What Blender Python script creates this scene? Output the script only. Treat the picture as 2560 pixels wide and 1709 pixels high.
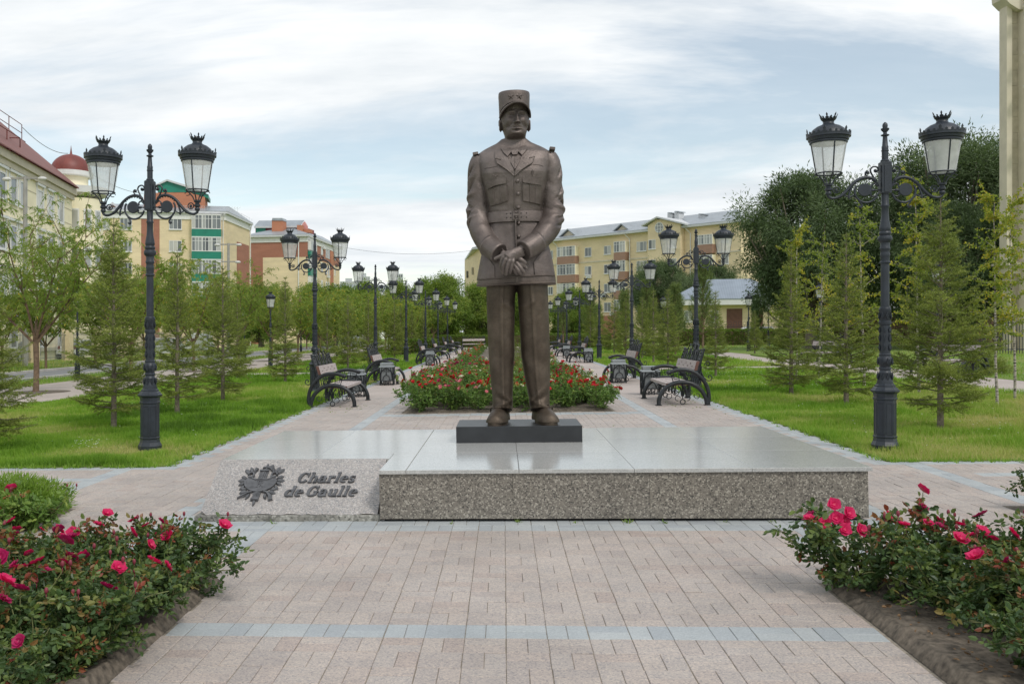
import bpy, bmesh, math, random
import numpy as np
from mathutils import Vector, Matrix
from math import sin, cos, pi, radians, sqrt, atan2
random.seed(7)
RNG = np.random.default_rng(7)
SC = bpy.context.scene
for o in list(bpy.data.objects): bpy.data.objects.remove(o)
# ------------------------------------------------------------------ camera
SLOPE = 0.019                    # the park falls gently to the left
YAW = math.atan(0.082)
EYE = 1.487
cam_d = bpy.data.cameras.new('camera'); cam = bpy.data.objects.new('camera', cam_d)
SC.collection.objects.link(cam); SC.camera = cam
cam_d.sensor_width = 36; cam_d.lens = 36*2298/2560
cam_d.shift_x = (1280-(1258-2298*0.082))/2560; cam_d.shift_y = -28.5/2560
cam_d.clip_start = 0.1; cam_d.clip_end = 5000
cam.location = (-0.13, 0, EYE); cam.rotation_euler = (pi/2, 0, YAW)
# ------------------------------------------------------------------ light
SKX, SKY = 6.4, 2.9
EL, AZ = radians(50), radians(142)          # azimuth measured from +Y towards +X
W = bpy.data.worlds.new('World'); SC.world = W; W.use_nodes = True
nt = W.node_tree; nt.nodes.clear()
def N(t, ty, **k):
    n = t.nodes.new(ty)
    for a, b in k.items(): setattr(n, a, b)
    return n
out = N(nt, 'ShaderNodeOutputWorld'); bg = N(nt, 'ShaderNodeBackground'); bg.inputs[1].default_value = 0.1
sky = N(nt, 'ShaderNodeTexSky', sky_type='NISHITA'); sky.sun_disc = False
sky.sun_elevation = EL; sky.sun_rotation = AZ; sky.air_density = 1.0; sky.dust_density = 0.6
tc = N(nt, 'ShaderNodeTexCoord')
sep = N(nt, 'ShaderNodeSeparateXYZ'); nt.links.new(tc.outputs['Generated'], sep.inputs[0])
def math_n(op, a=None, b=None, t=None):
    t = t or nt
    n = N(t, 'ShaderNodeMath', operation=op)
    for i, v in enumerate((a, b)):
        if v is None: continue
        if isinstance(v, (int, float)): n.inputs[i].default_value = v
        else: t.links.new(v, n.inputs[i])
    return n.outputs[0]
zz = math_n('ADD', math_n('MAXIMUM', sep.outputs[2], 0.0), 0.16)
cx = math_n('DIVIDE', sep.outputs[0], zz); cy = math_n('DIVIDE', sep.outputs[1], zz)
comb = N(nt, 'ShaderNodeCombineXYZ'); nt.links.new(cx, comb.inputs[0]); nt.links.new(cy, comb.inputs[1])
mp = N(nt, 'ShaderNodeMapping'); nt.links.new(comb.outputs[0], mp.inputs[0])
mp.inputs['Location'].default_value = (SKX, SKY, 0); mp.inputs['Rotation'].default_value = (0, 0, radians(-14)); mp.inputs['Scale'].default_value = (0.42, 1.0, 1)
n1 = N(nt, 'ShaderNodeTexNoise'); n1.inputs['Scale'].default_value = 1.0; n1.inputs['Detail'].default_value = 7; n1.inputs['Roughness'].default_value = 0.58; n1.inputs['Distortion'].default_value = 0.5
nt.links.new(mp.outputs[0], n1.inputs[0])
r1 = N(nt, 'ShaderNodeValToRGB'); nt.links.new(n1.outputs[0], r1.inputs[0])
r1.color_ramp.elements[0].position = 0.40; r1.color_ramp.elements[0].color = (0.28, 0.28, 0.28, 1)
r1.color_ramp.elements[1].position = 0.53; r1.color_ramp.elements[1].color = (1, 1, 1, 1)
n2 = N(nt, 'ShaderNodeTexNoise'); n2.inputs['Scale'].default_value = 2.6; n2.inputs['Detail'].default_value = 9; n2.inputs['Roughness'].default_value = 0.6
nt.links.new(mp.outputs[0], n2.inputs[0])
r2 = N(nt, 'ShaderNodeValToRGB'); nt.links.new(n2.outputs[0], r2.inputs[0])
r2.color_ramp.elements[0].position = 0.32; r2.color_ramp.elements[0].color = (7.2, 7.75, 8.2, 1)
r2.color_ramp.elements[1].position = 0.62; r2.color_ramp.elements[1].color = (9.7, 9.9, 10.0, 1)
mix = N(nt, 'ShaderNodeMix', data_type='RGBA')
sc_ = N(nt, 'ShaderNodeMix', data_type='RGBA', blend_type='MULTIPLY'); sc_.inputs[0].default_value = 1
nt.links.new(sky.outputs[0], sc_.inputs[6]); sc_.inputs[7].default_value = (1.75, 1.6, 1.35, 1)
hzn = math_n('SUBTRACT', 1.0, math_n('MULTIPLY', math_n('MAXIMUM', sep.outputs[2], 0.0), 8.0))
cf = math_n('MAXIMUM', r1.outputs[0], hzn)
nt.links.new(cf, mix.inputs[0]); nt.links.new(sc_.outputs[2], mix.inputs[6]); nt.links.new(r2.outputs[0], mix.inputs[7])
nt.links.new(mix.outputs[2], bg.inputs[0]); nt.links.new(bg.outputs[0], out.inputs[0])
sd = bpy.data.lights.new('sun', 'SUN'); sd.energy = 1.5; sd.angle = radians(12); sd.color = (1, 0.96, 0.9)
sun = bpy.data.objects.new('sun', sd); SC.collection.objects.link(sun)
dv = Vector((sin(AZ)*cos(EL), cos(AZ)*cos(EL), sin(EL)))
sun.rotation_euler = dv.to_track_quat('Z', 'Y').to_euler(); sun.location = (0, 0, 60)
SC.render.engine = 'CYCLES'
SC.view_settings.view_transform = 'Standard'; SC.view_settings.look = 'None'; SC.view_settings.exposure = 0.08; SC.view_settings.gamma = 1
SC.view_settings.use_curve_mapping = False
SC.cycles.max_bounces = 8; SC.cycles.transparent_max_bounces = 24
# ------------------------------------------------------------------ helpers
COL = SC.collection
TILT = []; SINK = []
def tag(o, label=None, cat=None, group=None, kind=None):
    if label: o['label'] = label
    if cat: o['category'] = cat
    if group: o['group'] = group
    if kind: o['kind'] = kind
    return o
def empty(name, label=None, cat=None, group=None, loc=(0, 0, 0), rz=0.0, tilt=True):
    o = bpy.data.objects.new(name, None); COL.objects.link(o); o.empty_display_size = 0.2
    o.location = loc; o.rotation_euler = (0, 0, rz)
    (TILT if tilt else SINK).append(o)
    return tag(o, label, cat, group)
def link(name, me, parent=None, mat=None, tilt=True):
    o = bpy.data.objects.new(name, me); COL.objects.link(o)
    if mat is not None and not me.materials: me.materials.append(mat)
    if parent is not None: o.parent = parent
    else: (TILT if tilt else SINK).append(o)
    return o
def np_mesh(name, V, F, mat=None, smooth=False, tint=None):
    V = np.asarray(V, dtype=np.float32); F = np.asarray(F, dtype=np.int32)
    me = bpy.data.meshes.new(name); k = F.shape[1]
    me.vertices.add(len(V)); me.vertices.foreach_set('co', V.ravel())
    me.loops.add(F.size); me.loops.foreach_set('vertex_index', F.ravel())
    me.polygons.add(len(F)); me.polygons.foreach_set('loop_start', np.arange(0, F.size, k, dtype=np.int32))
    me.polygons.foreach_set('loop_total', np.full(len(F), k, dtype=np.int32))
    me.polygons.foreach_set('use_smooth', np.full(len(F), smooth))
    if tint is not None:
        at = me.attributes.new('tint', 'FLOAT', 'FACE'); at.data.foreach_set('value', np.asarray(tint, dtype=np.float32))
    me.update(calc_edges=True)
    if mat is not None: me.materials.append(mat)
    return me
class MB:
    def __init__(s): s.v = []; s.f = []; s.m = None
    def add(s, vs, fs):
        b = len(s.v)
        s.v += [tuple(v) for v in vs]; s.f += [tuple(b+i for i in f) for f in fs]
        return s
    def xf(s, M, start=0):
        s.v[start:] = [tuple(M @ Vector(v)) for v in s.v[start:]]; return s
    def box(s, x0, x1, y0, y1, z0, z1, c=0.0):
        if c <= 0:
            return s.add([(x0,y0,z0),(x1,y0,z0),(x1,y1,z0),(x0,y1,z0),(x0,y0,z1),(x1,y0,z1),(x1,y1,z1),(x0,y1,z1)],
                  [(0,3,2,1),(4,5,6,7),(0,1,5,4),(1,2,6,5),(2,3,7,6),(3,0,4,7)])
        v = [(x0,y0,z0),(x1,y0,z0),(x1,y1,z0),(x0,y1,z0),(x0,y0,z1-c),(x1,y0,z1-c),(x1,y1,z1-c),(x0,y1,z1-c),
             (x0+c,y0+c,z1),(x1-c,y0+c,z1),(x1-c,y1-c,z1),(x0+c,y1-c,z1)]
        return s.add(v, [(0,3,2,1),(8,9,10,11)]+[(i,(i+1)%4,4+(i+1)%4,4+i) for i in range(4)]+[(4+i,4+(i+1)%4,8+(i+1)%4,8+i) for i in range(4)])
    def loft(s, rings, cap=True, closed=True):
        n = len(rings[0]); b = len(s.v)
        for r in rings: s.v += [tuple(p) for p in r]
        for i in range(len(rings)-1):
            for j in range(n if closed else n-1):
                k = (j+1) % n
                s.f.append((b+i*n+j, b+i*n+k, b+(i+1)*n+k, b+(i+1)*n+j))
        if cap and closed:
            s.f.append(tuple(b+j for j in reversed(range(n)))); e = b+(len(rings)-1)*n
            s.f.append(tuple(e+j for j in range(n)))
        return s
    def lathe(s, prof, n=16, rot=0.0, cx=0, cy=0, cap=True):
        return s.loft([[(cx+r*cos(rot+2*pi*j/n), cy+r*sin(rot+2*pi*j/n), z) for j in range(n)] for r, z in prof], cap)
    def tube(s, pts, rad, n=6, cap=True, flat=1.0):
        pts = [Vector(p) for p in pts]; m = len(pts)
        if isinstance(rad, (int, float)): rad = [rad]*m
        T = [(pts[min(i+1, m-1)]-pts[max(i-1, 0)]).normalized() for i in range(m)]
        up = Vector((0, 0, 1)) if abs(T[0].z) < 0.9 else Vector((0, 1, 0))
        u = T[0].cross(up).normalized(); rings = []
        for i in range(m):
            u = (u - T[i]*u.dot(T[i]))
            if u.length < 1e-6: u = T[i].orthogonal()
            u.normalize(); w = T[i].cross(u)
            rings.append([pts[i]+(u*cos(2*pi*j/n)*flat+w*sin(2*pi*j/n))*rad[i] for j in range(n)])
        return s.loft(rings, cap)
    def prism(s, poly, h0, h1, plane='xz'):
        """polygon in a plane, extruded along the third axis"""
        def P(a, b, c): return (a, c, b) if plane == 'xz' else ((c, a, b) if plane == 'yz' else (a, b, c))
        n = len(poly); b = len(s.v)
        s.v += [P(a, c, h0) for a, c in poly] + [P(a, c, h1) for a, c in poly]
        s.f += [tuple(b+i for i in range(n)), tuple(b+n+i for i in reversed(range(n)))]
        s.f += [(b+i, b+(i+1) % n, b+n+(i+1) % n, b+n+i) for i in range(n)]
        return s
    def ball(s, c, r, n=10, m=7, sc=(1, 1, 1)):
        rings = []
        for i in range(m+1):
            t = pi*i/m; rr = max(sin(t), 0.01)
            rings.append([(c[0]+sc[0]*r*rr*cos(2*pi*j/n), c[1]+sc[1]*r*rr*sin(2*pi*j/n), c[2]-sc[2]*r*cos(t)) for j in range(n)])
        return s.loft(rings)
    def mesh(s, name, mat=None, smooth=False, auto=None):
        me = bpy.data.meshes.new(name); me.from_pydata(s.v, [], s.f)
        bm = bmesh.new(); bm.from_mesh(me); bmesh.ops.recalc_face_normals(bm, faces=bm.faces); bm.to_mesh(me); bm.free()
        if smooth:
            me.polygons.foreach_set('use_smooth', [True]*len(me.polygons))
            if auto:
                try: me.set_sharp_from_angle(angle=radians(auto))
                except Exception: pass
        me.update()
        if mat is not None: me.materials.append(mat)
        return me
    def build(s, name, mat=None, parent=None, smooth=False, auto=40, tilt=True):
        return link(name, s.mesh(name, mat, smooth, auto), parent, tilt=tilt)
def smooth_path(pts, k=6):
    """Catmull-Rom through the points"""
    P = [Vector(p) for p in pts]; Q = []
    for i in range(len(P)-1):
        a, b, c, d = P[max(i-1, 0)], P[i], P[i+1], P[min(i+2, len(P)-1)]
        for j in range(k):
            t = j/k
            Q.append(0.5*((2*b)+(c-a)*t+(2*a-5*b+4*c-d)*t*t+(3*b-a-3*c+d)*t**3))
    Q.append(P[-1]); return Q
def spiral(cx, cz, r0, r1, a0, turns, n=22, y=0):
    return [(cx+(r0+(r1-r0)*i/n)*cos(a0+2*pi*turns*i/n), y, cz+(r0+(r1-r0)*i/n)*sin(a0+2*pi*turns*i/n)) for i in range(n+1)]
def copy_tree(o, parent=None, loc=None, rz=None, label=None, group=None, scale=None, tilt=None):
    c = o.copy(); COL.objects.link(c)
    if parent is not None: c.parent = parent
    else:
        (TILT if (o in TILT if tilt is None else tilt) else SINK).append(c)
        if loc is not None: c.location = loc
        if rz is not None: c.rotation_euler = (0, 0, rz)
        if label: c['label'] = label
        if group: c['group'] = group
        if scale: c.scale = (scale, scale, scale) if isinstance(scale, (int, float)) else scale
    for ch in list(KIDS.get(o.name, [])) or [x for x in o.children]:
        copy_tree(ch, c)
    return c
KIDS = {}
ORD = ['nearest', 'second', 'third', 'fourth', 'fifth', 'sixth', 'seventh', 'eighth', 'ninth', 'tenth', 'eleventh', 'twelfth', 'thirteenth', 'fourteenth']
F_ = 2298.0; PU_ = 1258-F_*0.082; PV_ = 826.0; cY, sY = cos(YAW), sin(YAW); K_ = 2560/2349
def gpt(u, v):
    """ground point seen at photo position (used once, to survey where things stand)"""
    a = (u*K_-PU_)/F_; b = -(v*K_-PV_)/F_
    dx, dy = -sY+a*cY, cY+a*sY
    t = (EYE+SLOPE*0.13)/(SLOPE*dx-b)
    return t*dx-0.13, t*dy
def dpt(u, v, D):
    """point at depth D metres"""
    a = (u*K_-PU_)/F_; b = -(v*K_-PV_)/F_
    return Vector((D*(-sY+a*cY)-0.13, D*(cY+a*sY), EYE+D*b))
# ------------------------------------------------------------------ materials
def new_mat(name):
    m = bpy.data.materials.new(name); m.use_nodes = True
    t = m.node_tree; b = t.nodes['Principled BSDF']
    return m, t, b
def texco(t, obj=True):
    c = N(t, 'ShaderNodeTexCoord'); return c.outputs['Object']
def noise(t, vec, scale, detail=4, rough=0.5):
    n = N(t, 'ShaderNodeTexNoise'); n.inputs['Scale'].default_value = scale; n.inputs['Detail'].default_value = detail; n.inputs['Roughness'].default_value = rough
    t.links.new(vec, n.inputs['Vector']); return n.outputs[0]
def ramp(t, fac, stops):
    r = N(t, 'ShaderNodeValToRGB'); t.links.new(fac, r.inputs[0]); e = r.color_ramp.elements
    while len(e) < len(stops): e.new(0.5)
    for i, (p, c) in enumerate(stops):
        e[i].position = p; e[i].color = (c[0], c[1], c[2], 1) if not isinstance(c, (int, float)) else (c, c, c, 1)
    return r.outputs[0]
def mixc(t, fac, a, b, mode='MIX'):
    n = N(t, 'ShaderNodeMix', data_type='RGBA', blend_type=mode)
    for i, v in ((0, fac), (6, a), (7, b)):
        if isinstance(v, (int, float)): n.inputs[i].default_value = v if i == 0 else (v, v, v, 1)
        elif isinstance(v, tuple): n.inputs[i].default_value = (*v[:3], 1)
        else: t.links.new(v, n.inputs[i])
    return n.outputs[2]
def bump(t, b, h, strength=0.3, dist=0.01):
    n = N(t, 'ShaderNodeBump'); n.inputs['Strength'].default_value = strength; n.inputs['Distance'].default_value = dist
    t.links.new(h, n.inputs['Height']); t.links.new(n.outputs[0], b.inputs['Normal'])
def simple(name, c, rough=0.6, metal=0.0, var=0.15, scale=3.0, bumps=0.0, bscale=60, spec=0.5):
    m, t, b = new_mat(name); v = texco(t)
    n = noise(t, v, scale, 5)
    c0 = tuple(x*(1-var) for x in c); c1 = tuple(min(1, x*(1+var)) for x in c)
    t.links.new(ramp(t, n, [(0.3, c0), (0.7, c1)]), b.inputs['Base Color'])
    b.inputs['Roughness'].default_value = rough; b.inputs['Metallic'].default_value = metal
    b.inputs['Specular IOR Level'].default_value = spec
    if bumps: bump(t, b, noise(t, v, bscale, 4), bumps, 0.005)
    return m
def leafmat(name, stops, trans=0.35, rough=0.55):
    """foliage: the leaf's own colour comes from a per-leaf value"""
    m, t, b = new_mat(name)
    a = N(t, 'ShaderNodeAttribute'); a.attribute_name = 'tint'
    c = ramp(t, a.outputs['Fac'], stops)
    t.links.new(c, b.inputs['Base Color']); b.inputs['Roughness'].default_value = rough
    b.inputs['Specular IOR Level'].default_value = 0.35
    tr = N(t, 'ShaderNodeBsdfTranslucent'); t.links.new(mixc(t, 1.0, c, (1.25, 1.35, 0.7), 'MULTIPLY'), tr.inputs[0])
    mx = N(t, 'ShaderNodeMixShader'); mx.inputs[0].default_value = trans
    t.links.new(b.outputs[0], mx.inputs[1]); t.links.new(tr.outputs[0], mx.inputs[2])
    t.links.new(mx.outputs[0], t.nodes['Material Output'].inputs[0])
    return m
def granite(name, base, dark, light, scale=90, rough=0.5, objvar=None, tintvar=False, speck=0.55, coat=0.0, var=0.25, patch=0.12, bmp=0.15):
    m, t, b = new_mat(name)
    g = N(t, 'ShaderNodeNewGeometry'); v = g.outputs['Position']
    vor = N(t, 'ShaderNodeTexVoronoi'); vor.inputs['Scale'].default_value = scale; t.links.new(v, vor.inputs['Vector'])
    vs = N(t, 'ShaderNodeSeparateColor'); t.links.new(vor.outputs['Color'], vs.inputs[0])
    sp = ramp(t, vs.outputs[0], [(0.0, dark), (0.22, tuple(0.6*a+0.4*d for a, d in zip(base, dark))), (0.42, base), (0.72, base), (0.95, light)])
    c = mixc(t, speck, base, sp)
    big = noise(t, v, 1.3, 5, 0.6)
    c = mixc(t, 1.0, c, ramp(t, big, [(0.3, 1-patch), (0.7, 1+patch)]), 'MULTIPLY')
    if objvar:
        oi = N(t, 'ShaderNodeObjectInfo'); c = mixc(t, 1.0, c, ramp(t, oi.outputs['Random'], objvar), 'MULTIPLY')
    if tintvar:
        a = N(t, 'ShaderNodeAttribute'); a.attribute_name = 'tint'
        c = mixc(t, 1.0, c, ramp(t, a.outputs['Fac'], tintvar), 'MULTIPLY')
    t.links.new(c, b.inputs['Base Color']); b.inputs['Roughness'].default_value = rough
    if coat: b.inputs['Coat Weight'].default_value = coat; b.inputs['Coat Roughness'].default_value = 0.06
    if bmp: bump(t, b, noise(t, v, 160, 3), bmp, 0.003)
    return m
PV_STOPS = [(0.0, (0.90, 0.88, 0.88)), (0.3, (0.98, 0.98, 0.98)), (0.7, (1.02, 1.00, 0.98)), (0.9, (0.99, 0.95, 0.93)), (1.0, (0.91, 0.85, 0.83))]
GV_STOPS = [(0.0, (0.88, 0.88, 0.9)), (0.5, (1, 1, 1)), (1.0, (1.08, 1.06, 1.04))]
M = {}
pinkc = ((0.420, 0.368, 0.335), (0.21, 0.20, 0.21), (0.54, 0.47, 0.40))
M['pink_o'] = granite('pink_granite', *pinkc, scale=150, rough=0.62, objvar=PV_STOPS, speck=0.75)
M['pink_t'] = granite('pink_granite_field', *pinkc, scale=150, rough=0.62, tintvar=PV_STOPS, speck=0.75)
greyc = ((0.375, 0.400, 0.408), (0.28, 0.30, 0.315), (0.46, 0.485, 0.49))
M['grey_o'] = granite('grey_granite', *greyc, scale=170, rough=0.6, objvar=GV_STOPS, speck=0.6)
M['grey_t'] = granite('grey_granite_field', *greyc, scale=170, rough=0.6, tintvar=GV_STOPS, speck=0.6)
M['slab_top'] = granite('polished_grey_granite', (0.465, 0.460, 0.445), (0.29, 0.29, 0.28), (0.61, 0.60, 0.58), scale=130, rough=0.15, speck=0.55, objvar=[(0, (0.93, 0.94, 0.94)), (1, (1.04, 1.04, 1.03))], bmp=0.0, patch=0.06)
M['slab_side'] = granite('speckled_brown_granite', (0.205, 0.185, 0.155), (0.05, 0.047, 0.043), (0.42, 0.39, 0.33), scale=95, rough=0.35, speck=0.9, objvar=[(0, (0.9, 0.9, 0.92)), (1, (1.08, 1.06, 1.02))], bmp=0.05)
M['block'] = granite('speckled_pink_grey_granite', (0.34, 0.31, 0.29), (0.18, 0.19, 0.20), (0.49, 0.46, 0.44), scale=125, rough=0.4, speck=1.0, bmp=0.05)
M['stain'] = granite('stained_footing_granite', (0.26, 0.25, 0.22), (0.08, 0.08, 0.07), (0.42, 0.41, 0.37), scale=60, rough=0.6, speck=0.9, patch=0.4)
M['black_stone'] = simple('honed_black_stone', (0.022, 0.024, 0.027), rough=0.42, var=0.35, scale=6)
M['mortar'] = simple('joint_sand', (0.26, 0.225, 0.18), rough=0.95, var=0.35, scale=30)
M['gap'] = simple('dark_gap', (0.02, 0.02, 0.02), rough=0.9)
M['iron'] = simple('painted_cast_iron', (0.022, 0.028, 0.038), rough=0.42, var=0.25, scale=8, bumps=0.25, bscale=90)
M['bench_iron'] = simple('worn_black_iron', (0.016, 0.019, 0.022), rough=0.38, var=0.4, scale=14, bumps=0.15)
M['bronze_emb'] = simple('dark_bronze_relief', (0.115, 0.115, 0.120), rough=0.42, metal=0.35, var=0.3, scale=20)
M['soil'] = simple('brown_soil', (0.125, 0.102, 0.078), rough=0.98, var=0.55, scale=28, bumps=1.0, bscale=45)
M['asphalt'] = simple('grey_asphalt', (0.20, 0.205, 0.21), rough=0.9, var=0.1, scale=1.2)
M['kerb'] = simple('concrete_kerb', (0.42, 0.40, 0.37), rough=0.85)
M['bin_metal'] = simple('grey_galvanised_sheet', (0.27, 0.29, 0.30), rough=0.42, metal=0.5, var=0.2)
M['bark'] = simple('brown_bark', (0.17, 0.115, 0.075), rough=0.95, var=0.4, scale=14, bumps=0.9, bscale=30)
M['bark_grey'] = simple('grey_spruce_bark', (0.20, 0.165, 0.13), rough=0.95, var=0.4, scale=22, bumps=0.8, bscale=50)
M['stem'] = simple('rose_stem', (0.13, 0.14, 0.05), rough=0.7, var=0.5, scale=6)
def wood():
    m, t, b = new_mat('weathered_pinkish_wood'); v = texco(t)
    mp = N(t, 'ShaderNodeMapping'); mp.inputs['Scale'].default_value = (22, 1.2, 22); t.links.new(v, mp.inputs[0])
    n = noise(t, mp.outputs[0], 3, 6, 0.6)
    t.links.new(ramp(t, n, [(0.3, (0.36, 0.30, 0.285)), (0.7, (0.52, 0.455, 0.435))]), b.inputs['Base Color'])
    b.inputs['Roughness'].default_value = 0.6; bump(t, b, n, 0.3, 0.003); return m
M['wood'] = wood()
M['wood_end'] = simple('dark_red_wood_edge', (0.13, 0.06, 0.045), rough=0.6, var=0.3)
def bronze(pt=False):
    m, t, b = new_mat('patinated_shaded_bronze_figure' if pt else 'patinated_bronze'); v = texco(t)
    n = noise(t, v, 2.2, 8, 0.62); n2_ = noise(t, v, 14, 5, 0.6)
    sp = N(t, 'ShaderNodeSeparateXYZ'); t.links.new(v, sp.inputs[0])
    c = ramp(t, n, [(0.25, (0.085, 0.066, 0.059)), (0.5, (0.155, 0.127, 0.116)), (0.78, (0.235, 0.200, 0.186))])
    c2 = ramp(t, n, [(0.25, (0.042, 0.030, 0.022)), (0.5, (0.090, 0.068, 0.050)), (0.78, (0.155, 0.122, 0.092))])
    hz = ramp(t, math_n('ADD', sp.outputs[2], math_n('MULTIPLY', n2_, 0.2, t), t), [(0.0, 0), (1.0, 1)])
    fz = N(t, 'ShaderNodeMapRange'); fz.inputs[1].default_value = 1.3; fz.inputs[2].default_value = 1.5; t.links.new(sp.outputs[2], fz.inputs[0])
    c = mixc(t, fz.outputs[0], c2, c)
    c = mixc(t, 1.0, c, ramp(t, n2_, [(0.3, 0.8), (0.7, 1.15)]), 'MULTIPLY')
    if pt: ge = N(t, 'ShaderNodeNewGeometry'); c = mixc(t, 1.0, c, ramp(t, ge.outputs['Pointiness'], [(0.45, 0.45), (0.495, 0.97), (0.505, 1.03), (0.56, 1.45)]), 'MULTIPLY')   # painted shading for contrast: folds darkened, ridges lightened like rubbed bronze
    t.links.new(c, b.inputs['Base Color']); b.inputs['Metallic'].default_value = 0.66
    t.links.new(ramp(t, n2_, [(0.3, 0.42), (0.7, 0.60)]), b.inputs['Roughness'])
    h = math_n('ADD', noise(t, v, 55, 5, 0.6), math_n('MULTIPLY', noise(t, v, 12, 3), 1.2, t), t)
    bump(t, b, h, 0.5, 0.007); return m
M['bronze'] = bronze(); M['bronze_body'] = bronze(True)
def glass():
    m, t, b = new_mat('milky_lantern_glazing'); v = texco(t)
    b.inputs['Base Color'].default_value = (0.80, 0.81, 0.80, 1); b.inputs['Roughness'].default_value = 0.12
    t.links.new(ramp(t, noise(t, v, 9, 5), [(0.3, 0.42), (0.75, 0.60)]), b.inputs['Alpha'])
    return m
M['glass'] = glass()
M['lamp_in'] = simple('lamp_reflector', (0.40, 0.40, 0.39), rough=0.5)
GRASS = [(0.0, (0.075, 0.150, 0.014)), (0.3, (0.150, 0.285, 0.026)), (0.6, (0.245, 0.385, 0.048)), (0.82, (0.38, 0.42, 0.12)), (1.0, (0.52, 0.46, 0.22))]
M['grass'] = leafmat('grass_blades', GRASS, 0.4, 0.6)
def grassground():
    m, t, b = new_mat('grassy_ground'); g = N(t, 'ShaderNodeNewGeometry'); v = g.outputs['Position']
    a = noise(t, v, 0.35, 8, 0.65); f = noise(t, v, 25, 4, 0.7)
    c = ramp(t, a, [(0.3, (0.12, 0.22, 0.025)), (0.55, (0.19, 0.27, 0.045)), (0.75, (0.30, 0.29, 0.11))])
    c = mixc(t, 1.0, c, ramp(t, f, [(0.3, 0.6), (0.7, 1.35)]), 'MULTIPLY')
    t.links.new(c, b.inputs['Base Color']); b.inputs['Roughness'].default_value = 0.95
    bump(t, b, f, 1.0, 0.05); return m
M['ground'] = grassground()
WILLOW = [(0.0, (0.085, 0.150, 0.025)), (0.45, (0.180, 0.265, 0.045)), (0.8, (0.29, 0.35, 0.07)), (0.95, (0.40, 0.40, 0.09)), (1.0, (0.58, 0.43, 0.05))]
M['willow'] = leafmat('young_willow_leaves', WILLOW, 0.35)
M['bigwillow'] = leafmat('dark_silvery_willow_leaves', [(0.0, (0.040, 0.070, 0.028)), (0.5, (0.105, 0.155, 0.065)), (0.85, (0.20, 0.26, 0.130)), (1.0, (0.30, 0.36, 0.20))], 0.25)
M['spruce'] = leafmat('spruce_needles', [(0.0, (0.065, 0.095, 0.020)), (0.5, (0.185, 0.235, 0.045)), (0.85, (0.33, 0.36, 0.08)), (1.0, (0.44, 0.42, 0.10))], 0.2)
M['pine'] = leafmat('pine_needles', [(0.0, (0.055, 0.090, 0.028)), (0.5, (0.13, 0.185, 0.055)), (1.0, (0.27, 0.32, 0.09))], 0.2)
M['birch'] = leafmat('autumn_birch_leaves', [(0.0, (0.12, 0.19, 0.03)), (0.5, (0.28, 0.33, 0.05)), (0.75, (0.52, 0.44, 0.05)), (1.0, (0.68, 0.42, 0.13))], 0.4)
M['roseleaf'] = leafmat('rose_leaves', [(0.0, (0.028, 0.058, 0.020)), (0.45, (0.065, 0.115, 0.038)), (0.72, (0.15, 0.20, 0.050)), (0.88, (0.22, 0.19, 0.06)), (1.0, (0.25, 0.060, 0.035))], 0.22, 0.4)
M['rosebright'] = leafmat('bright_rose_leaves', [(0.0, (0.06, 0.12, 0.03)), (0.5, (0.15, 0.25, 0.05)), (0.9, (0.29, 0.37, 0.09)), (1.0, (0.30, 0.12, 0.05))], 0.3, 0.45)
M['hedge'] = leafmat('clipped_hedge_leaves', [(0.0, (0.05, 0.09, 0.015)), (0.5, (0.13, 0.20, 0.03)), (1.0, (0.26, 0.32, 0.05))], 0.3)
M['juniper'] = leafmat('juniper_sprays', [(0.0, (0.09, 0.17, 0.02)), (1.0, (0.27, 0.40, 0.06))], 0.3)
def birchbark():
    m, t, b = new_mat('white_birch_bark'); v = texco(t)
    mp = N(t, 'ShaderNodeMapping'); mp.inputs['Scale'].default_value = (5, 5, 26); t.links.new(v, mp.inputs[0])
    t.links.new(ramp(t, noise(t, mp.outputs[0], 1.5, 4), [(0.40, (0.05, 0.04, 0.035)), (0.47, (0.36, 0.32, 0.27)), (0.8, (0.50, 0.46, 0.40))]), b.inputs['Base Color'])
    b.inputs['Roughness'].default_value = 0.8; return m
M['birchbark'] = birchbark()
def petal(name, c, c2):
    m, t, b = new_mat(name)
    a = N(t, 'ShaderNodeAttribute'); a.attribute_name = 'tint'
    c_ = ramp(t, a.outputs['Fac'], [(0, c2), (0.25, c), (1, tuple(x*0.8 for x in c))])
    t.links.new(c_, b.inputs['Base Color']); b.inputs['Roughness'].default_value = 0.6
    tr = N(t, 'ShaderNodeBsdfTranslucent'); t.links.new(c_, tr.inputs[0])
    mx = N(t, 'ShaderNodeMixShader'); mx.inputs[0].default_value = 0.3
    t.links.new(b.outputs[0], mx.inputs[1]); t.links.new(tr.outputs[0], mx.inputs[2]); t.links.new(mx.outputs[0], t.nodes['Material Output'].inputs[0])
    return m
M['petal_pink'] = petal('crimson_pink_petals', (0.78, 0.018, 0.150), (0.80, 0.20, 0.28))
M['petal_magenta'] = petal('magenta_petals', (0.50, 0.010, 0.12), (0.62, 0.16, 0.28))
M['petal_red'] = petal('red_petals', (0.62, 0.008, 0.018), (0.5, 0.03, 0.03))
M['petal_white'] = petal('cream_petals', (0.80, 0.76, 0.62), (0.8, 0.7, 0.3))
M['petal_rose'] = petal('pale_pink_petals', (0.75, 0.22, 0.26), (0.9, 0.6, 0.5))
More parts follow.
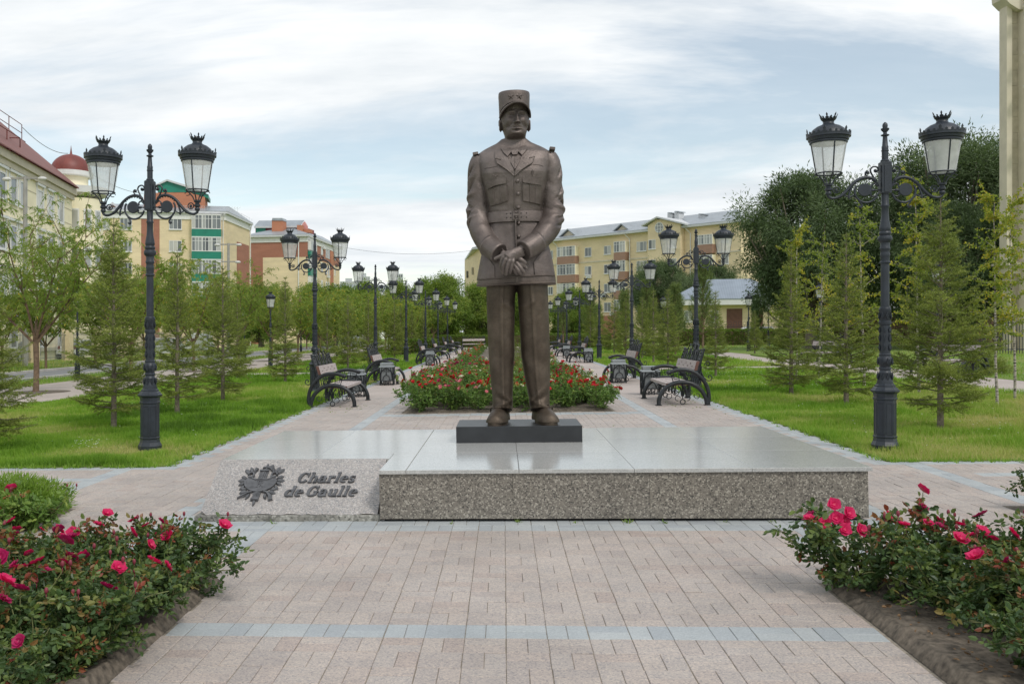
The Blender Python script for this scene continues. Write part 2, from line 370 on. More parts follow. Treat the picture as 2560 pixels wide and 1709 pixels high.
# ------------------------------------------------------------------ ground
def valnoise(x, y, s, seed=0):
    x = np.asarray(x)/s+1000; y = np.asarray(y)/s+1000
    i = np.floor(x).astype(int); j = np.floor(y).astype(int); fx = x-i; fy = y-j
    fx = fx*fx*(3-2*fx); fy = fy*fy*(3-2*fy)
    h = lambda a, b: (np.sin(a*127.1+b*311.7+seed*74.7)*43758.5453) % 1.0
    return (h(i, j)*(1-fx)+h(i+1, j)*fx)*(1-fy)+(h(i, j+1)*(1-fx)+h(i+1, j+1)*fx)*fy
def gz(x): return SLOPE*max(-70.0, min(70.0, x))
xs = [-1500, -600, -250, -120, -70, -45, -30, -15, 0, 15, 30, 45, 70, 120, 250, 600, 1500]; ys = [-60, -10, 0, 20, 50, 90, 150, 300, 700, 1600]
gb = MB(); gv = [(x, y, gz(x)-0.05) for y in ys for x in xs]
gb.add(gv, [(j*len(xs)+i, j*len(xs)+i+1, (j+1)*len(xs)+i+1, (j+1)*len(xs)+i) for j in range(len(ys)-1) for i in range(len(xs)-1)])
gr = gb.build('ground', M['ground']); TILT.remove(gr); tag(gr, kind='structure')
def sheet(name, mat, rects, z, kind='structure', t=0.02):
    m = MB()
    for (x0, x1, y0, y1) in rects: m.box(x0, x1, y0, y1, z-t, z)
    o = m.build(name, mat); tag(o, kind=kind); return o
def far_pave():
    m, t, b = new_mat('far_pink_paving'); g = N(t, 'ShaderNodeNewGeometry')
    br = N(t, 'ShaderNodeTexBrick'); t.links.new(g.outputs['Position'], br.inputs['Vector'])
    br.inputs['Scale'].default_value = 5; br.inputs['Color1'].default_value = (0.50, 0.42, 0.38, 1); br.inputs['Color2'].default_value = (0.44, 0.375, 0.345, 1); br.inputs['Mortar'].default_value = (0.33, 0.29, 0.25, 1)
    br.inputs['Mortar Size'].default_value = 0.03
    c = mixc(t, 1.0, br.outputs[0], ramp(t, noise(t, g.outputs['Position'], 0.8, 6, 0.6), [(0.3, 0.9), (0.7, 1.1)]), 'MULTIPLY')
    t.links.new(c, b.inputs['Base Color']); b.inputs['Roughness'].default_value = 0.7; return m
M['far_pave'] = far_pave()
Y_IND = 21.07
plaza = sheet('plaza', M['mortar'], [(-9, 9, 0.5, 10.27), (-4.0, 4.0, 10.27, Y_IND)], -0.0042)
walk = sheet('promenade', M['far_pave'], [(-4.0, 4.0, Y_IND, 80), (-40, 40, 80, 84)], 0.0)
sheet('promenade_grey_band', M['grey_t'], [(-2.516, -2.316, Y_IND, 80), (2.284, 2.484, Y_IND, 80), (-4.0, -3.78, Y_IND, 80), (3.78, 4.0, Y_IND, 80)], 0.004, t=0.01)
sheet('side_path', M['far_pave'], [(-15.3, -11.0, 12, 120), (4.0, 10.6, 32.6, 34.4), (-11.0, -4.0, 33.4, 35.2)], 0.006)
sheet('road', M['asphalt'], [(-21.4, -17.4, -5, 140)], -0.012)
kb = MB()
for x in (-17.4, -21.55): 
    for i in range(140): kb.box(x, x+0.15, -5+i, -5+i+0.99, -0.1, 0.10, 0.015)
tag(kb.build('road_kerb', M['kerb']), kind='structure')
rp = MB()   # the right path, bending away behind the willows
ctr = smooth_path([(11.5, 8, 0), (11.5, 20, 0), (11.45, 30, 0), (11.2, 38, 0), (10.8, 44, 0), (11.8, 50, 0), (15, 55, 0), (24, 59, 0), (40, 61, 0)], 8)
L_, R_ = [], []
for i, p in enumerate(ctr):
    d = (ctr[min(i+1, len(ctr)-1)]-ctr[max(i-1, 0)]).normalized(); n = Vector((d.y, -d.x, 0))*1.15
    L_.append(p-n); R_.append(p+n)
v = [(p.x, p.y, 0.003) for p in L_]+[(p.x, p.y, 0.003) for p in R_]; k = len(ctr)
rp.add(v, [(i, k+i, k+i+1, i+1) for i in range(k-1)])
tag(rp.build('curved_path', M['far_pave']), kind='structure')
# ---- beds cut out of the paving (soil sits in them)
BEDS = [(-4.1, -1.83, 0.5, 5.45), (1.70, 4.0, 0.5, 5.45), (-9, -3.85, 5.6, 7.77), (3.88, 9, 5.6, 7.77), (-2.0, 1.85, 16.8, 32.4), (-2.0, 1.85, 34.6, 78)]
def in_bed(x, y): return any(a < x < b and c < y < d for a, b, c, d in BEDS)
for a, b, c, d in BEDS:
    mb = MB(); st_ = 0.045 if c < 5.55 and abs(a) < 4.2 else 0.2; nx, ny = max(4, int((b-a)/st_)), max(4, int(min(d-c, 18)/st_))
    vs = [(a+(b-a)*i/nx, c+(d-c)*j/ny, (0.0 if not (0 < i < nx and 0 < j < ny) else 0.015+0.045*float(valnoise(a+(b-a)*i/nx, c+(d-c)*j/ny, 0.30, 3))+0.03*float(valnoise(a+(b-a)*i/nx, c+(d-c)*j/ny, 0.08, 4)))) for j in range(ny+1) for i in range(nx+1)]
    mb.add(vs, [(j*(nx+1)+i, j*(nx+1)+i+1, (j+1)*(nx+1)+i+1, (j+1)*(nx+1)+i) for j in range(ny) for i in range(nx)])
    tag(mb.build('flowerbed_soil', M['soil'], smooth=True, auto=None), kind='structure')
# ---- pavers, laid in basket weave
CW, X0, Y0 = 0.2, -0.116, 6.87
def zone(x, y):
    if in_bed(x, y): return None
    if -2.60 < x < 2.60 and 7.3 < y < 10.1: return None          # under the platform
    if y > 10.27 and abs(x) > 4.0: return None
    if 6.87 < y < 7.3 and abs(x) < 2.7: return 'g'
    if 4.47 < y < 4.67 and -1.83 < x < 1.7: return 'g'
    if abs(x+2.73) < 0.11 and 5.45 < y < 10.27: return 'g'
    if abs(x-2.78) < 0.11 and 5.45 < y < 10.27: return 'g'
    if (abs(x+2.02) < 0.1 or abs(x-2.08) < 0.1) and 6.07 < y < 6.87: return 'g'
    if 6.07 < y < 6.27 and (-2.7 < x < -1.9 or 2.0 < x < 2.8): return 'g'
    if (abs(x+4.42) < 0.11 or abs(x-4.18) < 0.11) and 7.87 < y < 10.27: return 'g'
    if 10.07 < y < 10.27 and abs(x) > 3.8: return 'g'
    if 9.27 < y < 9.47 and abs(x) > 4.4: return 'g'
    if y > 10.27 and abs(x) > 3.78: return 'g'
    if y > 10.27 and (abs(x+2.416) < 0.1 or abs(x-2.384) < 0.1): return 'g'
    if 16.2 < y < 16.6 and abs(x) < 2.5: return 'g'
    return 'p'
bricks = []
for i in range(-44, 45):
    for j in range(-32, 71):
        cx_, cy_ = X0+CW*(i+0.5), Y0+CW*(j+0.5)
        if cy_ < 0.6 or cy_ > Y_IND: continue
        if abs(cx_) > 0.52*cy_+1.2: continue
        jit = random.uniform(-0.0015, 0.0015)
        for h in (0, 1):
            if (i+j) % 2: bx, by, o_ = cx_+(h-0.5)*0.1, cy_, 1
            else: bx, by, o_ = cx_, cy_+(h-0.5)*0.1, 0
            zn = zone(bx+0.001, by+0.001)
            if zn: bricks.append((bx+jit, by, o_, zn))
def brick_box(o_, mat):
    hx, hy = ((0.0978, 0.0485) if o_ == 0 else (0.0486, 0.0978))
    m = MB(); m.box(-hx, hx, -hy, hy, -0.012, 0.0, 0.0022); m.v = m.v; me = m.mesh('paver', mat); return me
bm_ = {(o_, z_): brick_box(o_, M['pink_o' if z_ == 'p' else 'grey_o']) for o_ in (0, 1) for z_ in 'pg'}
cand = sorted([b for b in bricks if abs(b[0]+0.13+0.04*b[1]) < 0.47*b[1] and b[1] > 3.45 and abs(b[0]) < 1.95], key=lambda b: b[1])[:300]
cs_ = set(cand)
for (x, y, o_, z_) in cand:
    o = bpy.data.objects.new('paver', bm_[(o_, z_)]); COL.objects.link(o); o.parent = plaza
    o.location = (x, y, random.gauss(0, 0.0008)); o.rotation_euler = (random.gauss(0, 0.004), random.gauss(0, 0.004), random.gauss(0, 0.004))
for z_, nm in (('p', 'pink_pavers'), ('g', 'grey_pavers')):
    bb = [b for b in bricks if b[3] == z_ and b not in cs_]; n = len(bb)
    A = np.array([(b[0], b[1], b[2]) for b in bb]); o1 = A[:, 2] > 0.5
    hx = np.where(o1, 0.0486, 0.0978); hy = np.where(o1, 0.0978, 0.0485); c = 0.0022
    zt = RNG.normal(0, 0.0008, n); tx = RNG.normal(0, 0.004, n); ty = RNG.normal(0, 0.004, n)
    P = []
    for (sx, sy, ins, zl) in [(-1,-1,0,-1),(1,-1,0,-1),(1,1,0,-1),(-1,1,0,-1),(-1,-1,0,0),(1,-1,0,0),(1,1,0,0),(-1,1,0,0),(-1,-1,1,1),(1,-1,1,1),(1,1,1,1),(-1,1,1,1)]:
        dx = sx*(hx-ins*c); dy = sy*(hy-ins*c); z = {-1: -0.012, 0: -c, 1: 0}[zl]
        P.append(np.stack([A[:, 0]+dx, A[:, 1]+dy, z+zt+tx*dx+ty*dy], 1))
    V = np.stack(P, 1).reshape(-1, 3)
    f = np.array([(8,9,10,11)]+[(4+i,4+(i+1)%4,8+(i+1)%4,8+i) for i in range(4)]+[(i,(i+1)%4,4+(i+1)%4,4+i) for i in range(4)])
    Fq = (f[None]+12*np.arange(n)[:, None, None]).reshape(-1, 4)
    me = np_mesh(nm, V, Fq, M['pink_t' if z_ == 'p' else 'grey_t'], tint=np.repeat(RNG.random(n), 9))
    tag(link(nm, me, plaza), kind='stuff')
# ---- lawns with blades
def lawn(name, x0, x1, y0, y1, dens, mat='grass', hgt=0.092, zb=0.0, yref=11.0, hole=None, power=2.0, tb=0.0):
    # base sheet
    m = MB(); m.box(x0, x1, y0, y1, -0.05, zb+0.004); lo = m.build(name, M['ground']); tag(lo, kind='structure')
    # y distribution ~ (yref/y)^power
    a, b = 1/y0, 1/y1; n = int(dens*(x1-x0)*yref**2*(a-b)) if power == 2 else int(dens*(x1-x0)*(y1-y0))
    y = 1/(b+(a-b)*RNG.random(n)) if power == 2 else y0+(y1-y0)*RNG.random(n)
    x = x0+(x1-x0)*RNG.random(n)
    if hole is not None:
        k = ~hole(x, y); x, y = x[k], y[k]; n = len(x)
    s = (np.maximum(y, yref)/yref)**0.75
    cl = valnoise(x, y, 0.45, 1); cl2 = valnoise(x, y, 2.4, 2); cl3 = valnoise(x, y, 0.16, 5)
    h = hgt*(0.25+0.95*cl*cl+0.6*cl3*cl+0.25*RNG.random(n))*s**0.35
    w = 0.0045*s*(0.8+0.6*RNG.random(n)); th = RNG.random(n)*2*pi; le = RNG.random(n)*0.75*h; la = RNG.random(n)*2*pi
    b0 = np.stack([x-w*np.cos(th), y-w*np.sin(th), np.full(n, zb)], 1); b1 = np.stack([x+w*np.cos(th), y+w*np.sin(th), np.full(n, zb)], 1)
    tp = np.stack([x+le*np.cos(la), y+le*np.sin(la), zb+h], 1)
    V = np.stack([b0, b1, tp], 1).reshape(-1, 3); Fm = np.arange(3*n).reshape(-1, 3)
    tint = np.clip(0.75*cl2-0.42*cl+0.20+0.34*RNG.random(n)+tb+0.45*(valnoise(x, y, 5.0, 8)-.45)+0.25*(valnoise(x, y, 0.9, 9)-.5), 0, 1)
    me = np_mesh(name+'_grass', V, Fm, M[mat], tint=tint)
    tag(link(name+'_grass', me), kind='stuff'); return lo
hole_l = lambda x, y: (y > 33.4) & (y < 35.2)
hole_r = lambda x, y: (y > 32.6) & (y < 34.4)
lawn('left_lawn', -10.95, -4.02, 10.3, 80, 2600, hole=hole_l)
lawn('right_lawn', 4.02, 10.35, 10.3, 80, 2600, hole=hole_r, tb=0.02)
lawn('road_verge', -17.25, -15.35, 18, 110, 500, tb=0.1)
lawn('fence_verge', -30, -21.5, 28, 110, 220, hgt=0.14, tb=0.32)
lawn('outer_right_lawn', 12.7, 34, 16, 100, 260, tb=0.12, hole=lambda x, y: (y > 48) & (y < 62) & (x < 26))
# grass fringe and little weeds creeping over the paving edge
def tuft_field(name, pts, mat, n_each, h, w, tint=(0.2, 0.7)):
    V = []; T = []
    for (x, y, s) in pts:
        for k in range(n_each):
            a = random.uniform(0, 2*pi); r = random.uniform(0, 0.045)*s; hh = h*s*random.uniform(0.5, 1.2); l = hh*random.uniform(0.2, 1.2)
            bx, by = x+r*cos(a), y+r*sin(a); tw = w*s
            V += [(bx-tw*sin(a), by+tw*cos(a), 0.0), (bx+tw*sin(a), by-tw*cos(a), 0.0), (bx+l*cos(a), by+l*sin(a), hh)]; T.append(random.uniform(*tint))
    me = np_mesh(name, V, np.arange(len(V)).reshape(-1, 3), M[mat], tint=T)
    return tag(link(name, me), kind='stuff')
pts = []
for k in range(420):
    side = random.choice((-1, 1)); t = random.random()
    if t < 0.45: pts.append((side*(4.0-abs(random.gauss(0, 0.05))), 10.3+random.random()**1.5*18, random.uniform(0.6, 1.4)))
    else: pts.append((side*random.uniform(4.0, 8), 10.27-abs(random.gauss(0, 0.04)), random.uniform(0.5, 1.2)))
tuft_field('edge_weeds', pts, 'grass', 12, 0.05, 0.005)
pts = [(x, 7.16+random.gauss(0, 0.02), random.uniform(0.5, 1)) for x in (-0.53, -0.02, 0.0, 0.42, 0.82, 1.1, 1.55, 1.9, 2.2, 0.84, -1.95)]
pts += [(random.uniform(-1.8, 4), random.uniform(7.4, 20), random.uniform(0.3, 0.6)) for k in range(10)]
pts += [(s*random.uniform(2.9, 3.9), random.uniform(16.8, 19), random.uniform(0.4, 0.8)) for k in range(26) for s in (-1, 1)]
tuft_field('joint_weeds', pts, 'rosebright', 9, 0.03, 0.007, (0.3, 0.95))
# white clover and daisies dotted over the lawns
V, T = [], []
def daisies(n, x0, x1, y0, y1, s, hh):
    for k in range(n):
        x = random.uniform(x0, x1); y = y0*(y1/y0)**random.random(); r = s*random.uniform(0.6, 1.2); z = hh*random.uniform(0.6, 1.3)
        for q in range(4):
            a = q*pi/2+k; V.extend([(x, y, z), (x+r*cos(a-0.5), y+r*sin(a-0.5), z+0.003), (x+r*cos(a+0.5), y+r*sin(a+0.5), z+0.006)]); T.append(random.random())
daisies(26, -5.7, -5.3, 11.3, 11.8, 0.011, 0.13); daisies(60, -9, -4.3, 11, 26, 0.012, 0.09); daisies(50, 4.3, 9, 11, 20, 0.012, 0.09); daisies(12, 6.0, 6.8, 12.6, 13.4, 0.012, 0.12)
daisies(330, 4.3, 9.8, 22, 32, 0.022, 0.10); daisies(200, 4.5, 10, 35, 70, 0.03, 0.10); daisies(150, -10, -4.5, 26, 70, 0.025, 0.1); daisies(60, 13, 16, 20, 30, 0.02, 0.12)
M['white_fl'] = simple('white_daisy_petals', (0.75, 0.75, 0.70), rough=0.7)
me = np_mesh('lawn_daisies', V, np.arange(len(V)).reshape(-1, 3), M['white_fl']); tag(link('lawn_daisies', me), kind='stuff')
# ------------------------------------------------------------------ platform
HP = 0.408
plat = empty('monument_platform', 'low polished granite platform under the bronze statue, speckled front face', 'platform', loc=(0, 0, 0))
core = MB(); core.box(-2.54, 2.58, 7.9, 10.1, -0.01, HP-0.034); core.box(-1.07, 2.58, 7.25, 7.9, -0.01, HP-0.034); core.build('core', M['gap'], plat)
xe = [-2.58, -1.76, -0.885, 0.0, 0.885, 1.77, 2.655]; ye = [7.18, 8.2, 9.2, 10.17]
g = 0.0015
for i in range(6):
    for j in range(3):
        x0, x1, y0, y1 = xe[i], xe[i+1], ye[j], ye[j+1]
        if j == 0:
            if i == 0: y0 = 7.86
            elif i == 1:
                m = MB(); m.box(x0+g, -1.10, 7.86, y1-g, HP-0.03, HP, 0.003); m.build('top_slab', M['slab_top'], plat)
                m = MB(); m.box(-1.097, x1-g, y0, y1-g, HP-0.03, HP, 0.003); m.build('top_slab', M['slab_top'], plat); continue
        m = MB(); m.box(x0+g, x1-g, y0+g, y1-g, HP-0.03, HP, 0.003); m.build('top_slab', M['slab_top'], plat)
for x0, x1 in ((-1.10, -0.05), (-0.05, 1.0), (1.0, 2.03), (2.03, 2.628)):
    m = MB(); m.box(x0+0.001, x1-0.001, 7.20, 7.225, 0.022, HP-0.032); m.build('front_panel', M['slab_side'], plat)
for x0, x1, yy in ((-2.565, -2.541, (7.9, 9.0, 10.14)), (2.604, 2.629, (7.227, 8.2, 9.2, 10.14))):
    for a, b in zip(yy[:-1], yy[1:]):
        m = MB(); m.box(x0, x1, a+0.001, b-0.001, 0.022, HP-0.032); m.build('side_panel', M['slab_side'], plat)
for x0, x1 in ((-2.54, -1.3), (-1.3, 0), (0, 1.3), (1.3, 2.6)):
    m = MB(); m.box(x0+0.001, x1-0.001, 10.12, 10.145, 0.022, HP-0.032); m.build('back_panel', M['slab_side'], plat)
# name block with raked face
nb = empty('name_block', 'raked speckled granite block carrying the raised name at the platform corner', 'stone block')
m = MB(); n = 26; y_b, y_t = 7.235, 7.855; zb = 0.048
fr = []
for i in range(n+1):
    x = -2.575+i*(1.45)/n; ch = 0.012*abs(sin(i*2.3))*(random.random() < 0.45)+(0.05 if i == 0 else 0.0)
    fr.append([(x, y_b+0.9*ch+0.01, zb+ch*0.55), (x, y_t, HP+0.001), (x, 7.856, HP+0.001), (x, 7.856, zb), (x, y_b+0.02+ch, zb)])
m.loft(fr); m.build('raked_slab', M['block'], nb)
m = MB()
for x0, x1 in ((-2.61, -1.98), (-1.98, -1.104)): m.box(x0+0.001, x1-0.001, 7.225, 7.85, 0.0, 0.046, 0.004)
m.build('footing', M['stain'], nb)
ang = atan2(HP-zb, y_t-y_b-0.01)
def on_face(u, w, off=0.0):
    """u along the face to the right from its left edge, w up the face"""
    n_ = Vector((0, -sin(ang), cos(ang))); b = Vector((-2.60, y_b+0.01, zb))
    return b+Vector((1, 0, 0))*u+Vector((0, cos(ang), sin(ang)))*w+n_*off
FW = sqrt((HP-zb)**2+(y_t-y_b-0.01)**2)
class Relief(MB):
    def poly(s, pts, h0, h1, bev=0.0):
        k = len(pts); b = len(s.v); cxx = sum(p[0] for p in pts)/k; cyy = sum(p[1] for p in pts)/k
        s.v += [tuple(on_face(a, c, h0)) for a, c in pts]+[tuple(on_face(cxx+(a-cxx)*(1-bev), cyy+(c-cyy)*(1-bev), h1)) for a, c in pts]
        s.f += [tuple(b+k+i for i in range(k))]+[(b+i, b+(i+1) % k, b+k+(i+1) % k, b+k+i) for i in range(k)]
    def stroke(s, pts, w, h0, h1):
        P = [Vector((p[0], p[1])) for p in pts]; m = len(P); ws = w if isinstance(w, (list, tuple)) else [w]*m
        L, R = [], []
        for i in range(m):
            d = (P[min(i+1, m-1)]-P[max(i-1, 0)]).normalized(); nn = Vector((-d.y, d.x))*ws[i]/2
            L.append(P[i]+nn); R.append(P[i]-nn)
        for i in range(m-1): s.poly([L[i], R[i], R[i+1], L[i+1]], h0, h1)
# glyph outlines in a unit box: x-height 0.66, cap height 1, drawn as broad strokes with slab serifs
def arc(cx, cy, rx, ry, a0, a1, n=14): return [(cx+rx*cos(radians(a0+(a1-a0)*i/n)), cy+ry*sin(radians(a0+(a1-a0)*i/n))) for i in range(n+1)]
def vw(n, thin=0.09, thick=0.24, ph=0): return [thin+(thick-thin)*abs(cos(radians(ph)+0)) if n == 1 else None for _ in range(n)]
def arcw(a0, a1, n=14, thin=0.10, thick=0.25): return [thin+(thick-thin)*abs(cos(radians(a0+(a1-a0)*i/n)))**1.3 for i in range(n+1)]
GL = {
 'C': (0.98, [(arc(0.5, 0.5, 0.40, 0.45, 42, 325), arcw(42, 325))], [(0.80, 0.60, 0.88, 1.0)]),
 'G': (1.05, [(arc(0.5, 0.5, 0.40, 0.45, 42, 318), arcw(42, 318))], [(0.80, 0.62, 0.88, 1.0), (0.70, 0.12, 0.94, 0.46), (0.58, 0.40, 1.04, 0.48)]),
 'h': (0.86, [(arc(0.43, 0.40, 0.24, 0.24, 170, 0), arcw(170, 0))], [(0.10, 0, 0.32, 1.0), (0.02, 0, 0.40, 0.08), (0.02, 0.92, 0.3, 1.0), (0.57, 0, 0.79, 0.42), (0.50, 0, 0.86, 0.08)]),
 'a': (0.80, [(arc(0.36, 0.42, 0.24, 0.21, 150, 0), arcw(150, 0, thin=0.09)), (arc(0.32, 0.19, 0.21, 0.17, 60, 330), arcw(60, 330))], [(0.50, 0.02, 0.71, 0.44), (0.60, 0.0, 0.80, 0.08), (0.10, 0.44, 0.24, 0.58)]),
 'r': (0.66, [(arc(0.48, 0.36, 0.22, 0.26, 150, 55), arcw(150, 55, thin=0.12))], [(0.10, 0, 0.32, 0.66), (0.02, 0, 0.42, 0.08), (0.02, 0.58, 0.3, 0.66), (0.50, 0.46, 0.66, 0.62)]),
 'l': (0.44, [], [(0.10, 0, 0.32, 1.0), (0.02, 0, 0.40, 0.08), (0.02, 0.92, 0.3, 1.0)]),
 'e': (0.74, [(arc(0.38, 0.33, 0.26, 0.29, 5, 310), arcw(5, 310))], [(0.20, 0.31, 0.66, 0.39)]),
 's': (0.64, [(arc(0.32, 0.47, 0.19, 0.15, 50, 270, 10), arcw(50, 270, 10, 0.10, 0.15)), (arc(0.32, 0.18, 0.20, 0.15, 90, -130, 10), arcw(90, -130, 10, 0.11, 0.2))], [(0.48, 0.46, 0.56, 0.66), (0.06, 0.0, 0.14, 0.20)]),
 'd': (0.86, [(arc(0.36, 0.32, 0.26, 0.29, 40, 320), arcw(40, 320))], [(0.54, 0, 0.76, 1.0), (0.44, 0.92, 0.7, 1.0), (0.6, 0, 0.86, 0.08)]),
 'u': (0.88, [(arc(0.42, 0.26, 0.22, 0.22, 180, 350), arcw(180, 350))], [(0.10, 0.24, 0.32, 0.66), (0.02, 0.58, 0.3, 0.66), (0.56, 0, 0.78, 0.66), (0.48, 0.58, 0.7, 0.66), (0.6, 0, 0.88, 0.08)]),
}
def letters(txt, u0, w0, hgt, width):
    tot = sum((GL[c][0]+0.06) if c != ' ' else 0.30 for c in txt); k = width/(tot*hgt); x = 0
    for c in txt:
        if c == ' ': x += 0.30; continue
        adv, strokes, rects = GL[c]
        T = lambda p, x=x: (u0+(x+p[0])*hgt*k+0.20*p[1]*hgt, w0+p[1]*hgt)
        m = Relief()
        for pts, ws in strokes:
            m.stroke([T(p) for p in pts], [q*hgt*0.80 for q in ws], 0.0, 0.016)
        for q, (a, b, c2, d) in enumerate(rects): m.poly([T((a, b)), T((c2, b)), T((c2, d)), T((a, d))], 0.0, 0.0155+0.0004*q)
        o = m.build('letter', M['bronze_emb'], nb); tag(o, 'raised dark letter '+c)
        x += adv+0.06
letters('Charles', 0.750, 0.385, 0.128, 0.490)
letters('de Gaulle', 0.672, 0.212, 0.128, 0.605)
# emblem: shield-shaped pelta, fasces with axe, oak and laurel sprays, crossed horns
em = Relief(); ecx, ecy = 0.445, 0.385
def E_(x, y): return (ecx+0.80*x, ecy+1.10*y)
emb_root = nb
sh = [E_(0.165*cos(radians(a)), 0.02+0.125*sin(radians(a))) for a in range(180, 361, 10)]
sh += [E_(0.150, 0.07), E_(0.125, 0.105), E_(0.10, 0.085), E_(0.085, 0.05), E_(0.05, 0.035), E_(0, 0.045), E_(-0.05, 0.035), E_(-0.085, 0.05), E_(-0.10, 0.085), E_(-0.125, 0.105), E_(-0.150, 0.07)]
def strip_poly(m, pts, h0, h1): m.poly(pts, h0, h1, 0.04)
lo_ = [E_(0.165*cos(radians(a)), 0.02+0.125*sin(radians(a))) for a in range(180, 361, 15)]
hi_ = [E_(-0.150, 0.065)]+[E_(x, y) for x, y in ((-0.135, 0.07), (-0.115, 0.06), (-0.09, 0.04), (-0.06, 0.03), (-0.03, 0.032), (0, 0.035), (0.03, 0.032), (0.06, 0.03), (0.09, 0.04), (0.115, 0.06), (0.135, 0.07), (0.150, 0.065))]
for i in range(12): em.poly([lo_[i], lo_[i+1], hi_[i+1], hi_[i]], 0, 0.018)
em.build('emblem_shield', M['bronze_emb'], nb)
em = Relief(); em.stroke([lo_[i] for i in range(13)], 0.018, 0.0181, 0.024); em.build('emblem_rim', M['bronze_emb'], nb); em = Relief(); em.stroke(hi_, 0.012, 0.0181, 0.024)
em.build('emblem_rim', M['bronze_emb'], nb)
for s in (-1, 1): em = Relief(); em.stroke([E_(s*(0.125+0.03*cos(radians(a))), 0.085+0.03*sin(radians(a))) for a in range(0, 330, 30)], 0.013, 0.0, 0.026); em.build('emblem_curl', M['bronze_emb'], nb)
em = Relief()
for pts in ([(-0.022, -0.055), (-0.022, 0.015)], [(-0.034, 0.012), (0.026, 0.012)], [(-0.022, -0.018), (0.0, -0.018)], [(-0.034, -0.055), (-0.010, -0.055)],
            [(0.006, -0.055), (0.006, 0.012)], [(0.006, 0.012), (0.024, 0.008), (0.028, -0.006), (0.02, -0.016), (0.006, -0.02)], [(0.012, -0.02), (0.034, -0.055)]):
    em.stroke([E_(*p) for p in pts], 0.008, 0.0182, 0.0225)
em.build('emblem_monogram', M['bronze_emb'], nb)
em = Relief()
for k in range(5):
    x = -0.034+0.017*k; em.poly([E_(x-0.0075, 0.035), E_(x+0.0075, 0.035), E_(x*1.06+0.0075+0.006, 0.15), E_(x*1.06-0.0075+0.006, 0.15)], 0, 0.016+0.004*(2-abs(k-2)))
em.poly([E_(-0.044, 0.125), E_(0.054, 0.125), E_(0.056, 0.14), E_(-0.042, 0.14)], 0.02, 0.03)
em.build('emblem_fasces', M['bronze_emb'], nb); em = Relief()
for k in range(5):
    x = -0.03+0.015*k; em.poly([E_(x-0.007, -0.105), E_(x+0.007, -0.105), E_(x*0.9+0.006, -0.20), E_(x*0.9-0.008, -0.20)], 0, 0.016+0.004*(2-abs(k-2)))
em.poly([E_(-0.042, -0.185), E_(0.036, -0.185), E_(0.034, -0.205), E_(-0.042, -0.205)], 0.0, 0.028)
em.poly([E_(-0.014, -0.206), E_(0.010, -0.206), E_(0.010, -0.235), E_(-0.002, -0.265), E_(-0.014, -0.235)], 0, 0.018)
em.build('emblem_fasces', M['bronze_emb'], nb)
em = Relief(); em.poly([E_(-0.03, 0.172), E_(0.055, 0.165), E_(0.085, 0.135), E_(0.098, 0.175), E_(0.085, 0.215), E_(0.055, 0.195), E_(-0.03, 0.186)], 0, 0.02, 0.1)
em.poly([E_(0.012, 0.15), E_(0.028, 0.15), E_(0.028, 0.215), E_(0.012, 0.215)], 0, 0.022)
em.build('emblem_axe_head', M['bronze_emb'], nb)
def eleaf(x, y, a, L, w):
    m = Relief(); pts = []
    for t, s in ((0, 0), (0.2, .7), (0.4, .95), (0.6, 1), (0.8, .65), (1, 0)): pts.append((t*L, s*w))
    full = pts+[(t, -s) for t, s in reversed(pts[1:-1])]
    R = [E_(x+t*cos(a)-s*sin(a), y+t*sin(a)+s*cos(a)) for t, s in full]
    m.poly(R, 0, 0.013+random.random()*0.006, 0.35); m.build('emblem_leaf', M['bronze_emb'], nb)
for s in (-1, 1):
    for (x, y, a, L) in ((0.10, 0.11, 95, 0.085), (0.12, 0.11, 65, 0.10), (0.135, 0.10, 40, 0.11), (0.14, 0.12, 20, 0.085), (0.10, 0.13, 120, 0.06), (0.15, 0.05, 20, 0.09), (0.155, 0.03, 0, 0.10),
                         (0.155, 0.01, -25, 0.09), (0.15, -0.02, -45, 0.085), (0.10, -0.10, -10, 0.10), (0.09, -0.11, -35, 0.10), (0.07, -0.12, -60, 0.08), (0.12, -0.08, 10, 0.08)):
        eleaf(s*x, y, radians(a) if s > 0 else pi-radians(a), L, L*0.22)
em = Relief(); em.stroke([E_(0.05, -0.10), E_(0.10, -0.115), E_(0.14, -0.15), E_(0.165, -0.20)], [0.012, 0.016, 0.022, 0.034], 0.0, 0.024)
em.build('emblem_horn', M['bronze_emb'], nb); em = Relief(); em.stroke([E_(-0.05, -0.10), E_(-0.10, -0.12), E_(-0.15, -0.15), E_(-0.19, -0.18)], [0.014, 0.014, 0.012, 0.008], 0.0, 0.022)
em.build('emblem_branch', M['bronze_emb'], nb)
# plinth
pl = MB(); pl.box(-0.575, 0.635, 8.90, 9.60, HP+0.001, HP+0.158, 0.004)
tag(pl.build('statue_plinth', M['black_stone']), 'black stone block between the bronze shoes and the pale platform', 'plinth')
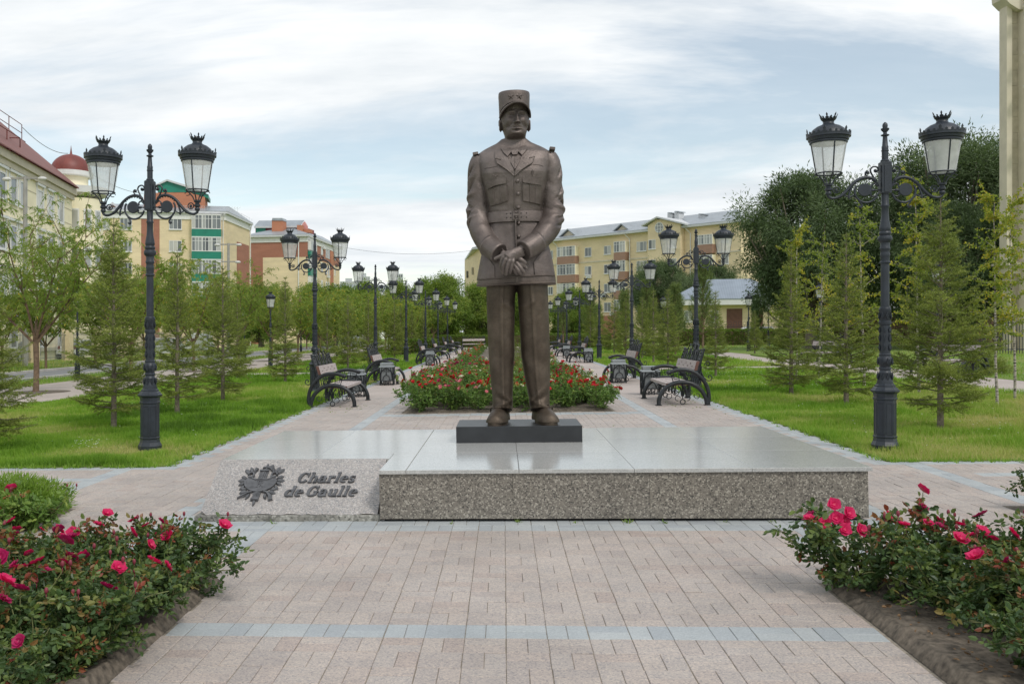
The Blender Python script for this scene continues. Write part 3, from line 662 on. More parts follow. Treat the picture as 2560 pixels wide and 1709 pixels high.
# ------------------------------------------------------------------ bronze statue
ST = empty('bronze_statue', 'large bronze statue of an officer in kepi and uniform, hands crossed', 'statue', loc=(0.04, 9.23, HP+0.158), tilt=True)
def q1(px, py): return ((1009+px/3.883-1181)/229.0*.978, .921+((968-183.5-py/3.883)/229.0-.921)*.978)     # survey of the upper half
def q2(px, py): return ((1009+px/3.051-1181)/229.0*.978, .921+((968-514-py/3.051)/229.0-.921)*.978)       # survey of the lower half
TZ = [1.37, 1.45, 1.60, 1.80, 2.00, 2.08, 2.16, 2.32, 2.48, 2.60, 2.68, 2.735, 2.79, 2.83]
TA = [.395, .388, .365, .318, .275, .265, .275, .315, .350, .370, .375, .295, .175, .125]
TBF = [.235, .230, .220, .200, .180, .172, .182, .215, .230, .200, .155, .105, .090, .088]
TBB = [.235, .235, .225, .195, .165, .160, .165, .185, .200, .195, .175, .150, .120, .110]
def torso(z): return np.interp(z, TZ, TA), np.interp(z, TZ, TBF), np.interp(z, TZ, TBB)
def front(x, z, n=2.5):
    a, bf, _ = torso(z); t = max(0.0, 1-abs(x/a)**n); return -bf*t**(1/n)
def sring(cx, cy, a, bf, bb, z, m=72, n=2.4, fn=None):
    r = []
    for j in range(m):
        t = 2*pi*j/m; c, s = cos(t), sin(t)
        x = a*abs(c)**(2/n)*(1 if c > 0 else -1); y = (bf if s < 0 else bb)*abs(s)**(2/n)*(1 if s > 0 else -1)
        if fn: x, y = fn(x, y, z)
        r.append((cx+x, cy+y, z))
    return r
body = MB()
# jacket trunk
rr = []
for z in np.concatenate([np.linspace(1.37, 2.0, 26), np.linspace(2.02, 2.83, 40)]):
    a, bf, bb = torso(z)
    def fold(x, y, z):
        d = 0
        if z < 2.0: d = 0.006*sin(x*26+1.0)*min(1, (2.02-z)*3)+0.003*sin(x*47+z*9)
        elif z < 2.3: d = 0.006*sin(z*70+x*10)*(2.3-z)*3
        return x*(1+d*0.8), y*(1+d*2.0)
    rr.append(sring(0, 0, a, bf, bb, z, fn=fold, n=2.5))
body.loft(rr)
body.box(-0.006, 0.006, -0.24, -0.15, 1.375, 2.0)
# trousers
LZ = [0.10, 0.17, 0.26, 0.45, 0.69, 0.95, 1.23, 1.42, 1.50]
LL = ([-.262, -.262, -.262, -.278, -.292, -.300, -.302, -.302, -.30], [-.070, -.062, -.060, -.050, -.035, -.028, -.018, .004, .02])
RL = ([.112, .107, .098, .062, .033, .024, .010, -.004, -.02], [.304, .306, .306, .316, .320, .318, .312, .310, .30])
LB = [.135, .130, .125, .128, .135, .150, .165, .17, .17]
for X0_, X1_ in (LL, RL):
    rr = []
    s = -1 if X0_[0] < 0 else 1
    for z in np.linspace(0.125, 1.45, 60):
        x0, x1 = np.interp(z, LZ, X0_), np.interp(z, LZ, X1_); b = np.interp(z, LZ, LB)
        cx_, a = (x0+x1)/2, (x1-x0)/2
        def fn(x, y, z, a=a, s=s):
            e = math.exp(-((x+0.01*s)/0.018)**2)
            if y < 0: y -= 0.016*e                                      # ironed crease
            lo = max(0, 0.42-z)/0.42
            g_ = math.exp(-((z-0.30-0.9*x*s)/0.035)**2)-0.8*math.exp(-((z-0.23-0.7*x*s)/0.03)**2)+0.7*math.exp(-((z-0.17+0.5*x*s)/0.025)**2)
            w = 0.0
            if y < 0: w = 0.034*lo*g_
            w += 0.006*sin(z*17+x*20)*math.exp(-((z-0.62)/0.25)**2)+0.009*math.exp(-((z-1.2+0.5*abs(x))/0.03)**2)*(x*s < 0)
            return x*(1+w*1.2), y-w*(1 if y < 0 else -1)
        yo = 0.02-0.015*(1.45-z)
        lf = 0.42*max(0.0, (0.30-z)/0.30)
        rr.append([(p[0], p[1], p[2]-(p[1]-yo)*lf) for p in sring(cx_, yo, a, b, b*0.95, z, n=2.2, fn=fn, m=64)])
    body.loft(rr)
# sleeves, with deep diagonal folds
def sleeve(path, rad, n=40, m=44, seed=0, folds=()):
    P = smooth_path(path, 10); L = len(P)
    R = np.interp(np.linspace(0, 1, L), np.linspace(0, 1, len(rad)), rad)
    T = [(P[min(i+1, L-1)]-P[max(i-1, 0)]).normalized() for i in range(L)]
    rings = []
    for i in range(L):
        f = Vector((0, -1, 0)); f = (f-T[i]*f.dot(T[i])).normalized(); w = T[i].cross(f)
        ring = []
        for j in range(m):
            t = 2*pi*j/m; d = f*cos(t)+w*sin(t)
            r = R[i]
            for (si, st, wi, wt, am) in folds:
                dt = (t-st+pi) % (2*pi)-pi
                ph = (i/L-si-(0.09 if am < 0 else 0.03)*dt*(1 if int(si*100) % 3 else -.6))
                r += am*math.exp(-(ph/wi)**2)*math.exp(-(dt/wt)**2)
            r *= 1+0.018*sin(t*2+i*0.11+seed)
            ring.append(P[i]+d*r)
        rings.append(ring)
    body.loft(rings)
fd = [(0.20, 1.0, .014, .45, -.022), (0.235, 0.9, .016, .5, .012), (0.31, 1.1, .013, .55, -.028), (0.345, 1.0, .018, .6, .016), (0.42, 1.2, .013, .6, -.032), (0.455, 1.0, .018, .7, .018), (0.52, 1.3, .013, .65, -.034), (0.56, 0.9, .02, .7, .018), (0.61, 1.2, .014, .5, -.024), (0.70, 0.2, .03, .7, .008), (0.5, 3.6, .06, 1.0, .012), (0.27, -0.3, .02, .35, -.010), (0.48, -0.4, .02, .35, -.010)]
fdl = [(a, (2*pi-b), c, d, e) for a, b, c, d, e in fd]
# viewer's right arm (lies on top)
sleeve([(0.325, 0.0, 2.655), (0.362, 0.005, 2.55), (0.362, 0.02, 2.30), (0.366, 0.01, 2.08), (0.322, -0.09, 1.93), (0.225, -0.215, 1.80), (0.105, -0.315, 1.715)], [.090, .106, .116, .120, .116, .102, .097], folds=fdl, seed=1)
sleeve([(-0.325, 0.0, 2.655), (-0.358, 0.005, 2.55), (-0.360, 0.02, 2.30), (-0.364, 0.01, 2.08), (-0.345, -0.06, 1.93), (-0.270, -0.165, 1.77), (-0.175, -0.265, 1.685)], [.090, .105, .115, .119, .116, .108, .100], folds=fd, seed=2)
# turned cuffs
def cuff(p0, p1, r0, r1):
    p0, p1 = Vector(p0), Vector(p1)
    pts = [p0, p0+(p1-p0)*0.08, p0+(p1-p0)*0.16, p1-(p1-p0)*0.06, p1]
    body.tube(pts, [r0*0.99, r0*1.07, r0*1.02, r1*1.02, r1*0.97], n=30)
cuff((0.215, -0.235, 1.785), (0.068, -0.335, 1.690), .104, .100)
cuff((-0.275, -0.180, 1.765), (-0.165, -0.275, 1.672), .108, .100)
# neck and head
def head_pts():
    nz, nt_ = 110, 120; V = []
    HZ = [2.74, 2.80, 2.84, 2.862, 2.885, 2.93, 2.98, 3.04, 3.10, 3.18, 3.26, 3.30]
    HA = [.120, .108, .104, .103, .104, .118, .131, .136, .134, .125, .09, .03]
    HF = [.085, .075, .088, .120, .136, .146, .146, .142, .150, .135, .09, .03]
    HB = [.115, .115, .118, .125, .140, .165, .180, .185, .180, .16, .10, .03]
    rings = []
    G = lambda x, s: math.exp(-(x/s)**2)
    for k in range(nz):
        z = 2.74+(3.30-2.74)*k/(nz-1)
        a, f, b = np.interp(z, HZ, HA), np.interp(z, HZ, HF), np.interp(z, HZ, HB)
        ring = []
        for j in range(nt_):
            t = 2*pi*j/nt_; c, s = cos(t), sin(t)
            nn = 2.25; x = a*abs(c)**(2/nn)*(1 if c > 0 else -1); y = (f if s < 0 else b)*abs(s)**(2/nn)*(1 if s > 0 else -1)
            if s < 0:
                ax = abs(x); d = 0
                if 2.975 < z < 3.085:
                    u = (3.085-z)/0.11; d += (0.014+0.066*u)*G(x, 0.015+0.008*u)
                d += 0.024*G(z-2.988, 0.011)*G(ax-0.020, 0.011)                # nostril wings
                d -= 0.022*G(ax-0.048, 0.026)*G(z-3.058, 0.016)                # sockets
                d += 0.013*G(ax-0.048, 0.015)*G(z-3.055, 0.008)                # eyeballs
                d += 0.007*G(ax-0.048, 0.020)*G(z-3.068, 0.004)-0.006*G(ax-0.048, 0.018)*G(z-3.062, 0.003)
                d += 0.012*G(ax-0.050, 0.028)*G(z-3.090, 0.007)                # brows
                d -= 0.002*G(ax-0.048, 0.024)*G(z-3.026, 0.006)                # bags below the eyes
                d += 0.010*G(ax-0.078, 0.025)*G(z-3.010, 0.022)                # cheekbones
                d -= 0.020*G(ax-0.082, 0.022)*G(z-2.950, 0.026)
                d -= 0.009*G(ax-0.046-0.5*(2.985-z), 0.008)*G(z-2.972, 0.018)  # folds beside the mouth
                d += 0.016*G(ax, 0.036)*G(z-2.962, 0.007)                      # moustache
                d += 0.013*G(ax, 0.034)*G(z-2.949, 0.005)+0.014*G(ax, 0.030)*G(z-2.929, 0.006)
                d -= 0.020*G(ax, 0.040)*G(z-2.9395, 0.0035)
                d -= 0.020*G(ax, 0.034)*G(z-2.912, 0.008)
                d += 0.014*G(ax, 0.036)*G(z-2.886, 0.014)
                y -= d
            lean = -0.055*min(1, max(0, (z-2.80)/0.08))
            ring.append((x, y+lean+0.02, z))
        rings.append(ring)
    return rings
hm = MB(); hm.loft(head_pts())
for s in (-1, 1):
    hm.ball((s*0.140, 0.005, 2.985), 0.030, 12, 9, (0.45, 0.9, 2.0)); hm.ball((s*0.146, -0.004, 2.953), 0.016, 10, 7, (0.7, 1, 1.2))
    hm.tube([(s*(0.142+0.012*sin(radians(a))*0+0.010), -0.004-0.022*cos(radians(a)), 2.990+0.052*sin(radians(a))) for a in range(-60, 200, 20)], 0.0085, 6)
Rz = Matrix.Translation((0.01, 0, -0.024)) @ Matrix.Rotation(radians(7), 4, 'Z')
hm.xf(Rz)
body.add(hm.v, hm.f)
# hands
def hand(wrist, palm, kn, fingers, thumb, r=0.0185, wp=0.058):
    body.tube(smooth_path([wrist, palm, ((kn[0][0]+kn[-1][0])/2, (kn[0][1]+kn[-1][1])/2, (kn[0][2]+kn[-1][2])/2)], 5), [wp*0.95]*5+[wp*1.02]*5+[wp*0.8], n=18, flat=0.62)
    for k, f in zip(kn, fingers):
        base = Vector(palm)*0.35+Vector(k)*0.65
        P = smooth_path([base, k]+list(f), 4); L = len(P)
        body.tube(P, [r*(1.15-0.32*i/L) for i in range(L)], n=12)
        body.ball(P[-1], r*0.86, 10, 7); body.ball(k, r*1.18, 10, 7)
    P = smooth_path(thumb, 4); L = len(P)
    body.tube(P, [r*(1.35-0.45*i/L) for i in range(L)], n=12); body.ball(P[-1], r*0.9, 10, 7)
# upper hand: figure's left, reaching down across the other
k_ = [(-0.128, -0.372, 1.628), (-0.105, -0.392, 1.602), (-0.072, -0.398, 1.586), (-0.036, -0.390, 1.582)]
fg = [[(-0.150, -0.362, 1.572), (-0.152, -0.340, 1.518)], [(-0.132, -0.382, 1.536), (-0.136, -0.358, 1.474)], [(-0.094, -0.390, 1.522), (-0.104, -0.362, 1.462)], [(-0.052, -0.384, 1.528), (-0.066, -0.356, 1.478)]]
hand((0.06, -0.335, 1.688), (-0.025, -0.362, 1.652), k_, fg, [(0.0, -0.36, 1.675), (-0.075, -0.375, 1.672), (-0.150, -0.362, 1.640), (-0.204, -0.345, 1.618)])
# lower hand: figure's right, its fingers showing below
k_ = [(0.020, -0.325, 1.588), (0.002, -0.335, 1.566), (-0.022, -0.335, 1.548), (-0.05, -0.325, 1.540)]
fg = [[(0.062, -0.330, 1.552), (0.092, -0.310, 1.522)], [(0.042, -0.342, 1.518), (0.068, -0.322, 1.480)], [(0.012, -0.342, 1.500), (0.036, -0.322, 1.464)], [(-0.022, -0.335, 1.500), (-0.004, -0.315, 1.466)]]
hand((-0.15, -0.275, 1.665), (-0.065, -0.305, 1.610), k_, fg, [(-0.08, -0.30, 1.63), (-0.01, -0.335, 1.625), (0.05, -0.345, 1.600), (0.082, -0.335, 1.572)], wp=0.054)
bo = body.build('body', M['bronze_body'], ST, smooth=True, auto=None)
md = bo.modifiers.new('remesh', 'REMESH'); md.mode = 'VOXEL'; md.voxel_size = 0.0062; md.use_smooth_shade = True
ms = bo.modifiers.new('smooth', 'SMOOTH'); ms.iterations = 2; ms.factor = 0.4
# draped flat pieces (lapels, pockets, flaps): follow the front of the chest
def drape(name, polyxz, off, thick, cuts=5, bev=0.004, yfn=None):
    bm = bmesh.new(); vs = [bm.verts.new((x, 0, z)) for x, z in polyxz]; bm.faces.new(vs)
    bmesh.ops.triangulate(bm, faces=bm.faces); 
    for _ in range(3): bmesh.ops.subdivide_edges(bm, edges=[e for e in bm.edges if e.calc_length() > 0.02], cuts=1, use_grid_fill=True)
    bmesh.ops.triangulate(bm, faces=bm.faces)
    for v in bm.verts: v.co.y = (yfn or front)(v.co.x, v.co.z)-off
    bmesh.ops.recalc_face_normals(bm, faces=bm.faces)
    me = bpy.data.meshes.new(name); bm.to_mesh(me); bm.free()
    o = link(name, me, ST, M['bronze'])
    s = o.modifiers.new('thick', 'SOLIDIFY'); s.thickness = thick; s.offset = 0
    return o
def dline(name, pts, r, off=0.0, q=None, yfn=None):
    P = smooth_path([((q(*p) if q else p)[0], 0, (q(*p) if q else p)[1]) for p in pts], 5)
    m = MB(); m.tube([(p.x, (yfn or front)(p.x, p.z)-off, p.z) for p in P], r, 8); return m.build(name, M['bronze'], ST, smooth=True, auto=60)
drape('collar_leaf', [q1(*p) for p in ((560, 562), (640, 605), (655, 622), (607, 682), (570, 640), (550, 600))], 0.030, 0.014)
drape('collar_leaf', [q1(*p) for p in ((775, 562), (700, 604), (690, 622), (735, 676), (768, 635), (785, 600))], 0.030, 0.014)
drape('lapel', [q1(*p) for p in ((497, 610), (553, 590), (606, 684), (666, 812), (662, 858), (600, 800), (512, 732), (548, 706), (497, 690))], 0.014, 0.014)
drape('lapel', [q1(*p) for p in ((845, 612), (785, 588), (736, 680), (672, 812), (664, 858), (730, 800), (826, 738), (800, 700), (848, 686))], 0.014, 0.014)
for a in (((497, 690), (548, 706)), ((800, 700), (848, 686))): dline('lapel_notch', a, 0.006, 0.022, q1)
dline('lapel_edge', ((512, 734), (600, 802), (660, 858)), 0.006, 0.018, q1); dline('lapel_edge', ((826, 740), (735, 800), (668, 858)), 0.006, 0.018, q1)
drape('shirt_front', [q1(*p) for p in ((600, 600), (740, 600), (735, 680), (668, 812), (606, 684))], 0.010, 0.012)
drape('tie_knot', [q1(*p) for p in ((650, 615), (694, 615), (704, 640), (690, 672), (652, 672), (640, 640))], 0.040, 0.022)
drape('tie', [q1(*p) for p in ((655, 668), (688, 668), (712, 735), (668, 808), (634, 735))], 0.022, 0.018)
dline('tie_crease', ((672, 680), (668, 740), (668, 800)), 0.004, 0.033, q1)
for pts in (((420, 962), (590, 930), (602, 1068), (450, 1104)), ((740, 928), (908, 942), (892, 1104), (738, 1075))): drape('chest_pocket', [q1(*p) for p in pts], 0.012, 0.014)
for pts in (((413, 898), (588, 872), (592, 924), (500, 934), (425, 960)), ((735, 870), (910, 888), (906, 942), (820, 934), (740, 920))): drape('pocket_flap', [q1(*p) for p in pts], 0.026, 0.014)
for a in (((476, 950), (482, 1094)), ((535, 940), (545, 1082)), ((798, 932), (798, 1084)), ((850, 936), (846, 1094))): dline('pocket_pleat', a, 0.005, 0.020, q1)
for a in (((448, 1104), (520, 1092), (602, 1068)), ((738, 1075), (820, 1090), (892, 1104))): dline('pocket_hem', a, 0.006, 0.012, q1)
for a in (((594, 930), (604, 1070)), ((736, 925), (736, 1076))): dline('pocket_edge', a, 0.005, 0.012, q1)
# pointed flaps for the hip pockets, hem band, front opening
for pts in (((285, 190), (318, 212), (372, 292), (372, 372), (246, 374)), ((645, 268), (700, 200), (760, 170), (790, 358), (650, 362))):
    drape('hip_pocket', [q2(*p) for p in pts], 0.008, 0.012)
def hem_y(x, z): return front(x, max(z, 1.38))
dline('hem_roll', ((246, 377), (380, 374), (520, 366), (650, 362), (792, 360)), 0.007, 0.006, q2)
dline('hem_roll', ((246, 414), (380, 420), (520, 414), (650, 414), (790, 410)), 0.012, 0.0, q2)
dline('front_opening', ((660, 860), (662, 1000), (660, 1160)), 0.005, 0.003, q1); dline('front_opening', ((662, 1250), (664, 1380), (672, 1480)), 0.005, 0.003, q1)
dline('seam', ((398, 770), (460, 768), (520, 760)), 0.003, 0.002, q1); dline('seam', ((830, 756), (890, 760), (925, 770)), 0.003, 0.002, q1)
for p in ((690, 902), (694, 1014), (694, 1132), (694, 1272), (692, 1392)):
    x, z = q1(*p); m = MB(); m.ball((x, front(x, z)-0.008, z), 0.019, 14, 9, (1, 0.7, 1)); m.build('button', M['bronze'], ST, smooth=True)
for p in ((502, 908), (832, 904)):
    x, z = q1(*p); m = MB(); m.ball((x, front(x, z)-0.022, z), 0.011, 10, 7, (1, 0.7, 1)); m.build('pocket_button', M['bronze'], ST, smooth=True)
# belt
m = MB(); rr = []
for z, o_ in ((1.982, 0.0), (1.989, 0.020), (2.042, 0.025), (2.092, 0.020), (2.099, 0.0)):
    a, bf, bb = torso(z); rr.append(sring(0, 0, a+o_, bf+o_, bb+o_, z, n=2.5))
m.loft(rr); m.build('belt', M['bronze'], ST, smooth=True, auto=50)
m = MB(); x, z = q1(672, 1200); y = front(x, z)-0.036
m.tube([(x-0.028, y, z-0.046), (x-0.028, y, z+0.046), (x+0.028, y, z+0.046), (x+0.028, y, z-0.046), (x-0.028, y, z-0.046)], 0.007, 6)
m.box(x-0.03, x+0.03, y-0.006, y+0.004, z-0.010, z+0.010); m.ball((x, y-0.004, z+0.024), 0.009); m.ball((x, y-0.004, z-0.024), 0.009)
m.build('belt_buckle', M['bronze'], ST, smooth=True, auto=40)
for px in (590, 625, 718, 765):
    for py in (1185, 1222):
        x, z = q1(px, py); m = MB(); m.ball((x, front(x, z)-0.026, z), 0.006, 8, 5); m.build('belt_eyelet', M['gap'], ST)
# shoulder straps
for p, s in (((327, 662), -1), ((1003, 640), 1)):
    x, z = q1(*p); m = MB(); m.box(-0.028, 0.028, -0.085, 0.085, -0.012, 0.014, 0.006); m.xf(Matrix.Translation((x/.978, 0.0, .921+(z-.921)/.978+0.008)) @ Matrix.Rotation(radians(8*s), 4, 'Y')); m.build('shoulder_strap', M['bronze'], ST)
# stars on kepi and sleeves
def star(c, nrm, r, name='star'):
    nrm = Vector(nrm).normalized(); u = Vector((0, 0, 1)); u = (u-nrm*u.dot(nrm)).normalized(); w = nrm.cross(u)
    m = MB(); v = [Vector(c)+nrm*0.010]
    for k in range(10):
        a = 2*pi*k/10; rr_ = r if k % 2 == 0 else r*0.42; v.append(Vector(c)+(u*cos(a)+w*sin(a))*rr_+nrm*0.001)
    for k in range(10): m.add([v[0], v[1+k], v[1+(k+1) % 10]], [(0, 1, 2)])
    v2 = [p-nrm*0.012 for p in v[1:]]
    for k in range(10): m.add([v[1+k], v[1+(k+1) % 10], v2[(k+1) % 10], v2[k]], [(0, 1, 2, 3)])
    return m.build(name, M['bronze'], ST)
for p, y, n in (((398, 1320), -0.150, (-0.5, -1, 0.35)), ((342, 1357), -0.085, (-0.9, -0.8, 0.2)), ((912, 1325), -0.150, (0.4, -1, 0.45)), ((955, 1380), -0.115, (0.8, -0.9, 0.2))):
    x, z = q1(*p); star((x, y-0.02, z), n, 0.028)
# small badges above the pockets
for p in ((497, 846), (826, 832)):
    x, z = q1(*p); y = front(x, z)-0.006; m = MB()
    if p[0] < 600:
        m.ball((x, y, z-0.008), 0.010, 8, 6, (1, .5, 1)); m.tube([(x-0.028, y, z+0.008), (x, y-0.003, z-0.004), (x+0.028, y, z+0.008)], 0.004, 5)
    else:
        m.tube([(x, y, z-0.028), (x, y-0.003, z+0.028)], 0.004, 5); m.tube([(x-0.012, y, z+0.018), (x-0.012, y, z-0.004), (x+0.012, y, z-0.004), (x+0.012, y, z+0.018)], 0.003, 5)
    m.build('badge', M['bronze'], ST, smooth=True)
# kepi: crown that widens upward, flat top, band, visor
HR = Matrix.Translation((0.01, -0.02, -0.024)) @ Matrix.Rotation(radians(7), 4, 'Z')
m = MB(); rings = []
for k, (z0, a, bf, bb, dz) in enumerate(((3.055, .150, .160, .188, .05), (3.10, .151, .165, .19, .045), (3.20, .153, .160, .188, .02), (3.275, .156, .155, .18, -.004), (3.300, .155, .154, .18, -.010), (3.314, .150, .149, .174, -.012), (3.320, .138, .138, .16, -.012), (3.318, .11, .11, .13, -.010))):
    ring = []
    for j in range(64):
        t = 2*pi*j/64; y = (bf if sin(t) < 0 else bb)*sin(t); ring.append((a*cos(t), y, z0+dz*(-y/0.16)*(1 if y < 0 else 0.7)))
    rings.append(ring)
m.loft(rings); m.xf(HR); m.build('kepi', M['bronze'], ST, smooth=True, auto=50)
m = MB(); rings = []
def visor(f, t_):      # f 0 inner, 1 outer; t_ -1..1 across
    a = -pi/2+t_*1.38; ri = 0.149; fx, fy = cos(a), sin(a)
    z_in = 3.085+0.098*cos(t_*1.38); dr = 0.115*cos(t_*1.15)**0.8*f; drop = (0.022+0.020*abs(t_)**2)*f
    return Vector(((ri+dr*.12)*fx, (0.165+dr)*fy, z_in-drop))
top = [[visor(f, -1+2*i/30) for i in range(31)] for f in (0, .33, .66, 1)]
for a, b in zip(top[:-1], top[1:]):
    for i in range(30):
        m.add([a[i], a[i+1], b[i+1], b[i]], [(0, 1, 2, 3)]); dn = Vector((0, 0, -0.012)); m.add([a[i]+dn, a[i+1]+dn, b[i+1]+dn, b[i]+dn], [(0, 1, 2, 3)])
m.xf(HR); m.build('kepi_visor', M['bronze'], ST, smooth=True, auto=60)
m = MB(); m.tube([visor(1, -1+2*i/30)+Vector((0, 0, -0.006)) for i in range(31)], 0.008, 8); m.xf(HR); m.build('visor_rim', M['bronze'], ST, smooth=True)
m = MB(); m.tube([visor(0, -1+2*i/30)+Vector((0, 0, 0.008))-Vector((0, 0.004, 0)) for i in range(31)], 0.006, 8); m.xf(HR); m.build('chin_cord', M['bronze'], ST, smooth=True)
for p in ((647, 140), (721, 140)):
    x, z = q1(*p); star((x, -0.02-0.158*sqrt(max(0, 1-((x-0.01)/0.158)**2))-0.004, z), (x*2, -1, 0.02), 0.034)
# shoes
def shoe(cx, yaw_, s):
    m = MB(); rings = []
    for y, w, h, zb in ((0.135, .055, .13, .03), (0.12, .080, .23, .03), (0.06, .092, .265, .03), (0.0, .094, .262, .03), (-0.06, .090, .225, .03), (-0.13, .096, .180, .03), (-0.20, .101, .150, .03), (-0.26, .096, .128, .03), (-0.31, .078, .104, .03), (-0.345, .044, .072, .032)):
        rings.append([(w*cos(t)*(1-0.25*max(0, sin(t))), y, zb+(h-zb)*max(0, sin(t))**0.9 if sin(t) > 0 else zb) for t in np.linspace(0, 2*pi, 36, endpoint=False)])
    m.loft(rings)
    T = Matrix.Translation((cx, 0.02, 0)) @ Matrix.Rotation(yaw_, 4, 'Z'); m.xf(T)
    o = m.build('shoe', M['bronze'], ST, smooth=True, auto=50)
    q = MB(); out_ = []
    for t in np.linspace(0, 2*pi, 40, endpoint=False):
        yy = -0.10+0.245*sin(t); w = 0.094+0.014*max(0, -sin(t))-0.010*(sin(t) > 0.3)
        out_.append((w*cos(t), yy))
    q.prism(out_, 0.0, 0.032, 'xy'); q.xf(T); q.build('sole', M['bronze'], o, smooth=False)
    for k in range(3):
        q = MB(); y = -0.055-0.030*k; z = 0.240-0.021*k; q.tube(smooth_path([(-0.040, y, z-0.024), (0, y-0.010, z-0.004), (0.040, y, z-0.024)], 4), 0.008, 6); q.xf(T); q.build('lace', M['bronze'], o, smooth=True)
    q = MB(); q.tube(smooth_path([(-0.094, -0.01, 0.11), (-0.065, -0.125, 0.160), (0, -0.165, 0.166), (0.065, -0.125, 0.160), (0.094, -0.01, 0.11)], 5), 0.007, 6); q.xf(T); q.build('toe_seam', M['bronze'], o, smooth=True)
shoe(-0.188, radians(-10), -1); shoe(0.232, radians(14), 1)
# ------------------------------------------------------------------ lamp posts
def fleur_ring(m, r, z, n, h, w, flare=0.25, big=2):
    for k in range(n):
        a = 2*pi*k/n; s = 1.0 if k % big == 0 else 0.55
        pts = [(-w/2, 0), (-w*0.55, h*0.30*s), (-w*0.18, h*0.42*s), (-w*0.30, h*0.70*s), (0, h*s), (w*0.30, h*0.70*s), (w*0.18, h*0.42*s), (w*0.55, h*0.30*s), (w/2, 0)]
        b = len(m.v); er = Vector((cos(a), sin(a), 0)); et = Vector((-sin(a), cos(a), 0))
        f_ = [er*(r+flare*q)+et*p+Vector((0, 0, z+q)) for p, q in pts]; g_ = [v+er*0.006 for v in f_]
        k_ = len(pts); m.v += [tuple(v) for v in f_+g_]
        m.f += [tuple(b+i for i in range(k_)), tuple(b+k_+i for i in reversed(range(k_)))]+[(b+i, b+(i+1) % k_, b+k_+(i+1) % k_, b+k_+i) for i in range(k_)]
def lantern_parts(parent, cx, zt, s=1.0):
    """lantern whose crown tip is at height zt; parts are children of parent"""
    I = M['iron']; Z = lambda d: zt-d*s; root = MB()
    root.lathe([(0.045*s, Z(0.105)), (0.062*s, Z(0.098)), (0.066*s, Z(0.085)), (0.060*s, Z(0.08)), (0.06*s, Z(0.11)), (0.070*s, Z(0.13)), (0.13*s, Z(0.155)), (0.175*s, Z(0.19)), (0.203*s, Z(0.235)), (0.212*s, Z(0.27)),
                (0.245*s, Z(0.272)), (0.245*s, Z(0.292)), (0.228*s, Z(0.30)), (0.222*s, Z(0.330)), (0.208*s, Z(0.338)), (0.212*s, Z(0.355)), (0.205*s, Z(0.368)), (0.15*s, Z(0.366))], 32, cx=0)
    root.xf(Matrix.Translation((cx, 0, 0))); cap = root.build('lantern_cap', I, parent, smooth=True, auto=45)
    m = MB(); fleur_ring(m, 0.236*s, Z(0.275), 24, 0.088*s, 0.058*s, 0.12, 4); m.xf(Matrix.Translation((cx, 0, 0))); m.build('cresting', I, cap)
    m = MB(); m.lathe([(0.062*s, Z(0.085)), (0.078*s, Z(0.075)), (0.080*s, Z(0.066)), (0.062*s, Z(0.070))], 24); fleur_ring(m, 0.074*s, Z(0.07), 12, 0.075*s, 0.036*s, 0.42, 2); m.xf(Matrix.Translation((cx, 0, 0))); m.build('crown', I, cap)
    m = MB(); m.lathe([(0.19*s, Z(0.372)), (0.17*s, Z(0.365)), (0.05*s, Z(0.36))], 20); m.xf(Matrix.Translation((cx, 0, 0))); m.build('reflector', M['lamp_in'], cap)
    r0, r1, z0, z1 = 0.200*s, 0.142*s, Z(0.368), Z(0.735)
    for q in range(4):
        m = MB(); n = 7; a0 = q*pi/2
        a_ = [a0+0.03+(pi/2-0.06)*i/n for i in range(n+1)]
        m.add([(cx+r0*cos(a), r0*sin(a), z0) for a in a_]+[(cx+r1*cos(a), r1*sin(a), z1) for a in a_], [(i, i+1, n+2+i, n+1+i) for i in range(n)])
        m.build('pane', M['glass'], parent, smooth=True)
    m = MB()
    for q in range(4):
        a = q*pi/2
        m.tube([(cx+r0*cos(a), r0*sin(a), z0+0.005), (cx+r1*cos(a), r1*sin(a), z1), (cx+0.105*s*cos(a), 0.105*s*sin(a), Z(0.77)), (cx+0.062*s*cos(a), 0.062*s*sin(a), Z(0.815)), (cx+0.040*s*cos(a), 0.040*s*sin(a), Z(0.87))], 0.0085*s, 6)
        m.tube([(cx+(0.105+0.035*cos(t))*s*cos(a)+0.03*s*cos(a), (0.135+0.035*cos(t))*s*sin(a), Z(0.775)+0.024*s*sin(t)) for t in np.linspace(0, 5.2, 9)], 0.006*s, 5)
    m.tube([(cx+r1*1.04*cos(t), r1*1.04*sin(t), z1) for t in np.linspace(0, 2*pi, 25)], 0.0085*s, 6)
    m.build('glazing_frame', I, parent, smooth=True, auto=50)
    m = MB(); m.lathe([(0.045*s, Z(0.862)), (0.045*s, Z(0.885)), (0.028*s, Z(0.895)), (0.028*s, Z(0.91)), (0.040*s, Z(0.92)), (0.040*s, Z(0.94)), (0.024*s, Z(0.955)), (0.034*s, Z(0.97)), (0.034*s, Z(0.985)), (0.025*s, Z(1.0))], 18)
    m.xf(Matrix.Translation((cx, 0, 0))); m.build('lantern_socket', I, parent, smooth=True, auto=45)
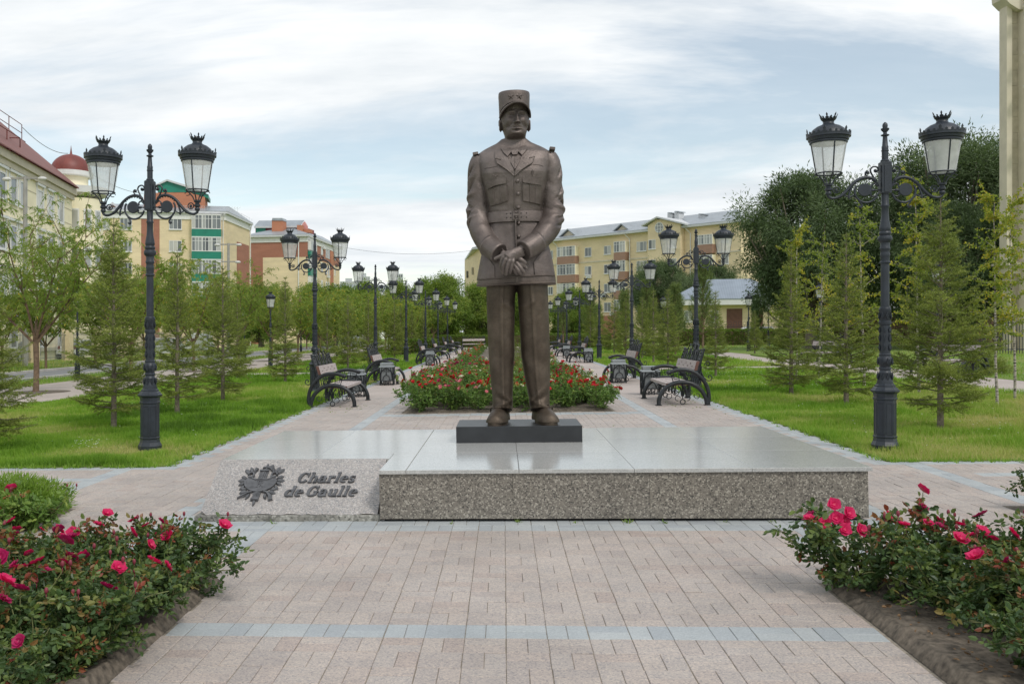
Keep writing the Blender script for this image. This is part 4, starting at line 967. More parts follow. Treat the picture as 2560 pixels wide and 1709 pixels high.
def make_post(parent, hs=1.0, r=1.0, top=4.03):
    I = M['iron']
    oct_ = MB(); R = 1.08*r
    oct_.lathe([(a*R, z*hs) for a, z in ((.140, -.12), (.140, .07), (.136, .078), (.120, .115), (.114, .150), (.114, .158), (.120, .165), (.120, .178), (.112, .185), (.112, .62), (.122, .628), (.122, .645), (.114, .652), (.118, .70), (.145, .725), (.145, .74), (.128, .752), (.124, .765), (.104, .782), (.104, .80), (.09, .81), (.088, .825))], 8, rot=pi/8)
    base = oct_.build('base', I, parent)
    for q in range(8):
        a = q*pi/4; m = MB(); w = 0.033*r
        m.tube([(-w, 0, .21*hs), (w, 0, .21*hs), (w, 0, .585*hs), (-w, 0, .585*hs), (-w, 0, .21*hs)], 0.0055, 4)
        m.xf(Matrix.Rotation(a, 4, 'Z') @ Matrix.Translation((0, 0.1115*r, 0))); m.build('panel_moulding', I, base)
    m = MB()
    m.lathe([(a*r, z*hs) for a, z in ((.088, .815), (.090, .83), (.078, .88), (.070, .93), (.072, .955), (.062, .968), (.060, .99), (.070, 1.0), (.068, 1.015), (.058, 1.025), (.060, 1.04), (.080, 1.075), (.082, 1.10), (.074, 1.135), (.064, 1.15), (.064, 1.165), (.068, 1.17), (.068, 1.18), (.058, 1.19), (.056, 1.54), (.066, 1.545), (.068, 1.565), (.068, 1.58), (.058, 1.59), (.062, 1.60), (.062, 1.70), (.066, 1.71), (.066, 1.735), (.060, 1.742), (.064, 1.745), (.060, 1.755), (.047, 1.76), (.0455, 2.29), (.060, 2.30), (.060, 2.315), (.048, 2.325), (.050, 2.38), (.055, 2.40), (.050, 2.42), (.048, 2.45), (.058, 2.47), (.058, 2.485), (.050, 2.50), (.052, 2.55), (.075, 2.575), (.080, 2.60), (.072, 2.63), (.058, 2.64), (.068, 2.66), (.066, 2.675), (.054, 2.69), (.062, 2.71), (.060, 2.74), (.044, 2.83), (.040, 2.90), (.040, 2.985), (.046, 2.995), (.046, 3.01), (.040, 3.02), (.040, 3.16))], 28)
    m.build('column', I, parent, smooth=True, auto=35)
    # cast leaves on the column
    m = MB()
    for z0, hh, rr_, n in ((.865, .10, .082, 8), (1.045, .10, .080, 8), (1.61, .085, .066, 8), (1.22, .09, .062, 6), (1.33, .10, .060, 6), (1.44, .08, .060, 6)):
        for q in range(n):
            a = 2*pi*q/n
            for da, l in ((0, 1.0), (-.22, .75), (.22, .75)):
                m.tube([((rr_*r+0.001)*cos(a), (rr_*r+0.001)*sin(a), z0*hs), ((rr_*r+.005)*cos(a+da*.6), (rr_*r+.005)*sin(a+da*.6), (z0+hh*.5*l)*hs), ((rr_*r+.002)*cos(a+da), (rr_*r+.002)*sin(a+da), (z0+hh*l)*hs)], [0.003, 0.008, 0.004], 5)
    m.build('cast_leaves', I, parent, smooth=True, auto=60)
def make_double_lamp():
    I = M['iron']
    root = empty('lamp_post', tilt=False)
    make_post(root)
    m = MB(); m.box(-0.056, 0.056, -0.056, 0.056, 3.155, 3.545, 0.012); m.box(-0.062, 0.062, -0.03, 0.03, 3.17, 3.50, 0.004); m.box(-0.03, 0.03, -0.062, 0.062, 3.17, 3.50, 0.004); m.build('junction_box', I, root)
    m = MB(); m.lathe([(.050, 3.545), (.050, 3.56), (.036, 3.575), (.036, 3.67), (.042, 3.675), (.042, 3.685), (.036, 3.69), (.038, 3.73), (.032, 3.74), (.024, 3.855), (.046, 3.865), (.046, 3.875), (.022, 3.885), (.020, 3.905), (.044, 3.935), (.046, 3.952), (.026, 3.958), (.030, 3.985), (.026, 4.01), (.008, 4.03)], 20)
    m.build('finial', I, root, smooth=True, auto=40)
    Q = lambda x, y: ((x-1050)/983, 0, 4.03-(y-225)/983)
    for s in (1, -1):
        m = MB(); T = lambda P: [(s*p[0], p[1], p[2]) for p in P]
        m.tube(T(smooth_path([Q(*p) for p in ((1128, 1000), (1145, 950), (1190, 905), (1262, 890), (1340, 912), (1410, 965), (1470, 1035), (1525, 1095), (1580, 1128), (1640, 1140), (1685, 1118), (1695, 1070))], 6)), [0.012]*8+[0.020]*38+[0.017]*21, 8)
        m.tube(T(smooth_path([Q(*p) for p in ((1130, 1085), (1155, 1140), (1215, 1185), (1285, 1192), (1345, 1160), (1385, 1100), (1388, 1035), (1370, 990))], 6)), 0.013, 8)
        m.tube(T(smooth_path([Q(*p) for p in ((1350, 1165), (1325, 1200), (1308, 1228), (1318, 1255), (1342, 1248))], 5)), 0.010, 6); m.ball(T([Q(1334, 1245)])[0], 0.017, 8, 6)
        m.tube(T(smooth_path([Q(*p) for p in ((1170, 905), (1200, 850), (1215, 800), (1190, 765), (1150, 762), (1128, 790), (1145, 825), (1170, 818))], 5)), 0.010, 6); m.ball(T([Q(1160, 808)])[0], 0.020, 8, 6)
        m.tube(T(smooth_path([Q(*p) for p in ((1195, 900), (1245, 880), (1272, 845), (1262, 818), (1235, 820))], 5)), 0.009, 6); m.ball(T([Q(1246, 832)])[0], 0.020, 8, 6)
        m.tube(T([Q(1600+38*cos(t), 1036+38*sin(t)) for t in np.linspace(0, 2*pi, 15)]), 0.008, 5); m.ball(T([Q(1600, 1040)])[0], 0.020, 8, 6, (1, .5, 1.2))
        m.tube(T(smooth_path([Q(*p) for p in ((1415, 985), (1440, 1045), (1458, 1105), (1455, 1150))], 4)), [0.012]*6+[0.014]*6+[0.005], 6)
        m.tube(T(smooth_path([Q(*p) for p in ((1400, 1100), (1430, 1118), (1455, 1118), (1485, 1112), (1512, 1095), (1500, 1070))], 4)), 0.009, 6)
        m.tube(T(smooth_path([Q(*p) for p in ((1130, 1000), (1170, 965), (1200, 985), (1195, 1015))], 4)), 0.010, 6); m.tube(T(smooth_path([Q(*p) for p in ((1130, 1100), (1175, 1120), (1210, 1105), (1200, 1075))], 4)), 0.010, 6)
        m.ball(T([Q(1185, 1045)])[0], 0.024, 8, 6, (1.3, .7, .8)); m.tube(T([Q(1108, 1045), Q(1205, 1045)]), 0.009, 6)
        # leafy notches on the upper bow
        for k in range(9):
            a = radians(160-16*k); x, y = 1265+135*cos(a), 1020-118*sin(a)
            m.tube(T([Q(x, y), Q(1265+118*cos(a-.1), 1020-100*sin(a-.1))]), [0.012, 0.003], 5)
        arm = m.build('scroll_arm', I, root, smooth=True, auto=50)
        m = MB(); c = T([Q(1278, 1040)])[0]; m.lathe([(0.074, -0.012), (0.080, -0.006), (0.080, 0.006), (0.074, 0.012)], 28)
        m.xf(Matrix.Translation(c) @ Matrix.Rotation(pi/2, 4, 'X')); m.build('disc', I, arm, smooth=True, auto=40)
        lantern_parts(root, s*0.648, 4.14)
    return root
LP = make_double_lamp()
KL = 'double lantern lamp posts along the promenade'
wl = ['near left of the platform, the closest on the left', 'beside the nearest left bench', 'just behind the second left bench', 'fourth from the front on the left, before the far benches', 'fifth from the front on the left', 'sixth from the front on the left', 'farthest on the left near the hedge']
wr = ['near right of the platform, the closest on the right', 'behind the nearest right bench', 'behind the second right bench', 'fourth from the front on the right, before the yellow facade', 'fifth from the front on the right', 'sixth from the front on the right', 'farthest on the right, partly behind the statue']
first = True
for side, X, ys_, ws in ((-1, -4.85, (11.75, 22.8, 33.8, 44.6, 55.8, 66.5, 78.0), wl), (1, 4.50, (11.2, 22.6, 33.7, 45.0, 56.5, 67.8, 78.5), wr)):
    for y, w in zip(ys_, ws):
        lb = 'lamp post with two lanterns, '+w
        if first: o = LP; first = False; o['label'] = lb
        else: o = copy_tree(LP, label=lb)
        tag(o, lb, 'street lamp', KL); o.location = (X+(.09 if y == 11.75 else (-.16 if y == 11.2 else 0)), y, 0.0)
        o.rotation_euler = (0, 0, radians(-2.5 if side < 0 else 1.0)); 
        o.scale = (1, 1, 1.0 if side < 0 else 0.955)
def make_single():
    root = empty('lamp_post', tilt=False); make_post(root, hs=0.72, r=0.82)
    root2 = root
    m = MB(); m.lathe([(.032, 2.20), (.028, 2.35), (.034, 2.42), (.026, 2.5)], 16); m.build('neck', M['iron'], root, smooth=True)
    lantern_parts(root, 0, 3.42, 0.95); return root
SP = make_single()
singles = [((-10.4, 40.0), 'in the left lawn behind the young spruces'), ((-16.1, 33.4), 'between the left footpath and the road, nearest'), ((-16.9, 58.6), 'by the road beyond the left footpath'),
           ((-10.6, 17.0), 'hidden behind the second spruce on the left'), ((-10.6, 57.5), 'behind the promenade lamps on the left, second row'), ((-16.6, 74), 'far down the road side on the left'), ((-10.5, 75), 'farthest one in the left lawn'),
           ((14.35, 55.8), 'by the hedge before the low tiled house, left one'), ((19.6, 70.5), 'by the hedge before the low tiled house, right one'), ((14.35, 43.5), 'on the curved path before the dark willows'),
           ((9.6, 57.0), 'right behind the second right double lamp post'), ((12.9, 28.8), 'behind the tallest right spruce and birches')]
for i, ((x, y), w) in enumerate(singles):
    lb = 'single lantern lamp post '+w
    o = SP if i == 0 else copy_tree(SP, label=lb)
    tag(o, lb, 'street lamp', 'single lantern lamp posts beside the footpaths'); o.location = (x, y, 0); o.scale = (1, 1, 1)
# ------------------------------------------------------------------ benches
def make_bench(L=1.86):
    I = M['bench_iron']; root = empty('park_bench')
    # side view: p runs from the front foot (0) to the rear foot (0.90), h up. x local = 0.45-p (front is +x)
    def S(p, h, y): return (0.45-p, y, h)
    c = lambda px, pz: ((px-680)/1007, (1370-pz)/1007)
    for e, y in (('n', -L/2), ('f', L/2)):
        m = MB()
        low = [c(*p) for p in ((682, 1368), (690, 1250), (745, 1120), (850, 1010), (990, 945), (1130, 930), (1280, 950), (1410, 1020), (1510, 1120), (1570, 1250), (1590, 1368))]
        m.tube([S(p, h, y) for p, h in [(q.x, q.y) for q in smooth_path([(a, b, 0) for a, b in low], 5)]], 0.041, 12)
        fr_ = m.build('leg_arch', I, root, smooth=True, auto=60)
        for p in (0.0, 0.905):
            q = MB(); q.box(0.45-p-0.058, 0.45-p+0.058, y-0.05, y+0.05, 0, 0.012); q.build('foot_plate', I, fr_)
        m = MB()
        up = [c(*p) for p in ((1612, 1355), (1628, 1200), (1600, 1040), (1530, 900), (1430, 790), (1300, 715), (1160, 690), (1020, 700), (900, 735))]
        m.tube([S(q.x, q.y, y) for q in smooth_path([(a, b, 0) for a, b in up], 5)], 0.038, 12)
        p, h = c(880, 742); m.ball(S(p, h, y), 0.047, 12, 8); m.build('armrest', I, root, smooth=True, auto=60)
        # greek key infill under the armrest
        m = MB()
        for pts in (((920, 770), (965, 930)), ((965, 930), (1060, 915), (1250, 905), (1330, 905)), ((1060, 745), (1075, 900)), ((1210, 745), (1205, 900)), ((1330, 790), (1290, 905)),
                    ((930, 800), (1030, 775), (1035, 820), (975, 835), (980, 875), (1050, 862)), ((1085, 765), (1180, 765), (1180, 810), (1120, 812), (1122, 855), (1195, 855)), ((1225, 790), (1300, 800), (1290, 845), (1240, 840), (1238, 880))):
            m.tube([S(*c(*p), y) for p in pts], 0.0085, 4)
        m.build('key_panel', I, root)
        # scrolls under the arch
        m = MB(); cc = lambda px, pz: c(px, pz)
        def sp(px, pz, r, a0, t, r1=0.25): 
            p0, h0 = c(px, pz); m.tube([S(p0+r*(1-(1-r1)*i/20)*cos(a0+2*pi*t*i/20), h0+r*(1-(1-r1)*i/20)*sin(a0+2*pi*t*i/20), y) for i in range(21)], 0.0075, 5)
        sp(1000, 1120, 0.070, 0.3, -1.5); sp(1265, 1120, 0.070, pi-0.3, 1.5); sp(870, 1190, 0.062, 0.5, -0.9, .6); sp(1410, 1190, 0.062, pi-0.5, 0.9, .6)
        sp(1040, 1240, 0.052, 0.2, 0.75, .8); sp(1225, 1240, 0.052, pi-0.2, -0.75, .8)
        p0, h0 = c(1134, 1305); m.tube([S(p0+0.046*cos(t), h0+0.046*sin(t), y) for t in np.linspace(0, 2*pi, 17)], 0.010, 6)
        m.tube([S(*c(1134, 930), y), S(*c(1134, 1060), y), S(*c(1134, 1250), y)], [0.045, 0.028, 0.016], 8, flat=0.5)
        m.tube([S(q.x, q.y, y) for q in smooth_path([(*c(1050, 1000), 0), (*c(1100, 1060), 0), (*c(1115, 1200), 0)], 4)], 0.014, 6); m.tube([S(q.x, q.y, y) for q in smooth_path([(*c(1215, 1000), 0), (*c(1170, 1060), 0), (*c(1152, 1200), 0)], 4)], 0.014, 6)
        m.build('leg_scroll', I, root, smooth=True, auto=60)
        # scroll behind the backrest
        m = MB()
        m.tube([S(q.x, q.y, y) for q in smooth_path([(*c(*p), 0) for p in ((1555, 620), (1580, 555), (1635, 535), (1655, 580), (1625, 620), (1590, 605), (1600, 580))], 4)], 0.008, 5)
        m.tube([S(q.x, q.y, y) for q in smooth_path([(*c(*p), 0) for p in ((1500, 640), (1495, 730), (1540, 840), (1610, 905), (1670, 895), (1690, 850), (1660, 805), (1620, 825), (1640, 860))], 4)], 0.010, 5)
        m.build('back_scroll', I, root, smooth=True, auto=60)
        m = MB(); m.tube([S(*c(*p), y) for p in ((1440, 900), (1470, 620), (1560, 300), (1545, 295))], 0.018, 4); m.tube([S(*c(*p), y) for p in ((1470, 900), (1500, 760), (1620, 1150))], 0.016, 4); m.build('back_post', I, root)
    # seat: thick plank grid with small square holes
    def plank(name, P, thick, nh, mat, hole_rows):
        """P(u, v) -> point, u 0..L, v 0..1"""
        m = MB(); nu, nv = 17, 7; mask = np.ones((nu, nv), bool)
        for i in range(nu):
            for r, (vv, ph, stp) in enumerate(hole_rows):
                if (i-ph) % stp == 0 and 0 < i < nu-1: mask[i, vv] = False
        def quad(i, j, w):
            a, b, c_, d = P(i/nu*L, j/nv, w), P((i+1)/nu*L, j/nv, w), P((i+1)/nu*L, (j+1)/nv, w), P(i/nu*L, (j+1)/nv, w); return [a, b, c_, d]
        for i in range(nu):
            for j in range(nv):
                if not mask[i, j]: continue
                m.add(quad(i, j, 0), [(0, 1, 2, 3)]); m.add(quad(i, j, -thick), [(3, 2, 1, 0)])
                for di, dj, e in ((-1, 0, (3, 0)), (1, 0, (1, 2)), (0, -1, (0, 1)), (0, 1, (2, 3))):
                    ii, jj = i+di, j+dj
                    if not (0 <= ii < nu and 0 <= jj < nv) or not mask[ii, jj]:
                        t, b = quad(i, j, 0), quad(i, j, -thick); m.add([t[e[0]], t[e[1]], b[e[1]], b[e[0]]], [(0, 1, 2, 3)])
        return m.build(name, mat, root)
    Y0_ = -L/2+0.0
    s0, s1 = c(825, 945), c(1330, 930)
    plank('seat', lambda u, v, w: S(s0[0]+(s1[0]-s0[0])*v, s0[1]+(s1[1]-s0[1])*v+w, Y0_+u), 0.052, 0, M['wood'], [(1, 2, 4), (3, 4, 4), (5, 2, 4)])
    b0, b1 = c(1358, 705), c(1408, 530)
    dx, dh = b1[0]-b0[0], b1[1]-b0[1]; ln = sqrt(dx*dx+dh*dh); nx, nh_ = -dh/ln, dx/ln
    plank('backrest', lambda u, v, w: S(b0[0]+dx*v+(-w)*(dh/ln)*1.0, b0[1]+dh*v-(-w)*(dx/ln)*0.3, Y0_+u), 0.058, 0, M['wood'], [(2, 2, 4), (4, 4, 4)])
    for e in (-1, 1):
        m = MB(); y0, y1 = (Y0_-0.006, Y0_-0.0005) if e < 0 else (-Y0_+0.0005, -Y0_+0.006)
        m.prism([(0.45-(s0[0]), s0[1]-0.002), (0.45-s1[0], s1[1]-0.002), (0.45-s1[0], s1[1]-0.05), (0.45-s0[0], s0[1]-0.05)], y0, y1, 'xz')
        m.prism([(0.45-b0[0], b0[1]), (0.45-b1[0], b1[1]), (0.45-b1[0]-0.058, b1[1]-0.005), (0.45-b0[0]-0.058, b0[1]-0.005)], y0, y1, 'xz')
        m.build('wood_end_grain', M['wood_end'], root)
    # wrought back: tall loops over the plank
    t0, t1 = c(1440, 640), c(1545, 300)
    def Bk(u, v): return S(t0[0]+(t1[0]-t0[0])*v, t0[1]+(t1[1]-t0[1])*v, Y0_+u)
    m = MB()
    def loopy(u0, u1, v0, v1, w=0.010):
        m.tube([Bk(u0+(u1-u0)*(0.5-0.5*cos(t)), v0+(v1-v0)*sin(t)**0.8) for t in np.linspace(0.02, pi-0.02, 15)], w, 6)
    n = 5; st = L/n
    for k in range(n): loopy(st*k, st*(k+1), -0.1, 1.30 if k == 2 else (1.22 if k in (1, 3) else 0.97), 0.011)
    for k in range(n-1): loopy(st*(k+0.5), st*(k+1.5), -0.1, 0.95, 0.009)
    for k in range(n):
        loopy(st*k+0.10, st*(k+1)-0.10, -0.1, 0.62, 0.007)
        m.tube([Bk(st*(k+0.5)+0.06*cos(t)*(1-t/12), 0.45+0.22*sin(t)*(1-t/12)) for t in np.linspace(0, 8.5, 18)], 0.008, 5)
    m.tube([Bk(0, 0.02), Bk(L, 0.02)], 0.012, 5); m.tube([Bk(0, 0.97), Bk(0.16, 0.97)], 0.012, 5); m.tube([Bk(L, 0.97), Bk(L-0.16, 0.97)], 0.012, 5)
    for v in (0.2, 0.42, 0.64, 0.84):
        for u0 in (0, L-0.16): m.tube([Bk(u0, v), Bk(u0+0.16, v)], 0.009, 5)
    for u0 in (0.16, L-0.16): m.tube([Bk(u0, 0), Bk(u0, 0.97)], 0.009, 5)
    m.build('wrought_back', I, root, smooth=True, auto=60)
    m = MB()
    for k in range(6):
        u = L*(k+0.5)/6-L/2; m.tube([(0.12+0.0*k, u-0.13, 0.37), (0.11, u, 0.20), (0.12, u+0.13, 0.37)], 0.009, 5); m.tube([(0.12, u+0.07*cos(t), 0.26+0.06*sin(t)) for t in np.linspace(0, 2*pi, 13)], 0.007, 5)
    m.tube([(0.12, -L/2, 0.375), (0.12, L/2, 0.375)], 0.014, 6); m.tube([(-0.28, -L/2, 0.375), (-0.28, L/2, 0.375)], 0.014, 6)
    # lower lattice behind
    for k in range(9):
        u = L*(k+0.5)/9-L/2; m.tube([(-0.36, u-0.08, 0.36), (-0.38, u+0.08, 0.58)], 0.007, 5); m.tube([(-0.36, u+0.08, 0.36), (-0.38, u-0.08, 0.58)], 0.007, 5)
    m.build('under_seat_scrollwork', I, root, smooth=True, auto=60)
    return root
BN = make_bench()
GB = 'wrought iron and plank benches facing the flowerbeds'
lbl_b = [('nearest on the left, beside the lawn', -3.58, 19.36), ('second on the left, with a litter bin before its near arm', -3.62, 27.3), ('third on the left, behind the far litter bin', -3.58, 42.6), ('fourth on the left', -3.58, 50.6), ('fifth on the left', -3.58, 59.6), ('sixth on the left, the farthest in that row', -3.58, 68.0)]
lbr_b = [('nearest on the right, beside the lawn', 3.28, 18.78), ('second on the right, with a litter bin before its near arm', 3.30, 26.85), ('third on the right, beyond the lawn gap', 3.28, 42.4), ('fourth on the right', 3.28, 51.8), ('fifth on the right, beside the statue trouser leg', 3.28, 60.8)]
first = True
for lst, rz in ((lbl_b, 0.0), (lbr_b, pi)):
    for w, x, y in lst:
        lb = 'iron and wood bench, '+w
        o = BN if first else copy_tree(BN, label=lb); first = False
        tag(o, lb, 'bench', GB); o.location = (x, y, 0.004); o.rotation_euler = (0, 0, rz)
for w, x, y, rz in (('facing the camera at the far left end of the promenade', -2.6, 77.5, -pi/2), ('facing the camera at the far right end of the promenade', 2.3, 78.0, -pi/2), ('standing sideways across the right footpath behind the birches', 12.45, 27.2, radians(195)), ('on the right footpath half hidden by the first spruce', 12.2, 36.6, radians(200))):
    lb = 'black iron and wood bench '+w.replace(' of the promenade', '')
    o = copy_tree(BN, label=lb); tag(o, lb, 'bench', GB); o.location = (x, y, 0.004); o.rotation_euler = (0, 0, rz)
# ------------------------------------------------------------------ litter bins
def make_bin():
    root = empty('litter_bin'); I = M['bench_iron']; G = M['bin_metal']
    m = MB(); sq = lambda r, z: [(r, r, z), (-r, r, z), (-r, -r, z), (r, -r, z)]
    m.loft([sq(.150, .13), (sq(.168, .30)), sq(.180, .50), sq(.165, .50)]); m.build('body', G, root)
    m = MB(); m.loft([sq(.19, .505), sq(.205, .512), sq(.20, .525), sq(.175, .55), sq(.172, .625), sq(.165, .632), sq(.12, .634)]); m.build('lid', G, root)
    m = MB()
    for sx in (-1, 1):
        for sy in (-1, 1):
            m.tube([(sx*.185, sy*.185, 0), (sx*.18, sy*.18, .25), (sx*.197, sy*.197, .505)], 0.012, 4)
    for z in (.02, .13): 
        r = .183; m.tube([(r, r, z), (-r, r, z), (-r, -r, z), (r, -r, z), (r, r, z)], 0.010, 4)
    m.build('angle_frame', I, root)
    for q in range(4):
        m = MB(); T = Matrix.Rotation(q*pi/2, 4, 'Z') @ Matrix.Translation((0, -.190, 0))
        pts = []
        m.tube(smooth_path([(-.165, 0, .14), (-.14, 0, .36), (-.06, -.002, .46), (0, -.004, .475), (.06, -.002, .46), (.14, 0, .36), (.165, 0, .14)], 5), 0.013, 5)
        m.tube(smooth_path([(-.10, 0, .14), (-.075, 0, .24), (0, -.004, .285), (.075, 0, .24), (.10, 0, .14)], 5), 0.012, 5)
        for s in (-1, 1):
            m.tube([(s*(.065+.035*cos(t)*(1-t/9)), -.004, .40+.035*sin(t)*(1-t/9)) for t in np.linspace(0, 6.5, 14)], 0.007, 5)
            m.tube([(s*.06, 0, .0), (s*.06, 0, .14)], 0.010, 4); m.tube([(s*.165, 0, .30), (s*.12, 0, .50)], 0.010, 4)
        m.tube([(.035*cos(t), 0, .075+.04*sin(t)) for t in np.linspace(0, 2*pi, 15)], 0.008, 5); m.tube([(0, -.004, .29), (0, -.004, .50)], 0.011, 5)
        m.xf(T); m.build('scroll_panel', I, root, smooth=True, auto=60)
    return root
BI = make_bin()
for i, (x, y, w) in enumerate(((-3.42, 26.0, 'beside the second bench on the left'), (3.02, 25.5, 'beside the second bench on the right'), (-3.55, 21.4, 'half hidden behind the nearest left bench'), (3.15, 20.9, 'half hidden behind the nearest right bench'), (-3.35, 40.6, 'beside the third bench on the left'), (3.62, 41.0, 'beside the third bench on the right'), (3.15, 48.0, 'between the third and fourth benches on the right'))):
    lb = 'grey metal litter bin, '+w
    o = BI if i == 0 else copy_tree(BI, label=lb)
    tag(o, lb, 'litter bin', 'litter bins beside the benches'); o.location = (x, y, 0.004)
# ------------------------------------------------------------------ plants
def unit(v): return v/np.maximum(np.linalg.norm(v, axis=-1, keepdims=True), 1e-9)
def leaf_cloud(name, C, D, L, Wd, mat, tint, fold=0.25, six=False):
    """one leaf per row: base C, direction D, length L, width Wd"""
    n = len(C); D = unit(D); R = RNG.normal(size=(n, 3)); S_ = unit(np.cross(D, R)); U = np.cross(S_, D)
    L = np.broadcast_to(np.asarray(L, float), (n,))[:, None]; Wd = np.broadcast_to(np.asarray(Wd, float), (n,))[:, None]
    if not six:
        P = np.stack([C, C+D*L*0.45+S_*Wd/2+U*Wd*fold, C+D*L, C+D*L*0.45-S_*Wd/2+U*Wd*fold], 1)
        V = P.reshape(-1, 3); i = np.arange(n)[:, None]*4
        Fm = np.concatenate([np.concatenate([i, i+1, i+2], 1)[:, None], np.concatenate([i, i+2, i+3], 1)[:, None]], 1).reshape(-1, 3)
        return np_mesh(name, V, Fm, mat, tint=np.repeat(tint, 2))
    P = np.stack([C, C+D*L*0.28+S_*Wd*.42+U*Wd*fold, C+D*L*0.68+S_*Wd*.40+U*Wd*fold*.8, C+D*L-U*L*.08, C+D*L*0.68-S_*Wd*.40+U*Wd*fold*.8, C+D*L*0.28-S_*Wd*.42+U*Wd*fold], 1)
    V = P.reshape(-1, 3); i = np.arange(n)[:, None]*6
    Fm = np.concatenate([np.concatenate([i, i+a, i+b], 1)[:, None] for a, b in ((1, 2), (2, 3), (3, 4), (4, 5))], 1).reshape(-1, 3)
    return np_mesh(name, V, Fm, mat, tint=np.repeat(tint, 4))
def rv(s=1.0): return Vector((random.gauss(0, s), random.gauss(0, s), random.gauss(0, s)))
def branch(p, d, L, n=6, droop=0.0, wob=0.10):
    P = [Vector(p)]; d = Vector(d).normalized()
    for i in range(n):
        d = (d+rv(wob)+Vector((0, 0, -droop))).normalized(); P.append(P[-1]+d*(L/n))
    return P
def willow(H=5.2, crown=1.7, base=1.25, nl=26, seed=1, leafL=0.10, leafW=0.019, mat='willow', tr=0.065, yellow=0.0, dens=1.0):
    random.seed(seed); wood_ = MB(); C = []; D = []
    wood_.tube(smooth_path([(0, 0, -0.1), (0.02, 0, base*0.5), (0.0, 0.02, base), (0.03, 0, base+0.12)], 3), [tr*1.35, tr*1.1]+[tr]*7+[tr*0.9], 9)
    limbs = []
    for k in range(6):
        a = 2*pi*k/6+random.uniform(-.4, .4); out_ = random.uniform(.35, .75)
        P = branch((0, 0, base-random.uniform(0, .15)), (cos(a)*out_*1.6, sin(a)*out_*1.6, 1.0), (H-base)*random.uniform(.55, .85), 7, -0.09, 0.07)
        limbs.append(P); wood_.tube(P, [tr*.55*(1-.8*i/7) for i in range(8)], 6)
        for j in range(2, 8):
            for q in range(2):
                b = random.uniform(0, 2*pi); P2 = branch(P[j], (cos(b)*.8+(P[j].x)*.5, sin(b)*.8+(P[j].y)*.5, random.uniform(.4, 1.2)), crown*random.uniform(.35, .75), 5, 0.02, .12)
                wood_.tube(P2, [tr*.22*(1-.8*i/5) for i in range(6)], 4)
                for i in range(1, 6):
                    for w in range(2):
                        b2 = random.uniform(0, 2*pi); P3 = branch(P2[i], (cos(b2)*.8, sin(b2)*.8, random.uniform(-.1, .8)), random.uniform(.25, .6), 5, 0.22, .12)
                        m_ = int(nl*dens*.5)
                        for t in range(m_):
                            f = random.random()*5; i0 = min(4, int(f)); p = P3[i0].lerp(P3[i0+1], f-i0)
                            C.append(p); D.append((P3[i0+1]-P3[i0]).normalized()*0.7+rv(.5)+Vector((0, 0, -0.45)))
    C = np.array(C); D = np.array(D); n = len(C)
    cl = valnoise(C[:, 0]+7*seed, C[:, 2]*1.1+C[:, 1], 0.5, seed)
    tint = np.clip(0.15+0.45*cl+0.35*RNG.random(n)+yellow*(RNG.random(n) < 0.5)*0.4, 0, 1); tint[RNG.random(n) < 0.02+yellow*0.12] = 1
    return wood_.mesh('trunk', M['bark'], True, 60), leaf_cloud('crown', C, D, leafL*RNG.uniform(.7, 1.25, n), leafW*RNG.uniform(.8, 1.2, n), M[mat], tint)
def needles(name, A, B, per_m, nl, nw, mat, tint_base, fwd=0.6):
    A = np.array(A); B = np.array(B); ln = np.linalg.norm(B-A, axis=1); cnt = np.maximum(2, (ln*per_m).astype(int)); idx = np.repeat(np.arange(len(A)), cnt)
    t = RNG.random(len(idx))[:, None]; p = A[idx]*(1-t)+B[idx]*t; d = unit(B-A)[idx]; r = RNG.normal(size=(len(idx), 3)); s = unit(np.cross(d, r)); dd = unit(s+d*fwd); w = np.cross(dd, RNG.normal(size=(len(idx), 3))); w = unit(w)
    l = nl*RNG.uniform(.7, 1.2, len(idx))[:, None]
    V = np.stack([p-w*nw, p+w*nw, p+dd*l], 1).reshape(-1, 3)
    ti = np.clip(tint_base[idx]+RNG.uniform(-.18, .22, len(idx)), 0, 1)
    return np_mesh(name, V, np.arange(len(V)).reshape(-1, 3), mat, tint=ti)
